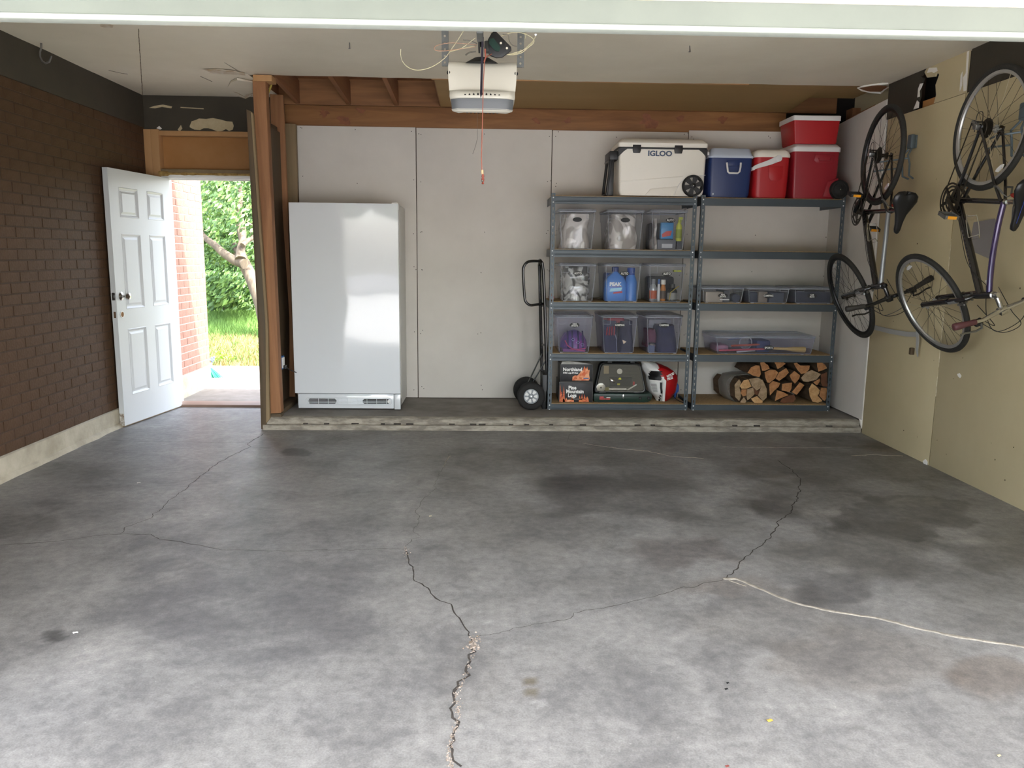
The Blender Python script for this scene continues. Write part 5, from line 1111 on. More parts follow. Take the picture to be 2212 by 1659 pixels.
for i, (s, z, x, sz, ti) in enumerate((('WOOD', .245, 1.578, .028, -.35), ('PELLE', .215, 1.575, .028, -.25))):
    M = Matrix.Translation((x, SY+.055, BS+z)) @ Matrix.Rotation(.45, 4, 'Z') @ Matrix.Rotation(ti, 4, 'Y') @ Matrix.Rotation(PI/2-.2, 4, 'X')
    text(s, sz, M, K['printw'], t, 'lettering', bold=.0016, sx=.85)
mb = MB()
for k in range(7): mb.box((1.405+k*.004,SY+.036-.0,BS+.165-k*.011),(1.455+k*.002,SY+.038,BS+.168-k*.011))
mb.build('fine_print', K['bagblack'], t)
MB().prism([(1.512,SY+.042,BS+.015),(1.535,SY+.043,BS+.012),(1.538,SY+.028,BS+.20),(1.505,SY+.028,BS+.225),(1.49,SY+.03,BS+.20),(1.512,SY+.033,BS+.18)], (0,.01,0)).build('folded_seam', K['bagwhite'], t, bevel=.003)
t = thing('blue_scoop', 'blue plastic scoop leaning behind the pellet bag', 'scoop', (1.655, SY+.2, BS))
MB().prism([(1.60,SY+.20,BS+.05),(1.655,SY+.19,BS+.045),(1.690,SY+.185,BS+.075),(1.692,SY+.19,BS+.13),(1.675,SY+.20,BS+.155),(1.63,SY+.205,BS+.165)], (0,.05,0)).build('scoop', mat('royal_blue_plastic','2456a8',.4), t, bevel=.008)
MB().tube([(1.67,SY+.21,BS+.06),(1.66,SY+.215,BS+.01)], .008, 8).build('grip', mat('royal_blue_grip','1f4a94',.4), t)
tag(MB().tube([(1.625,SY+.15,BS+.050),(1.65,SY+.10,BS+.022),(1.68,SY+.06,BS+.008),(1.70,SY+.03,BS+.006)], .004, 6).build('black_strap', K['black'], None), 'black strap on the bottom shelf right of the pellet bag', 'strap')

# ============================================================ FIREWOOD
K['bark'] = mat('brown_bark','5f4a35',.9,col2='40301f',scale=14,stretch=(1,.3,1),bump=.8,bscale=50)
K['cut'] = cutwood('fresh_cut_wood','c08a58','986339'); K['cutpale'] = cutwood('pale_cut_wood','d8ae7a','b48652'); K['cutgrey'] = cutwood('weathered_cut_wood','b3987a','86704f')
K['cutdark'] = mat('dark_cut_wood','6f452b',.8,col2='54321d',scale=14,bump=.2)
def cp(x, y): return (1460 + x/3.95, 540 + y/3.95)
LOGS = [
 ([(610,1048),(640,1000),(680,982),(715,984),(727,1060),(712,1086),(660,1075)], .36, 'cut', 'quarter log at the upper left of the woodpile just above the wrapped bundle'),
 ([(718,960),(750,955),(788,982),(803,1012),(765,1030),(735,1032),(725,990)], .34, 'cut', 'small round-backed log second from the left in the top row'),
 ([(830,950),(900,945),(938,970),(900,1000),(868,1018),(852,980)], .36, 'cut', 'quarter log in the middle of the top row of the woodpile'),
 ([(1002,966),(1030,960),(1060,985),(1145,985),(1140,1020),(1110,1052),(1070,1060),(1040,1030)], .36, 'cut', 'hollow-topped fresh orange log in the top row right of centre'),
 ([(1200,948),(1240,950),(1275,980),(1292,1010),(1250,1028),(1215,1040),(1205,1000)], .36, 'cut', 'quarter log at the top right corner of the woodpile'),
 ([(755,1042),(800,1020),(850,1023),(876,1046),(850,1095),(800,1135),(778,1132),(762,1090)], .36, 'cut', 'large wedge log with a round top left of centre'),
 ([(880,1118),(850,1098),(878,1046),(942,1005),(966,1045),(930,1085)], .36, 'cut', 'slanting split log in the centre of the pile below the top row'),
 ([(968,1070),(1012,1030),(1060,1068),(1052,1100),(1015,1143),(988,1112)], .36, 'cut', 'pentagonal split log right of the slanting one'),
 ([(1066,1092),(1105,1045),(1160,1022),(1240,1058),(1200,1108),(1130,1126),(1085,1122)], .36, 'cutgrey', 'grey weathered log at the right below the top row'),
 ([(795,1145),(828,1116),(892,1134),(878,1168),(840,1200),(802,1243)], .36, 'cut', 'triangular split log right beside the wrapped bundle'),
 ([(903,1142),(992,1130),(988,1180),(973,1213),(900,1200)], .36, 'cut', 'square split log in the middle of the pile'),
 ([(987,1214),(1058,1128),(1098,1152),(1070,1190),(1030,1238)], .36, 'cut', 'narrow slanting split log right of the square one'),
 ([(862,1194),(920,1212),(964,1238),(890,1268),(842,1292)], .36, 'cut', 'flat wedge log low in the middle on the shelf board'),
 ([(885,1298),(905,1268),(970,1240),(1010,1232),(1026,1270),(1000,1302),(920,1308)], .36, 'cutdark', 'dark reddish-brown log lying at the bottom middle of the pile'),
 ([(1132,1185),(1160,1135),(1198,1162),(1234,1200),(1212,1245),(1252,1290),(1212,1306),(1165,1295),(1140,1245)], .38, 'cutpale', 'large pale half-round log at the bottom right'),
 ([(1222,1245),(1238,1172),(1288,1176),(1295,1240),(1272,1290),(1256,1284)], .36, 'cut', 'dull split log in the bottom right corner behind the shelf post'),
 ([(1172,1128),(1228,1096),(1232,1120),(1206,1156),(1196,1152)], .34, 'cut', 'small wedge end above the large pale half-round log'),
 ([(1236,1062),(1290,1040),(1296,1168),(1250,1164),(1236,1130)], .30, 'cutdark', 'dark upright log against the right shelf post'),
]
def scale_poly(P, k): 
    cx = sum(p[0] for p in P)/len(P); cy = sum(p[1] for p in P)/len(P); return [(cx+(x-cx)*k, cy+(y-cy)*k) for x, y in P]
def subdiv(P, seed):
    out = []
    for i, a in enumerate(P):
        b = P[(i+1) % len(P)]; out.append(a); out.append(((a[0]+b[0])/2 + 3*noise.noise(Vector((i*3.1, seed, 0))), (a[1]+b[1])/2 + 3*noise.noise(Vector((i*2.7, seed, 5)))))
    return out
def log_obj(P, L, cut, label, Yf, dx=0, dz=0, group='split firewood on the bottom shelf', k=.97, name='firewood_log'):
    Q = [at(*cp(*p), Y=Yf) for p in subdiv(scale_poly(P, k), len(label))]
    Q = [Vector((p.x, p.y, max(p.z, BS+.001))) for p in Q]; c = sum(Q, Vector())/len(Q)
    t = thing(name, label, 'log', (c.x, Yf, min(p.z for p in Q)), group)
    rings = []
    for s in (0, .04, .35, .7, 1):
        rings.append([tuple(Vector((p.x, Yf, p.z)) + Vector((dx*s, L*s, dz*s)) + (c-p)*(.03*(s > .9) + .04*abs(noise.noise(Vector((p.x*30, p.z*30, s*5))))*(s > .1))) for p in Q])
    mb = MB(); n = len(Q)
    mb.loft(rings, cap=False); mb.add(rings[-1], [tuple(range(n))]); mb.build('bark', K['bark'], t, smooth=40)
    f = [tuple(Vector(q) + Vector((0, -.0005, 0))) for q in rings[0]]; cc = (c.x, Yf-.004, c.z)
    MB().add(f + [cc], [(i, (i+1) % n, n) for i in range(n)]).build('cut_end', K[cut], t, smooth=60)
    return t
for i, (P, L, cut, lb) in enumerate(LOGS):
    log_obj(P, L, cut, lb, SY+.05 + .006*(i % 3), dx=-.01)
# wrapped bundle
BUN = [
 ([(543,1162),(578,1112),(618,1103),(646,1166),(604,1184),(560,1186)], 'cutpale', 'brown wedge at the upper left of the wrapped bundle'),
 ([(622,1100),(700,1088),(736,1110),(720,1180),(690,1200),(650,1164)], 'cutgrey', 'large round-edged grey log at the top of the wrapped bundle'),
 ([(738,1102),(778,1190),(775,1260),(742,1290),(700,1242),(722,1182)], 'cutgrey', 'grey wedge at the right side of the wrapped bundle'),
 ([(560,1190),(604,1188),(600,1240),(572,1250),(552,1222)], 'cut', 'reddish square end at the left of the wrapped bundle'),
 ([(608,1188),(660,1172),(672,1230),(640,1262),(610,1284),(602,1240)], 'cutgrey', 'weathered square end in the centre of the wrapped bundle'),
 ([(640,1268),(692,1246),(744,1292),(738,1306),(668,1306)], 'cutpale', 'pale flat piece at the bottom of the wrapped bundle'),
 ([(546,1300),(580,1254),(602,1288),(590,1308)], 'cutgrey', 'small piece at the bottom left of the wrapped bundle'),
 ([(662,1170),(690,1204),(720,1188),(700,1240),(676,1232)], 'cutdark', 'thin dark piece in the middle of the wrapped bundle'),
 ([(505,1255),(500,1150),(540,1100),(556,1130),(540,1165),(556,1225),(556,1252),(540,1290)], 'cutgrey', 'bark-backed log on the left flank of the wrapped bundle'),
]
for i, (P, cut, lb) in enumerate(BUN): log_obj(P, .36, cut, lb, SY+.06, dx=-.09, dz=0, group='logs of the wrapped firewood bundle', k=.99)
O = [(500,1255),(492,1150),(530,1090),(600,1080),(700,1078),(745,1095),(785,1190),(782,1262),(745,1308),(668,1312),(590,1312),(540,1300)]
O = [at(*cp(*p), Y=SY+.06) for p in O]; O = [Vector((p.x, 0, max(p.z, BS+.001))) for p in O]; cc = sum(O, Vector())/len(O)
rings = []
for s, g in ((.16,1.03),(.165,1.05),(.4,1.06),(.66,1.06),(.67,1.03)):
    rings.append([tuple(cc + (p-cc)*g*(1+.02*noise.noise(Vector((p.x*30, p.z*30, s*20)))) + Vector((-.09*s*1.0, SY+.06+.36*s, 0))) for p in O])
rings = [[(x, y, max(z, BS+.0005)) for x, y, z in r] for r in rings]
tag(MB().loft(rings, cap=False).build('stretch_wrap', clear('cloudy_stretch_wrap','e6e4df',.30,.3,'b9b5ac'), None, smooth=60), 'cloudy plastic wrap band around the firewood bundle', 'plastic wrap')

# ============================================================ HAND TRUCK
t = thing('hand_truck', 'black two-wheeled hand truck with loop handle leaning left of the shelving', 'hand truck', (.42, 6.8, ZS))
hy = 6.62
def H(u, v, y=hy): return at(u, v, Y=y)
f = MB()
f.tube([H(1186,878,6.72), H(1181,800,6.72), H(1178,700,6.72), H(1175,620,6.72), H(1173,585,6.72), H(1171,568,6.72), H(1167,563,6.74)], .014, 10)
f.tube([H(1172,876,6.90), H(1168,700,6.90), H(1166,600,6.90), H(1165,572,6.88), H(1167,563,6.80)], .014, 10)
f.tube([H(1167,563,6.74), H(1166,562,6.82)], .014, 10)
for v in (660, 745, 860): f.tube([H(1178,v,6.72), H(1170,v,6.90)], .010, 8)
f.build('frame', K['black_m'], t)
MB().tube(smooth_path([H(1168,564,6.74), H(1150,564,6.72), H(1140,566,6.70), H(1133,573,6.69), H(1130,584,6.69), H(1131,610,6.69), H(1133,640,6.69), H(1136,652,6.69), H(1145,659,6.70), H(1158,658,6.72), H(1172,656,6.74)]), .0115, 10).build('loop_handle', K['black_m'], t)
MB().tube([H(1171,764,6.74), H(1141,826,6.74)], .006, 6).build('brace', K['black_m'], t)
MB().tube([H(1178,780,6.70), H(1152,824,6.70)], .006, 6).build('brace', K['black_m'], t)
MB().box((.46, 6.70, ZS), (.50, 7.0, ZS+.30)).build('axle_bracket', K['black'], t, bevel=.003)
MB().box((.488, 6.70, ZS), (.500, 6.98, ZS+.16)).build('toe_plate', K['black'], t, bevel=.003)
for (u, v, y, R) in ((1147,856,6.66,.120), (1137,844,6.98,.118)):
    c = at(u, v, Y=y); c = Vector((c.x, y, ZS+R+.002))
    wh = MB().ring(tuple(c), (0,-1,0), R, [(-.004,.030),(0,.020),(0,-.020),(-.004,-.030),(-.018,-.036),(-.05,-.034),(-.055,-.02),(-.055,.02),(-.05,.034),(-.018,.036)], 44).build('wheel', K['rubber'], t, smooth=45); wh['org'] = t['org']
    MB().lathe([(.066,.022),(.064,.030),(.056,.030),(.053,.012),(.030,.010),(.022,.022),(.018,.026),(.001,.027)], tuple(c), (0,-1,0), 32).build('hub_plate', mat('hub_dark_grey','7b7e81',.4,.5), wh, smooth=30)
    mb = MB()
    for k in range(7):
        a = 2*PI*k/7; d = Vector((math.cos(a), 0, math.sin(a))); e = Vector((-math.sin(a), 0, math.cos(a))); q = c + Vector((0,-.012,0))
        mb.prism([tuple(q+d*.024+e*.005), tuple(q+d*.056+e*.017), tuple(q+d*.056-e*.017), tuple(q+d*.024-e*.005)], (0,-.014,0))
    mb.build('hub_ribs', K['alu'], wh); MB().lathe([(.009,.027),(.007,.036),(.001,.037)], tuple(c), (0,-1,0), 12).build('axle_nut', K['rivet'], wh)
MB().cyl((.36,6.66,ZS+.122),(.36,6.98,ZS+.122),.008).build('axle', K['steel'], t)

# ============================================================ GARAGE DOOR OPENER
OY = 4.0
t = thing('garage_door_opener', 'white ceiling-hung garage door opener with grey light cover and perforated straps', 'garage door opener', (-.04, OY+.15, 2.2))
K['opwhite'] = mat('opener_aged_white','c6c2b4',.4,bump=.02,bscale=20); K['opgrey'] = mat('opener_grey_lens','5f6264',.5)
def px_(u, v, y=OY): return at(u, v, Y=y)
cxo = px_(1042, 160).x
def sect(w, z, yf, dep, pinch=0, n=9, zb=0):     # half width, height, front y, depth; front face with recessed centre
    r = []
    for i in range(n+1):
        s = -1+2*i/n; r.append((cxo+w*s, yf + pinch*(1-abs(s)**3) + (.015 if abs(s) > .99 else 0), z))
    r += [(cxo+w, yf+dep*.5, z+zb*.5), (cxo+w*.96, yf+dep, z+zb), (cxo-w*.96, yf+dep, z+zb), (cxo-w, yf+dep*.5, z+zb*.5)]
    return r
zt0, zg, zl, zbm = px_(1040,130).z, px_(1040,214).z, px_(1040,236).z, px_(1040,240).z
W0 = (px_(1117,160).x-px_(968,160).x)/2
MB().loft([sect(W0*.985, zt0, OY+.02, .30, .03), sect(W0, zt0-.03, OY, .32, .03), sect(W0*.99, zt0-.09, OY, .32, .025), sect(W0*.965, zt0-.14, OY-.0, .32, .015), sect(W0*.955, zg+.035, OY-.006, .33, -.012), sect(W0*.955, zg+.01, OY-.012, .34, -.022), sect(W0*.94, zg, OY-.010, .34, -.02)]).build('housing', K['opwhite'], t, smooth=60)
MB().loft([sect(W0*.91, zg+.001, OY+.0, .32, -.015), sect(W0*.905, zg-.02, OY+.0, .32, -.015, zb=.02), sect(W0*.89, zl-.002, OY+.008, .30, -.012, zb=.055)]).build('light_cover', K['opgrey'], t, smooth=60)
MB().loft([sect(W0*.90, zl+.002, OY+.006, .305, -.012, zb=.058), sect(W0*.88, zl-.006, OY+.012, .30, -.012, zb=.055), sect(W0*.70, zl-.012, OY+.03, .24, -.005, zb=.045)]).build('bottom_pan', K['opwhite'], t, smooth=60)
mb = MB()
for i, k in enumerate((-4,-3,-2,-1,0,1,2,3,4)):
    x = cxo + k*.0205; h = .013 - abs(k)*.0018; mb.prism([(x-.005, OY-.0352+.0012*abs(k), zg+.012), (x+.005, OY-.0352+.0012*abs(k), zg+.012), (x+.003, OY-.030, zg+.012+h*.8), (x, OY-.029, zg+.012+h), (x-.003, OY-.030, zg+.012+h*.8)], (0,.012,0))
mb.build('vent_slots', K['dark'], t, smooth=0)
mb = MB()
for k in range(-4, 5): x = cxo + k*.0185; mb.box((x-.0045, OY+.03, zl-.0125), (x+.0045, OY+.045, zl-.007))
mb.build('bottom_vents', K['dark'], t)
for s in (-1, 1): MB().lathe([(.010,0),(.008,.001)], (cxo+s*(W0-.002), OY+.018, zt0-.055), (s*.5,-1,0), 12).build('screw_recess', K['dark'], t)
def strap(u0, u1, v0, v1, y):
    a = px_(u0, v1, y); b = px_(u1, v1, y); w_ = b.x-a.x; zb_ = a.z; mb = MB(); x = a.x; z = zb_; pt = .0305
    while z < ZC-.005:
        z1 = min(z+pt, ZC-.002); cx, cz = x+w_/2, (z+z1)/2
        if z1-z < .02: mb.add([(x,y,z),(x+w_,y,z),(x+w_,y,z1),(x,y,z1)], [(0,1,2,3)]); break
        o = [(x,z),(cx,z),(x+w_,z),(x+w_,cz),(x+w_,z1),(cx,z1),(x,z1),(x,cz)]; r = .0058
        h = [(cx+r*math.cos(q), cz+r*math.sin(q)) for q in [-3*PI/4+k*PI/4 for k in range(8)]]
        for yy in (y, y+.002): mb.add([(p[0],yy,p[1]) for p in o+h], [(k,(k+1) % 8,8+(k+1) % 8,8+k) for k in range(8)])
        z += pt
    mb.box((x+w_, y, zb_), (x+w_+.0015, y+.022, ZC)); mb.build('hanging_strap', K['galv'], t, smooth=0)
strap(954, 968, 0, 142, OY+.04); strap(1117, 1131, 0, 144, OY+.04)
for s, u in ((-1, 958), (1, 1128)): MB().cyl((cxo+s*W0*.98, OY+.05, zt0-.015), (cxo+s*(W0+.03), OY+.05, zt0-.015), .005).build('mounting_bolt', K['steel'], t)
# rail, trolley, hanging arm
rz = zt0+.022
r_ = MB().box((cxo-.020, 2.46, rz+.022), (cxo-.012, OY+.05, rz+.055)); r_.box((cxo-.002, 2.46, rz+.022), (cxo+.004, OY+.05, rz+.055)); r_.box((cxo-.020, 2.46, rz+.05), (cxo+.006, OY+.05, rz+.055))
r_.build('rail', mat('dark_rail_steel','4a4a4a',.45,.6), t)
MB().box((cxo-.022, 3.60, rz-.005), (cxo+.006, 3.74, rz+.028)).build('trolley', K['galv'], t, bevel=.003)
a, b = px_(1043, 108, 3.74), px_(1040, 212, 3.90)
MB().prism([(a.x-.006,3.72,a.z+.05),(a.x+.004,3.72,a.z+.05),(b.x+.004,3.90,b.z+.02),(b.x-.004,3.90,b.z),(b.x-.007,3.90,b.z+.02)], (0,.008,0)).build('release_arm', mat('dark_steel_arm','3b3640',.35,.6), t)
MB().cyl((cxo-.004, OY+.10, zt0-.005), (cxo-.004, OY+.10, zt0+.03), .10, .04, n=20).build('motor_top', K['dark'], t)
MB().cyl((cxo+.03, OY+.06, zt0+.05), (cxo+.03, OY+.06, zt0+.10), .022, n=14).build('motor_top', K['galv'], t)
# black bracket with circuit board
t2 = thing('control_board', 'dark tilted circuit board in a black bracket on top of the opener', 'circuit board', tuple(px_(1075, 100, OY+.02)))
MB().prism([tuple(px_(u, v, OY+.0)) for u, v in ((1066,68),(1072,68),(1104,101),(1105,108),(1085,123),(1072,124),(1056,118),(1054,85),(1062,71))], (0,.02,0)).build('bracket', K['black'], t2, bevel=.002)
MB().prism([tuple(px_(u, v, OY-.004)) for u, v in ((1057,84),(1066,82),(1081,102),(1078,111),(1070,110),(1056,94))], (0,.004,0)).build('board', mat('green_circuit','1e3a32',.4), t2)
for u, v in ((1082,93),(1095,104)): MB().lathe([(.0055,0),(.005,.001)], tuple(px_(u, v, OY-.001)), (0,-1,0), 10).build('bolt_hole', K['ceil'], t2)
# wires
K['wire'] = mat('cream_wire','cfc6a2',.5); K['wirep'] = mat('pinkish_wire','b58d74',.5); K['wiregrey'] = mat('grey_wire','6b675e',.5)
def wire(pts, m, lb, y=OY+.02, r=.0018):
    P = [px_(u, v, y+.01*math.sin(i)) for i, (u, v) in enumerate(pts)]; Q = []
    for i in range(len(P)-1):
        p0, p1, p2, p3 = P[max(i-1,0)], P[i], P[i+1], P[min(i+2,len(P)-1)]
        for k in range(6):
            s = k/6; Q.append(.5*((2*p1)+(p2-p0)*s+(2*p0-5*p1+4*p2-p3)*s*s+(3*p1-p0-3*p2+p3)*s**3))
    Q.append(P[-1]); tag(MB().tube(Q, r, 5).build('wire', K[m], None), lb, 'wire', 'loose wires around the opener')
wire([(866,106),(866,122),(873,138),(889,149),(910,151),(936,143),(960,126),(972,112),(980,108),(1025,100)], 'wire', 'cream wire drooping lowest to the left of the opener')
wire([(1005,60),(990,85),(971,112)], 'wire', 'cream wire rising steeply from the left strap')
wire([(1027,82),(1010,95),(995,105),(971,112)], 'wire', 'cream wire slanting from the rail down to the left strap')
wire([(1030,97),(1000,94),(970,93),(945,98),(938,104),(942,109),(960,110),(985,107),(1028,101)], 'wirep', 'pinkish looped wire through the left strap')
wire([(1030,94),(1015,88),(1000,86)], 'wiregrey', 'short grey wire curling left of the rail')
wire([(1080,80),(1100,72),(1120,70),(1140,76),(1153,86),(1150,96),(1130,108),(1105,116)], 'wire', 'cream wire looping widest to the right of the opener')
wire([(1157,78),(1150,90),(1135,104),(1120,114),(1100,117)], 'wire', 'cream wire with a bright tip right of the opener')
wire([(1157,78),(1148,95),(1130,112),(1112,118),(1095,118)], 'wire', 'lower cream wire meeting the bright tip right of the opener')
wire([(1086,74),(1098,76),(1100,88),(1108,98),(1118,100)], 'wiregrey', 'thin grey wire curling behind the black bracket')
wire([(1060,72),(1066,86),(1071,94),(1066,100)], 'wire', 'short cream wire crossing the circuit board')
wire([(1135,60),(1136,75),(1134,85)], 'wire', 'short cream wire beside the right strap', y=OY+.03)
wire([(1006,119),(1015,113),(1028,111)], 'wiregrey', 'thick dark cable behind the housing top', r=.004)
p = px_(1157, 78, OY+.02); tag(MB().lathe([(.002,0),(.007,.008),(.001,.010)], tuple(p), (0,.3,1), 8).build('wire_connector', K['rivet'], None), 'bright connector at the tip of the cream wires right of the opener', 'connector')
# pull cord
t = thing('emergency_pull_cord', 'thin red pull cord with beige handle hanging in front of the opener', 'pull cord', tuple(px_(1041, 385, 3.86)))
MB().tube([px_(1062,117,3.95), px_(1052,122,3.88), px_(1047,128,3.86), px_(1044,180,3.86), px_(1043,230,3.86), px_(1041,300,3.86), px_(1040,340,3.86), px_(1041,368,3.86)], .0022, 6).build('cord', mat('red_cord','a6604d',.6), t)
MB().tube([px_(1048,106,3.88), px_(1049,124,3.87), px_(1046,134,3.86)], .0035, 6).build('knot', mat('red_knot','b0604f',.6), t)
a, b = px_(1042, 367, 3.86), px_(1042, 376, 3.86); MB().cyl(tuple(b), tuple(a), .0062, n=10).build('handle', mat('beige_handle','d3b58a',.5), t)
a, b = px_(1043, 377, 3.86), px_(1043, 398, 3.86)
MB().lathe([(.004,0),(.0065,.004),(.004,.009),(.006,.013),(.0075,.022),(.005,.03),(.007,.036),(.005,.046)], tuple(b), (0,0,1), 12).build('red_bead', mat('red_bead','8e4334',.5), t)
MB().lathe([(.001,0),(.005,.003),(.001,.008)], tuple(px_(1042,391,3.852)), (0,-1,0), 10).build('metal_clip', K['chrome'], t)
tag(MB().tube([px_(1031,280,4.3), px_(1031,300,4.3), px_(1027,316,4.3), px_(1021,333,4.3)], .0012, 5).build('loose_string', K['wiregrey'], None), 'short thin grey string hanging left of the red pull cord', 'string')
tag(MB().cyl(tuple(px_(1031,280,4.3)), tuple(px_(1031,236,4.32)), .0006, n=5).build('string_end', K['wiregrey'], None), 'fine hair-thin string rising from the short grey string to the opener', 'string')
tag(MB().cyl((px_(755,97).x, 0, 0), (px_(755,97).x, 0, 0.001), .0001, n=3).build('tmp', K['steel'], None), 'x', 'x') if False else None
# bead chain and bicycle hook from the ceiling
p = at(299, 62, Z=ZC); n = 46; mb = MB()
for i in range(n):
    z = ZC - .378*i/(n-1); mb.lathe([(.0006,-.0045),(.0028,-.002),(.0028,.002),(.0006,.0045)], (p.x+.002*noise.noise(Vector((i*.3,0,0))), p.y, z), (0,0,1), 6)
mb.tube([(p.x, p.y, ZC), (p.x, p.y, ZC-.378)], .0009, 4)
tag(mb.build('hanging_chain', K['oldwood'], None), 'thin dark chain hanging from the ceiling near the left corner', 'chain')
p = at(89, 93, Z=ZC); P = [p + Vector(q) for q in ((0,0,.0),(-.002,0,-.03),(-.012,0,-.055),(-.014,0,-.085),(-.004,0,-.112),(.018,0,-.125),(.042,0,-.115),(.055,0,-.09),(.058,0,-.078))]
tag(MB().tube(P, .0065, 8).build('ceiling_hook', mat('greyed_hook','5d5a55',.5), None, smooth=80), 'grey J-shaped hook screwed into the ceiling above the brick wall', 'hook')
# ============================================================ BICYCLES
K['tyre'] = mat('tyre_rubber','24231f',.75,bump=.35,bscale=120); K['bikeblack'] = mat('bike_black_paint','131213',.22,spec=.6,coat=.5); K['bikesilver'] = mat('bike_silver_paint','8f9194',.3,.5)
K['purple'] = mat('bike_purple_paint','3a2b52',.22,.3,coat=.6); K['saddle'] = mat('saddle_black','161617',.35); K['spoke'] = mat('spoke_steel','4a4743',.4,.8); K['spokeb'] = mat('bright_spoke','cfc7ad',.3,.6)
K['amber'] = mat('amber_reflector','f2a21c',.25,spec=.8); K['amber'].node_tree.nodes['Principled BSDF'].inputs['Coat Weight'].default_value = 1
K['reflred'] = mat('red_reflector','8c2219',.25); K['reflclear'] = mat('clear_reflector','e9e9e6',.15,.3); K['cable'] = mat('black_cable','161514',.5); K['blackrim'] = mat('black_rim','1d1d1e',.35,.4)
K['grip'] = mat('black_grip','26231f',.6); K['gripred'] = mat('maroon_grip','4f2a2b',.6); K['letter'] = mat('frame_lettering','5b5458',.4); K['cassette'] = mat('dark_cassette','3a352c',.45,.7)
K['greysaddle'] = mat('saddle_blue_piping','2a3f86',.4)
def bike(label, P, G, frame_m, top_m, rim_m, rear_rim_m, stem_m, curved, grip_m, cage):
    X, Y, Z, th, psi, phi, st, htl, sdh, bh = P
    a = Vector((0, math.sin(th), -math.cos(th))); b = Vector((0, -math.cos(th), -math.sin(th))); c = Vector((-1, 0, 0))
    M3 = Matrix((a, b, c)).transposed(); M3 = Matrix.Rotation(psi, 3, 'Z') @ M3
    M3 = Matrix.Rotation(phi, 3, M3.col[0]) @ M3
    t = thing('bicycle', label, 'bicycle', (X, Y, Z), 'bicycles hung on the right wall', rot=M3.to_quaternion())
    wb, bbx, bbz, rw, ha, fl, off = [G[k] for k in ('wb','bbx','bbz','rw','ha','fl','off')]
    ha = math.radians(ha); ax = Vector((-math.cos(ha), math.sin(ha), 0)); fw = Vector((math.sin(ha), math.cos(ha), 0))
    hub = Vector((wb, 0, 0)); crown = hub - fw*off + ax*fl; ctop = crown + ax*htl; cz = Vector((0, 0, 1))
    SM = Matrix.Translation(ctop) @ Matrix.Rotation(st, 4, ax) @ Matrix.Translation(-ctop)
    L3 = lambda x, y, z=0: Vector((x, y, z))
    def wheel(ctr, M, rimm, nm, rear, bright):
        wv = thing('x', 'x', 'x'); bpy.data.objects.remove(wv)
        ti = MB().ring(ctr, cz, rw-.017, [(.017*math.cos(q), .017*math.sin(q)) for q in [2*PI*k/10 for k in range(10)]], 64, M=M)
        wh = ti.build(nm, K['tyre'], t, world=False, smooth=80)
        MB().ring(ctr, cz, rw-.036, [(.004,.0095),(-.012,.0085),(-.016,0),(-.012,-.0085),(.004,-.0095)], 64, M=M).build('rim', K[rimm], wh, world=False, smooth=50)
        sp = MB(); sb = MB(); N = 28
        for k in range(N):
            q = 2*PI*k/N; s = 1 if k % 2 else -1; q2 = q + (.9 if (k//2) % 2 else -.9); rh = .022
            p0 = ctr + Vector((rh*math.cos(q2), rh*math.sin(q2), s*.030)); p1 = ctr + Vector(((rw-.05)*math.cos(q), (rw-.05)*math.sin(q), 0))
            (sb if k in bright else sp).cyl(p0, p1, .0011 if k not in bright else .0016, n=4, cap=False, M=M)
        sp.build('spokes', K['spoke'], wh, world=False)
        if sb.v: sb.build('bright_spokes', K['spokeb'], wh, world=False)
        mb = MB().lathe([(.006,-.062),(.006,-.036),(.024,-.033),(.024,-.028),(.013,-.024),(.013,.024),(.024,.028),(.024,.033),(.006,.036),(.006,.062)], tuple(ctr), (0,0,1), 16, M=M); mb.build('hub', K['cassette'] if not bright else K['alu'], wh, world=False)
        q = .9 if rear else 3.9; p = ctr + Vector(((rw-.075)*math.cos(q), (rw-.075)*math.sin(q), 0)); e = Vector((-math.sin(q), math.cos(q), 0)); d = Vector((math.cos(q), math.sin(q), 0))
        MB().prism([tuple(p+e*.035-d*.004), tuple(p+e*.02-d*.011), tuple(p-e*.02-d*.011), tuple(p-e*.035-d*.004), tuple(p-e*.02+d*.010), tuple(p+e*.02+d*.010)], (0,0,.008), M=M).build('wheel_reflector', K['reflclear'], wh, world=False)
        return wh
    wheel(L3(0,0), None, rear_rim_m, 'rear_wheel', True, (3, 4, 14) if curved else ())
    wheel(hub, SM, rim_m, 'front_wheel', False, (9, 23) if curved else ())
    # frame
    bb = L3(bbx, bbz); sa = math.radians(73); sdir = Vector((-math.cos(sa), math.sin(sa), 0)); stop_ = bb + sdir*.45
    fr = MB(); fr.cyl(bb - cz*.036, bb + cz*.036, .021, n=16)
    dn = crown + ax*.035; up = crown + ax*(htl-.03)
    fr.tube([bb, bb.lerp(dn, .5), dn], [.020,.022,.021], 14)
    fr.tube([bb, stop_], .0155, 12); fr.cyl(crown, ctop, .021, n=16)
    for s in (-1, 1):
        fr.tube([bb + cz*.028*s, bb*.55 + cz*.040*s, L3(.02, 0, .062*s)], [.011,.010,.008], 8)
        fr.tube([stop_ + cz*.012*s - sdir*.03, (stop_-sdir*.03)*.72 + cz*.034*s, L3(0, .01, .062*s)], [.009,.0085,.008], 8)
        fr.box((-.02, -.018, .058*s), (.03, .022, .064*s))
    mb = MB().cyl(tuple(L3(bbx*.78, bbz*.78, -.035)), tuple(L3(bbx*.78, bbz*.78, .035)), .008, n=8); mb.build('stay_bridge', K[frame_m], t, world=False)
    fo = fr.build('frame', K[frame_m], t, world=False, smooth=60)
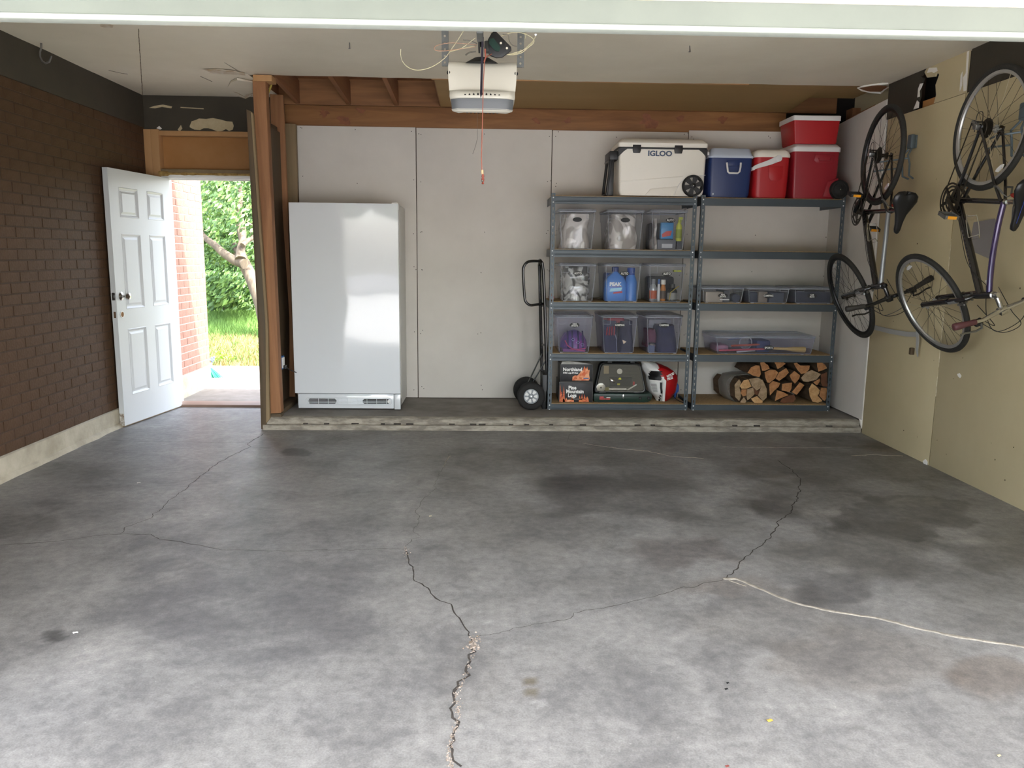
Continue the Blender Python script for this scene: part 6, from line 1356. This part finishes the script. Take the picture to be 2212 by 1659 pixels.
    if curved:
        mid = (stop_ + up)*.5 + Vector((.02, -.055, 0)); pts = []
        for i in range(13):
            s = i/12; pts.append((stop_ - sdir*.02)*(1-s)**2 + mid*2*s*(1-s) + up*s*s)
        MB().tube(pts, .0165, 12).build('top_tube', K[top_m], t, world=False, smooth=70)
    else: MB().tube([stop_ - sdir*.03, up], .0155, 12).build('top_tube', K[top_m], t, world=False)
    # lettering plates along the down tube
    d = (dn - bb).normalized(); nn = d.cross(cz)
    for k in range(10):
        p = bb + d*(.22+.026*k); MB().box((-.008,-.005,.0200),(.008,.005,.0212), Matrix.Translation(p) @ Matrix(((d.x, nn.x, 0, 0), (d.y, nn.y, 0, 0), (0, 0, 1, 0), (0,0,0,1)))).build('frame_mark', K['letter'], fo, world=False) if k % 1 == 0 else None
    # fork
    fk = MB(); fk.cyl(crown - ax*.015, crown + ax*.01, .020, n=14, M=SM)
    cr2 = crown - ax*.02
    for s in (-1, 1):
        A = cr2 + cz*.050*s; B = hub + cz*.052*s - fw*(off*.35); fk.tube([cr2, cr2 + cz*.030*s + ax*.004, A - ax*.012], [.014,.015,.016], 8, M=SM)
        fk.tube([A, A.lerp(B, .45)], .0135, 10, M=SM); fk.tube([A.lerp(B, .40), B], [.0175,.016], 10, M=SM); fk.tube([B, hub + cz*.056*s], [.014,.010], 8, M=SM)
    fk.build('fork', K[frame_m], t, world=False, smooth=60)
    mb = MB()
    for s in (-1, 1): A = cr2 + cz*.050*s; B = hub + cz*.052*s; mb.tube([A.lerp(B, .22), A.lerp(B, .38)], .0142, 10, M=SM)
    mb.build('fork_stanchion', K['bikesilver'], t, world=False)
    bk = MB()
    for s in (-1, 1):
        A = cr2 + cz*.052*s - ax*.05; bk.tube([A + fw*.022, A + fw*.035 - ax*.05, A + fw*.03 + ax*.03 + cz*.012*s], .006, 6, M=SM); bk.box((-.028,-.006,-.006),(.028,.006,.006), SM @ Matrix.Translation(A - cz*.032*s - ax*.012 + fw*.012))
    bk.build('front_brake', K['steel'], t, world=False)
    bk = MB()
    for s in (-1, 1):
        A = (stop_-sdir*.03)*.80 + cz*.036*s + Vector((0,.0,0)); bk.tube([A, A + Vector((-.01,.035,.008*s)), A + Vector((.015,.075,-.012*s))], .006, 6)
    bk.tube([(stop_-sdir*.03)*.80 + Vector((.015,.075,.03)), (stop_-sdir*.03)*.80 + Vector((.03,.09,0)), (stop_-sdir*.03)*.80 + Vector((.015,.075,-.03))], .003, 6)
    bk.build('rear_brake', K['steel'], t, world=False)
    # headset, stem, handlebar
    sp0 = ctop + ax*.035; cl = ctop + ax*.03 + fw*.09 + L3(-.03, 0)*.0
    mb = MB().lathe([(.021,0),(.023,.004),(.023,.012),(.017,.016),(.017,.042),(.013,.05),(.001,.052)], tuple(ctop), tuple(ax), 18, M=SM); mb.build('headset', K[stem_m], t, world=False)
    mb = MB().tube([sp0 - ax*.005, cl], [.015,.013], 12, M=SM); mb.cyl(cl - cz*.022, cl + cz*.022, .019, n=14, M=SM); mb.box((-.012,-.02,-.02),(.012,.02,.02), SM @ Matrix.Translation(cl + fw*.008)); mb.build('stem', K[stem_m], t, world=False, bevel=.001)
    bar = lambda s, k: cl + cz*(bh*k*s) + ax*(.03*min(1, k*2.2)) - fw*(.03*max(0, k-.45)*2)
    mb = MB().tube([bar(-1,.62), bar(-1,.45), bar(-1,.3), bar(-1,.12), cl, bar(1,.12), bar(1,.3), bar(1,.45), bar(1,.62)], [.0112,.0112,.0125,.014,.0155,.014,.0125,.0112,.0112], 12, M=SM); mb.build('handlebar', K[stem_m] if curved else K['bikeblack'], t, world=False)
    for s in (-1, 1):
        g = MB().tube([bar(s,.58), bar(s,.62), bar(s,.75), bar(s,.9), bar(s,.985), bar(s,1.0)], [.015,.0165,.0165,.021,.020,.012], 12, M=SM); g.build('grip', K[grip_m if s > 0 else 'grip'], t, world=False, smooth=70)
        q = bar(s,.52); MB().box((-.018,-.014,-.022),(.018,.014,.022), SM @ Matrix.Translation(q - ax*.012 + fw*.008)).build('shifter', K['black'], t, world=False, bevel=.005)
        MB().tube([bar(s,.50) + fw*.014, bar(s,.50) + fw*.045 - ax*.01, bar(s,.62) + fw*.055 - ax*.015, bar(s,.80) + fw*.05 - ax*.012, bar(s,.90) + fw*.055 - ax*.010], [.007,.007,.006,.0055,.0065], 8, M=SM).build('brake_lever', K['bikeblack'] if not curved else K['steel'], t, world=False)
        MB().lathe([(.014,0),(.017,.006),(.014,.012)], tuple(bar(s,.44) - ax*.018), tuple(cz), 14, M=SM).build('shift_indicator', K['black'], t, world=False)
    # cables
    def T(p): return SM @ p
    def spl(A, n=8):
        Q = []
        for i in range(len(A)-1):
            p0, p1, p2, p3 = A[max(i-1,0)], A[i], A[i+1], A[min(i+2,len(A)-1)]
            for k in range(n): s = k/n; Q.append(.5*((2*p1)+(p2-p0)*s+(2*p0-5*p1+4*p2-p3)*s*s+(3*p1-p0-3*p2+p3)*s**3))
        return Q + [A[-1]]
    MB().tube(spl([T(bar(1,.48)+fw*.02), T(cl+cz*.06+fw*.11+ax*.03), T(cl-cz*.07+fw*.12), T(cl-cz*.08+fw*.04-ax*.05), up+Vector((-.06,.02,-.02))]), .0022, 5).build('cable', K['cable'], t, world=False)
    MB().tube(spl([T(bar(-1,.48)+fw*.02), T(cl-cz*.05+fw*.09+ax*.035), T(cl+cz*.07+fw*.10), T(cl+cz*.05+fw*.02-ax*.07), up+Vector((-.05,-.02,.024))]), .0022, 5).build('cable', K['cable'], t, world=False)
    MB().tube(spl([T(bar(1,.42)+fw*.01), T(cl+cz*.05+fw*.07-ax*.03), T(crown+fw*.06-ax*.03)]), .0022, 5).build('cable', K['cable'], t, world=False)
    MB().tube(spl([up+Vector((-.05,-.03,.022)), bb.lerp(dn,.7)+Vector((0,-.03,.02)), bb.lerp(dn,.3)+Vector((0,-.024,.018)), bb+Vector((0,-.028,.01))]), .002, 5).build('cable', K['cable'], t, world=False)
    MB().tube(spl([L3(.03,-.03,.07), L3(-.06,-.05,.075), L3(-.085,.0,.08), L3(-.02,.03,.075)]), .0022, 5).build('cable', K['cable'], t, world=False)
    # seat
    pst = stop_ + sdir*max(.02, (sdh - stop_.y)/math.sin(sa) - .04)
    MB().tube([stop_, pst], .0135, 10).lathe([(.019,0),(.019,.02)], tuple(stop_ - sdir*.005), tuple(sdir), 14).build('seat_post', K['chrome'] if curved else K['bikeblack'], t, world=False)
    cS = Vector((pst.x, sdh, 0)); rings = []
    outline = [(-.135,.010,.0),(-.130,.055,.004),(-.105,.078,.006),(-.07,.080,.004),(-.03,.062,0),(.02,.036,-.002),(.07,.025,0),(.12,.021,.001),(.140,.014,0),(.146,.004,-.004)]
    for x, w_, z in outline:
        r = []
        for k in range(14):
            q = 2*PI*k/14; zz = math.sin(q); yy = math.cos(q)
            notch = -.010 if (x < -.1 and abs(yy) < .35 and zz > 0) else (-.004 if abs(yy) < .3 and zz > 0 else 0)
            r.append((cS.x + x - (.0 if abs(yy) > .3 or x > -.12 else -.02), cS.y + z + (.016*zz if zz > 0 else .028*zz*(.5+.5*abs(yy))) + notch, w_*yy))
        rings.append(r)
    so = MB().loft(rings).build('saddle', K['saddle'], t, world=False, smooth=80)
    if curved: MB().tube([(cS.x-.12, cS.y+.018, .03), (cS.x-.06, cS.y+.021, .02), (cS.x, cS.y+.018, .012), (cS.x+.10, cS.y+.015, .006)], .0018, 5).build('piping', K['greysaddle'], so, world=False)
    mb = MB()
    for s in (-1, 1): mb.tube([(cS.x-.09, cS.y-.02, .035*s), (cS.x-.04, cS.y-.04, .022*s), (cS.x+.03, cS.y-.04, .020*s), (cS.x+.11, cS.y-.015, .010*s)], .0035, 6)
    mb.cyl(tuple(pst - cz*.025), tuple(pst + cz*.025), .014, n=12); mb.build('saddle_rails', K['steel'], t, world=False)
    p = stop_ + sdir*.05 + Vector((-.03, 0, 0)); MB().lathe([(.022,0),(.024,.006),(.018,.012),(.001,.014)], tuple(p), (-1,.2,0), 16).build('rear_reflector', K['reflred'], t, world=False)
    # drivetrain
    dr = MB()
    for R, z in ((.098,.052),(.080,.046),(.060,.040)):
        dr.ring(tuple(bb + cz*z), cz, R, [(.004,.0012),(.004,-.0012),(-.007,-.0012),(-.007,.0012)], 48)
    for k in range(5):
        q = 2*PI*k/5 + .4; d2_ = Vector((math.cos(q), math.sin(q), 0)); e2 = Vector((-math.sin(q), math.cos(q), 0)); o = bb + cz*.047
        dr.prism([tuple(o+e2*.012), tuple(o+d2_*.092+e2*.007), tuple(o+d2_*.092-e2*.007), tuple(o-e2*.012)], (0,0,.006))
    dr.cyl(bb + cz*.03, bb + cz*.062, .02, n=16); dr.build('chainrings', K['cassette'], t, world=False)
    qc = math.radians(150 if not curved else 75)
    for s, q, nm in ((1, qc, 0), (-1, qc+PI, 1)):
        d2_ = Vector((math.cos(q), math.sin(q), 0)); e = bb + cz*(.066*s); p = e + d2_*.17
        MB().tube([e, e.lerp(p, .5) + cz*.006*s, p + cz*.010*s], [.015,.011,.012], 8).build('crank_arm', K['cassette'] if curved else K['bikeblack'], t, world=False)
        o = p + cz*.012*s; Mp = Matrix.Translation(o + cz*.05*s)
        mb = MB(); mb.cyl(o, o + cz*.085*s, .007, n=8)
        for yy in (-.042, .036): mb.box((-.010, yy, -.042), (.010, yy+.006, .042), Mp)
        for zz in (-.042, .036): mb.box((-.012, -.042, zz), (.012, .042, zz+.006), Mp)
        pe = mb.build('pedal', K['steel'] if curved else K['black'], t, world=False, bevel=.001)
        for yy in (-.0455, .0425): MB().box((-.009, yy, -.026), (.009, yy+.003, .026), Mp).build('pedal_reflector', K['amber'], pe, world=False)
        for xx in (-.012, .009): MB().box((xx, -.030, -.020), (xx+.003, .030, .020), Matrix.Translation(o + cz*.05*s)).build('pedal_reflector', K['amber'], pe, world=False) if False else None
    cs = MB()
    for k, R in enumerate((.056,.050,.044,.039,.034,.029,.024)): cs.lathe([(R,0),(R,.0018),(R*.8,.0018)], (0, 0, .024+k*.0042), (0,0,1), 28)
    cs.build('cassette', K['cassette'], t, world=False, smooth=25)
    rd = MB(); rd.box((-.012,-.045,.058),(.014,.0,.082)); rd.box((-.02,-.10,.060),(-.006,-.03,.066)); rd.lathe([(.018,0),(.018,.004)], (-.01,-.055,.052), (0,0,1), 14); rd.lathe([(.018,0),(.018,.004)], (-.005,-.10,.052), (0,0,1), 14); rd.box((-.016,-.03,.066),(.012,.004,.092))
    rd.build('derailleur', K['steel'], t, world=False, bevel=.002)
    ch = MB(); Rr, Rf = .034, .084; zc = .046
    P1 = [Vector((Rr*math.cos(q), Rr*math.sin(q), zc)) for q in [PI*.5+PI*k/8 for k in range(5)]][::-1]
    P2 = [bb + Vector((Rf*math.cos(q), Rf*math.sin(q), zc)) for q in [PI*.5-PI*k/10 for k in range(11)]]
    ch.tube(P1[-1:] + P2 + [Vector((.0,-.105,zc+.01)), Vector((-.02,-.09,zc+.01)), Vector((-.02,-.06,zc+.01)), Vector((-.034,0,zc))] + P1, .0038, 5)
    ch.build('chain', K['cassette'], t, world=False)
    # bottle cage on the down tube
    if cage:
        o = bb + d*.17 + nn*(-.024 if nn.y < 0 else .024); upn = Vector((-d.y, d.x, 0)); cg = MB()
        o = bb + d*.16 + upn*.026
        for s in (-1, 1): cg.tube([o + cz*.006*s, o + cz*.012*s + d*.13, o + cz*.034*s + upn*.03 + d*.14, o + cz*.037*s + upn*.045 + d*.06, o + cz*.030*s + upn*.055 + d*.0, o + upn*.02 - d*.015], .0026, 6)
        cg.tube([o + cz*.034 + upn*.03 + d*.14, o + upn*.07 + d*.145, o - cz*.034 + upn*.03 + d*.14], .0026, 6); cg.build('bottle_cage', K['chrome'], t, world=False)
    return t, M3
B1, M1 = bike('black bicycle with black rims hanging farther back beside the red coolers', [2.747,5.633,2.13,.334,.031,.104,.41,.137,.53,.308],
     dict(wb=1.061,bbx=.424,bbz=-.072,rw=.343,ha=66.3,fl=.475,off=.054), 'bikeblack', 'bikesilver', 'blackrim', 'blackrim', 'bikeblack', False, 'grip', True)
B2, M2 = bike('black and purple bicycle with silver rims hanging nearest the camera', [2.825,4.544,2.147,.383,.087,.081,.467,.139,.50,.304],
     dict(wb=1.094,bbx=.437,bbz=-.067,rw=.343,ha=64.2,fl=.488,off=.046), 'bikeblack', 'purple', 'alu', 'alu', 'chrome', True, 'gripred', True)
# wall hooks that carry the bicycles
K['hookblue'] = mat('blue_grey_hook_paint','5d6a70',.45,.3)
def hook(px, yb, label, bk):
    p = at(*px, X=XR-.06); o = Vector((XR, p.y, p.z))
    t = thing('bicycle_wall_hook', label, 'wall hook', tuple(o), 'hooks holding the bicycles')
    MB().box((XR-.012, p.y-.025, p.z-.045), (XR, p.y+.025, p.z+.045)).build('wall_plate', K['hookblue'], t, bevel=.003)
    MB().box((XR-.05, p.y-.03, p.z-.05), (XR-.012, p.y+.03, p.z+.05)).build('foam_pad', K['hookblue'], t, bevel=.012)
    mb = MB()
    for s in (-1, 1):
        mb.tube([(XR-.035, p.y+.02*s, p.z-.05), (XR-.07, p.y+.045*s, p.z-.10), (XR-.055, p.y+.05*s, p.z-.16), (XR-.05, p.y+.045*s, p.z-.24), (XR-.01, p.y+.03*s, p.z-.26)], .007, 6)
        mb.tube([(XR-.06, p.y+.045*s, p.z-.12-.03*(s+1)), (XR-.16, p.y+.05+.02*s, p.z-.13-.03*(s+1)), (bk.location.x+.075, p.y+.10+.02*s, p.z-.14-.03*(s+1))], .006, 6)
    mb.build('hook_rods', K['hookblue'], t)
hook((1960,306), 0, 'blue-grey padded wall hook behind the rear wheel of the farther black bicycle', B1)
hook((2203,240), 0, 'blue-grey padded wall hook beside the rear wheel of the purple bicycle', B2)
# lower empty bracket
t = thing('wall_bracket', 'pale grey metal wall bracket with a down-turned end below the black bicycle', 'bracket', (XR, 5.9, .8))
a = [at(1888,707,X=XR-.004), at(1925,716,X=XR-.008), at(1960,722,X=XR-.03), at(1980,722,X=XR-.04)]
K['brk'] = mat('pale_grey_bracket','aaa9a5',.5)
rings = [[tuple(p+Vector((0,0,-.018))), tuple(p+Vector((-.004,0,-.018))), tuple(p+Vector((-.004,0,.018))), tuple(p+Vector((0,0,.018)))] for p in a]
MB().loft(rings).build('arm', K['brk'], t)
b_ = [at(1982,715,X=XR-.035), at(1983,735,X=XR-.035), at(1981,757,X=XR-.03), at(1983,771,X=XR-.025)]
rings = [[tuple(p+Vector((0,-w_,0))), tuple(p+Vector((-.004,-w_,0))), tuple(p+Vector((-.004,w_,0))), tuple(p+Vector((0,w_,0)))] for p, w_ in zip(b_, (.02,.017,.015,.004))]
MB().loft(rings).build('down_turned_end', K['brk'], t)
p = at(1972,757,X=XR-.004); MB().box((XR-.03,p.y-.02,p.z-.03),(XR,p.y+.01,p.z+.02)).build('wall_plug', K['oldwood'], t, bevel=.006)

# ============================================================ SMALL THINGS ON THE FLOOR
def leafy(px, s, m, name, lb, cat='leaf', rz=0):
    p = at(*px, Z=0); t_ = MB(); n = 9; top = []
    for k in range(n): q = 2*PI*k/n; top.append((p.x+s*math.cos(q+rz)*(1.0), p.y+s*.65*math.sin(q+rz), .001+.004*abs(math.sin(q*1.5))))
    t_.add(top + [(p.x, p.y, .006)], [(k, (k+1) % n, n) for k in range(n)]); tag(t_.build(name, m, None, smooth=80), lb, cat)
leafy((1663,1558), .011, mat('yellow_leaf','c9a14a',.6), 'fallen_leaf', 'small yellow dry leaf on the concrete near the bottom right')
leafy((1572,1477), .006, K['dark'], 'wood_chip', 'tiny black chip on the concrete left of and above the yellow leaf', 'chip')
leafy((1569,1490), .007, K['dark'], 'wood_chip', 'tiny black chip just below another one, above the yellow leaf', 'chip')
leafy((1571,1657), .007, mat('red_leaf','7a3a32',.7), 'fallen_leaf', 'dark red leaf scrap at the bottom edge of the concrete')
leafy((2158,1634), .007, mat('pale_leaf','b3a582',.7), 'fallen_leaf', 'pale dry leaf scrap at the bottom right corner of the concrete')
leafy((930,1116), .009, mat('cream_chip','d8cba8',.7), 'fallen_chip', 'cream chip on the concrete right of the long central crack', 'chip')
leafy((163,1368), .010, K['gyp'], 'fallen_chip', 'white chip beside the dark smear at the lower left of the floor', 'chip')
leafy((300,1044), .012, K['gyp'], 'fallen_chip', 'white chip at the left of the floor in front of the door', 'chip')

# ============================================================ OUTDOORS
ox = -3.03
wo = setting('wall_outside', (ox, 7.3, 0))
K['brick_out'] = mat('salmon_brick','92695a',.85,col2='9f7767',scale=9,bump=.4,bscale=50); K['mortar_out'] = mat('pale_mortar','b5a9a0',.9)
MB().box((ox-.3, 7.32, -.2), (ox+.0, 8.56, .20)).build('footing', K['found'], wo, bevel=.01)
brick_wall(wo, ox, 7.32, 8.54, .20, 2.92, 38, .205, K['brick_out'], K['mortar_out'], 7.32, 8.6, 290, vis=lambda q: q[0] > 7.68 and q[2] < 2.15)
struct(MB().box((-7, 7.32, 2.92), (5, 7.60, 2.98)).build('eave', K['white_trim']))
struct(MB().box((-7, 7.26, -.15), (5, 10.1, -.03)).build('patio', mat('patio_concrete','827d76',.85,col2='726c64',scale=7,bump=.2)))
K['lawn'] = mat('lawn_green','556a34',.9,col2='776f42',scale=1.1,lo=.4,hi=.6)
lz = at(500, 665, Y=17.0).z
mb = MB(); NX, NY = 50, 60
vs = []
for j in range(NY+1):
    for i in range(NX+1):
        x = -16 + 20*i/NX; y = 10.1 + 14*j/NY; s = min(1, (y-10.1)/6.9); vs.append((x, y, -.05 + (lz+.05)*s*s + .02*noise.noise(Vector((x, y, 0)))))
mb.add(vs, [(j*(NX+1)+i, j*(NX+1)+i+1, (j+1)*(NX+1)+i+1, (j+1)*(NX+1)+i) for j in range(NY) for i in range(NX)])
lawn = struct(mb.build('lawn', K['lawn']))
def lawnz(y): s = min(1, max(0, (y-10.1)/6.9)); return -.05 + (lz+.05)*s*s
rg = random.Random(21); gm = []
K['grass1'] = mat('fresh_grass','678a3c',.8,col2='4f7030',scale=3); K['grass2'] = mat('dry_grass','a0905c',.85,col2='867a4c',scale=3)
def grass(name, y0, y1, n, h, m, lb):
    mb = MB()
    for i in range(n):
        y = rg.uniform(y0, y1); x = rg.uniform(-.52*y, -.20*y); z = lawnz(y); hh = h*rg.uniform(.5,1.2); a = rg.uniform(-.6,.6); w_ = .008; dx, dy = hh*.5*math.sin(a*3), hh*.4*math.cos(a*5)
        mb.add([(x-w_, y, z), (x+w_, y, z), (x+dx, y+dy, z+hh)], [(0,1,2)])
    o = mb.build(name, m, None, smooth=0); tag(o, lb, 'grass'); o['kind'] = 'stuff'
grass('green_grass', 13.2, 17.4, 15000, .16, K['grass1'], 'fresh green grass at the back of the sunny lawn')
grass('dry_grass', 10.12, 13.6, 13000, .07, K['grass2'], 'dry yellowish grass of the nearer lawn beyond the patio')
grass('grass_tufts', 10.12, 14, 2500, .11, K['grass1'], 'scattered green tufts in the dry lawn')
# tree
def T_(u, v, Y=13.0): return at(u, v, Y=Y)
K['treebark'] = mat('grey_tree_bark','6e6152',.9,col2='463d32',scale=9,stretch=(1,1,.3),bump=.8,bscale=30)
tr = thing('garden_tree', 'leafy tree with a forked grey trunk standing at the back of the lawn', 'tree', tuple(T_(575, 700)))
def limb(px, r, Y=13.0): return MB().tube([at(u, v, Y=Y+.1*i) for i, (u, v) in enumerate(px)], [x for x in r], 10)
limb([(585,720),(565,650),(548,610),(538,590),(525,565),(516,545),(510,530)], [.16,.13,.11,.10,.10,.10,.08]).build('trunk', K['treebark'], tr, smooth=70)
limb([(528,570),(505,562),(480,545),(462,528),(448,518),(438,508),(425,490)], [.085,.075,.065,.055,.05,.045,.04]).build('branch', K['treebark'], tr, smooth=70)
limb([(520,560),(520,540),(524,520),(522,500),(519,480),(516,462),(520,430),(517,395),(508,360)], [.09,.07,.06,.075,.07,.05,.035,.03,.02]).build('branch', K['treebark'], tr, smooth=70)
limb([(524,530),(534,520),(545,515),(560,500)], [.045,.04,.035,.03]).build('branch', K['treebark'], tr, smooth=70)
limb([(482,657),(500,648),(520,640),(545,625)], [.05,.045,.04,.03], 15.5).build('fallen_branch', K['treebark'], tr, smooth=70)
K['leafA'] = mat('leaf_green','4f7038',.6,col2='325228',scale=1.5); K['leafB'] = mat('leaf_bright','7b984f',.6,col2='567a3a',scale=1.5)
for m_ in ('leafA', 'leafB'):
    b_ = K[m_].node_tree.nodes['Principled BSDF']; b_.inputs['Subsurface Weight'].default_value = 0
def leaves(name, n, boxes, mats, size, par, seed):
    r = random.Random(seed); mb = MB()
    for i in range(n):
        u0, u1, v0, v1, Y0, Y1 = boxes[r.randrange(len(boxes))]
        q = 0
        while True:
            u, v, Y = r.uniform(u0, u1), r.uniform(v0, v1), r.uniform(Y0, Y1); p = at(u, v, Y=Y); q += 1
            if noise.noise(p*1.7) > -.22 or q > 12: break
        s = size*r.uniform(.6, 1.3); a = Vector((r.gauss(0,1), r.gauss(0,1), r.gauss(0,.6))).normalized(); b_ = a.orthogonal().normalized(); c_ = a.cross(b_)
        mb.mi = 1 if r.random() < .4 else 0
        mb.add([tuple(p - b_*s), tuple(p + c_*s*.42 + a*s*.1), tuple(p + b_*s), tuple(p - c_*s*.42 + a*s*.1)], [(0,1,2,3)])
    o = mb.build(name, [K[m] for m in mats], par, smooth=0); o['kind'] = 'stuff'; return o
leaves('foliage', 4200, [(425,560,300,500,12.0,14.5),(425,515,330,490,12.4,15),(440,560,520,570,13.4,14.4)], ('leafA','leafB'), .055, tr, 4)
sh = thing('garden_shrub', 'bright green bushes under the tree at the back of the lawn', 'bush', tuple(T_(480, 660, 15.5)))
leaves('foliage', 3500, [(430,560,590,668,14.5,16.5),(445,520,600,660,14,15.5)], ('leafB','leafA'), .07, sh, 8)
MB().tube([at(484,668,Y=15.2), at(478,640,Y=15.2), at(486,610,Y=15.3)], .015, 6).build('stem', K['treebark'], sh)
hb = thing('background_hedge', 'dense darker greenery behind the tree, in front of the fence', 'hedge', tuple(T_(480, 640, 17)))
leaves('foliage', 11000, [(420,575,330,670,16.5,19.0)], ('leafA','leafB'), .075, hb, 15)
mb = MB()
for k in range(14): q = at(425+k*11, 668, Y=17.3); mb.tube([q, q+Vector((rg.uniform(-.3,.3), .2, 1.2)), q+Vector((rg.uniform(-.5,.5), .5, 2.3))], .03, 5)
mb.build('stems', K['treebark'], hb)
# fence and neighbouring house
fn = thing('garden_fence', 'weathered grey board fence behind the greenery', 'fence', (-7, 19.5, lz))
K['fence'] = mat('grey_fence_board','938a78',.85,col2='7d7565',scale=3,stretch=(1,1,.2))
fb = MB().box((0,0,0),(.145,.02,1.9)); fo = fb.build('fence_board', K['fence'], None, bevel=.004, seg=1); fme = fo.data; bpy.data.objects.remove(fo)
for k in range(46):
    o = bpy.data.objects.new('fence_board', fme); COL.objects.link(o); o.parent = fn; o.location = (-4.2 + k*.152, rg.uniform(-.006,.006), rg.uniform(-.02,.02))
MB().box((-11.3,19.53,lz+.4),(-4.2,19.57,lz+.5)).build('rail', K['fence'], fn)
hs_ = thing('neighbour_house', 'pinkish brick house seen through the leaves beyond the fence', 'house', (-9, 24, 0))
MB().box((-16,24,-.2),(-2,30,3.1)).build('brick_wall', mat('pink_brick_far','c98d86',.85,col2='d9a39c',scale=6,stretch=(1,1,4)), hs_)
MB().prism([(-16.4,23.6,3.1),(-1.6,23.6,3.1),(-1.6,27,5.6),(-16.4,27,5.6)], (0,.05,.12)).build('roof', mat('pinkish_roof','b98580',.85,col2='a87470',scale=4,stretch=(1,6,1)), hs_)
for x in (-12.5, -9.2, -6.2):
    w_ = MB().box((x,23.97,1.0),(x+1.3,24.0,2.2)).build('window', K['white_trim'], hs_); w_['org'] = hs_['org']; MB().box((x+.08,23.955,1.08),(x+1.22,23.97,2.12)).build('pane', mat('window_glass_dark','3a4652',.1), w_)
# broom
t = thing('green_broom', 'green-bristled broom lying against the end of the outside brick wall', 'broom', tuple(at(460, 812, Z=-.03)))
p = at(463, 815, Z=-.03); q = at(452, 797, Y=p.y+.05); mb = MB()
for k in range(60):
    s = rg.uniform(-1, 1); mb.tube([(q.x+.02*s, q.y, q.z+.02), (p.x+.075*s+.02, p.y-.02+rg.uniform(-.05,.05), -.028)], .004, 4)
mb.build('bristles', mat('green_bristles','35b285',.6), t)
MB().box((q.x-.035, q.y-.03, q.z+.01), (q.x+.03, q.y+.03, q.z+.07)).build('broom_head', K['white_trim'], t, bevel=.008)
MB().tube([(q.x-.01, q.y, q.z+.06), (q.x-.25, q.y+.25, q.z+1.1)], .011, 8).build('broom_stick', K['white_trim'], t)
t = thing('weed', 'bright lime-green weed at the edge of the lawn beside the brick wall', 'plant', tuple(at(480, 785, Z=-.04)))
mb = MB()
for k in range(60):
    p = at(470+rg.uniform(-16,22), 788, Z=-.045); a = rg.uniform(0, 6.3); h = rg.uniform(.03,.16); s = .035
    mb.add([(p.x, p.y+.2, -.045+h), (p.x+s*math.cos(a), p.y+.2+s*math.sin(a), -.03+h), (p.x+1.6*s*math.cos(a+.4), p.y+.2+1.6*s*math.sin(a+.4), -.04+h), (p.x+s*math.cos(a+.9), p.y+.2+s*math.sin(a+.9), -.03+h)], [(0,1,2,3)])
o = mb.build('leaf_cluster', mat('lime_leaves','a6c748',.6), t, smooth=0); o['kind'] = 'stuff'
t = thing('flower_clump', 'small bluish flower clump at the corner of the outside brick wall', 'plant', tuple(at(455, 788, Z=-.04)))
mb = MB()
for k in range(14): p = at(452+rg.uniform(-4,7), 790, Z=-.045); mb.lathe([(.001,0),(.018,.01),(.02,.02),(.001,.028)], (p.x, p.y+.1, -.04+rg.uniform(.0,.09)), (0,0,1), 6)
o = mb.build('blossoms', mat('blue_blossom','7d86b5',.7), t); o['kind'] = 'stuff'
# street side behind the photographer: seen mirrored in the freezer door
st_ = struct(MB().box((-30,-40,-.13),(30,-14,-.02)).build('street', mat('asphalt_grey','77767a',.9)))
far = setting('street_side', (0, -16, 0))
fb = MB().box((-16,-22,0),(-6.5,-20,3.0)).build('house_front', mat('tan_brick_house','b39a84',.9), far)
MB().prism([(-16.6,-19.4,3.0),(-5.9,-19.4,3.0),(-5.9,-23,5.2),(-16.6,-23,5.2)], (0,0,.12)).build('house_roof', mat('brown_roof','5f554c',.9), far)
for k, (x, y, r, h) in enumerate(((-9.5,-15,1.7,3.6),(-5.6,-17,2.0,4.2),(-12.5,-16,2.0,4.0),(-2.0,-18,2.2,4.4),(6,-17,2.4,4.6))):
    MB().tube([(x,y,0),(x+.1,y,h*.6),(x,y,h)], [.16,.13,.08], 8).build('tree_trunk', K['treebark'], far)
    rings = []
    for j in range(13):
        a_ = PI*j/12 - PI/2; rings.append([(x + r*max(.02, math.cos(a_))*math.cos(q)*(1+.35*noise.noise(Vector((3*math.cos(q)+k*5, 3*math.sin(q), 3*a_)))), y + r*max(.02, math.cos(a_))*math.sin(q), h + r*.8*math.sin(a_)) for q in [2*PI*i/20 for i in range(20)]])
    MB().loft(rings).build('tree_crown', K['leafA'], far, smooth=80)
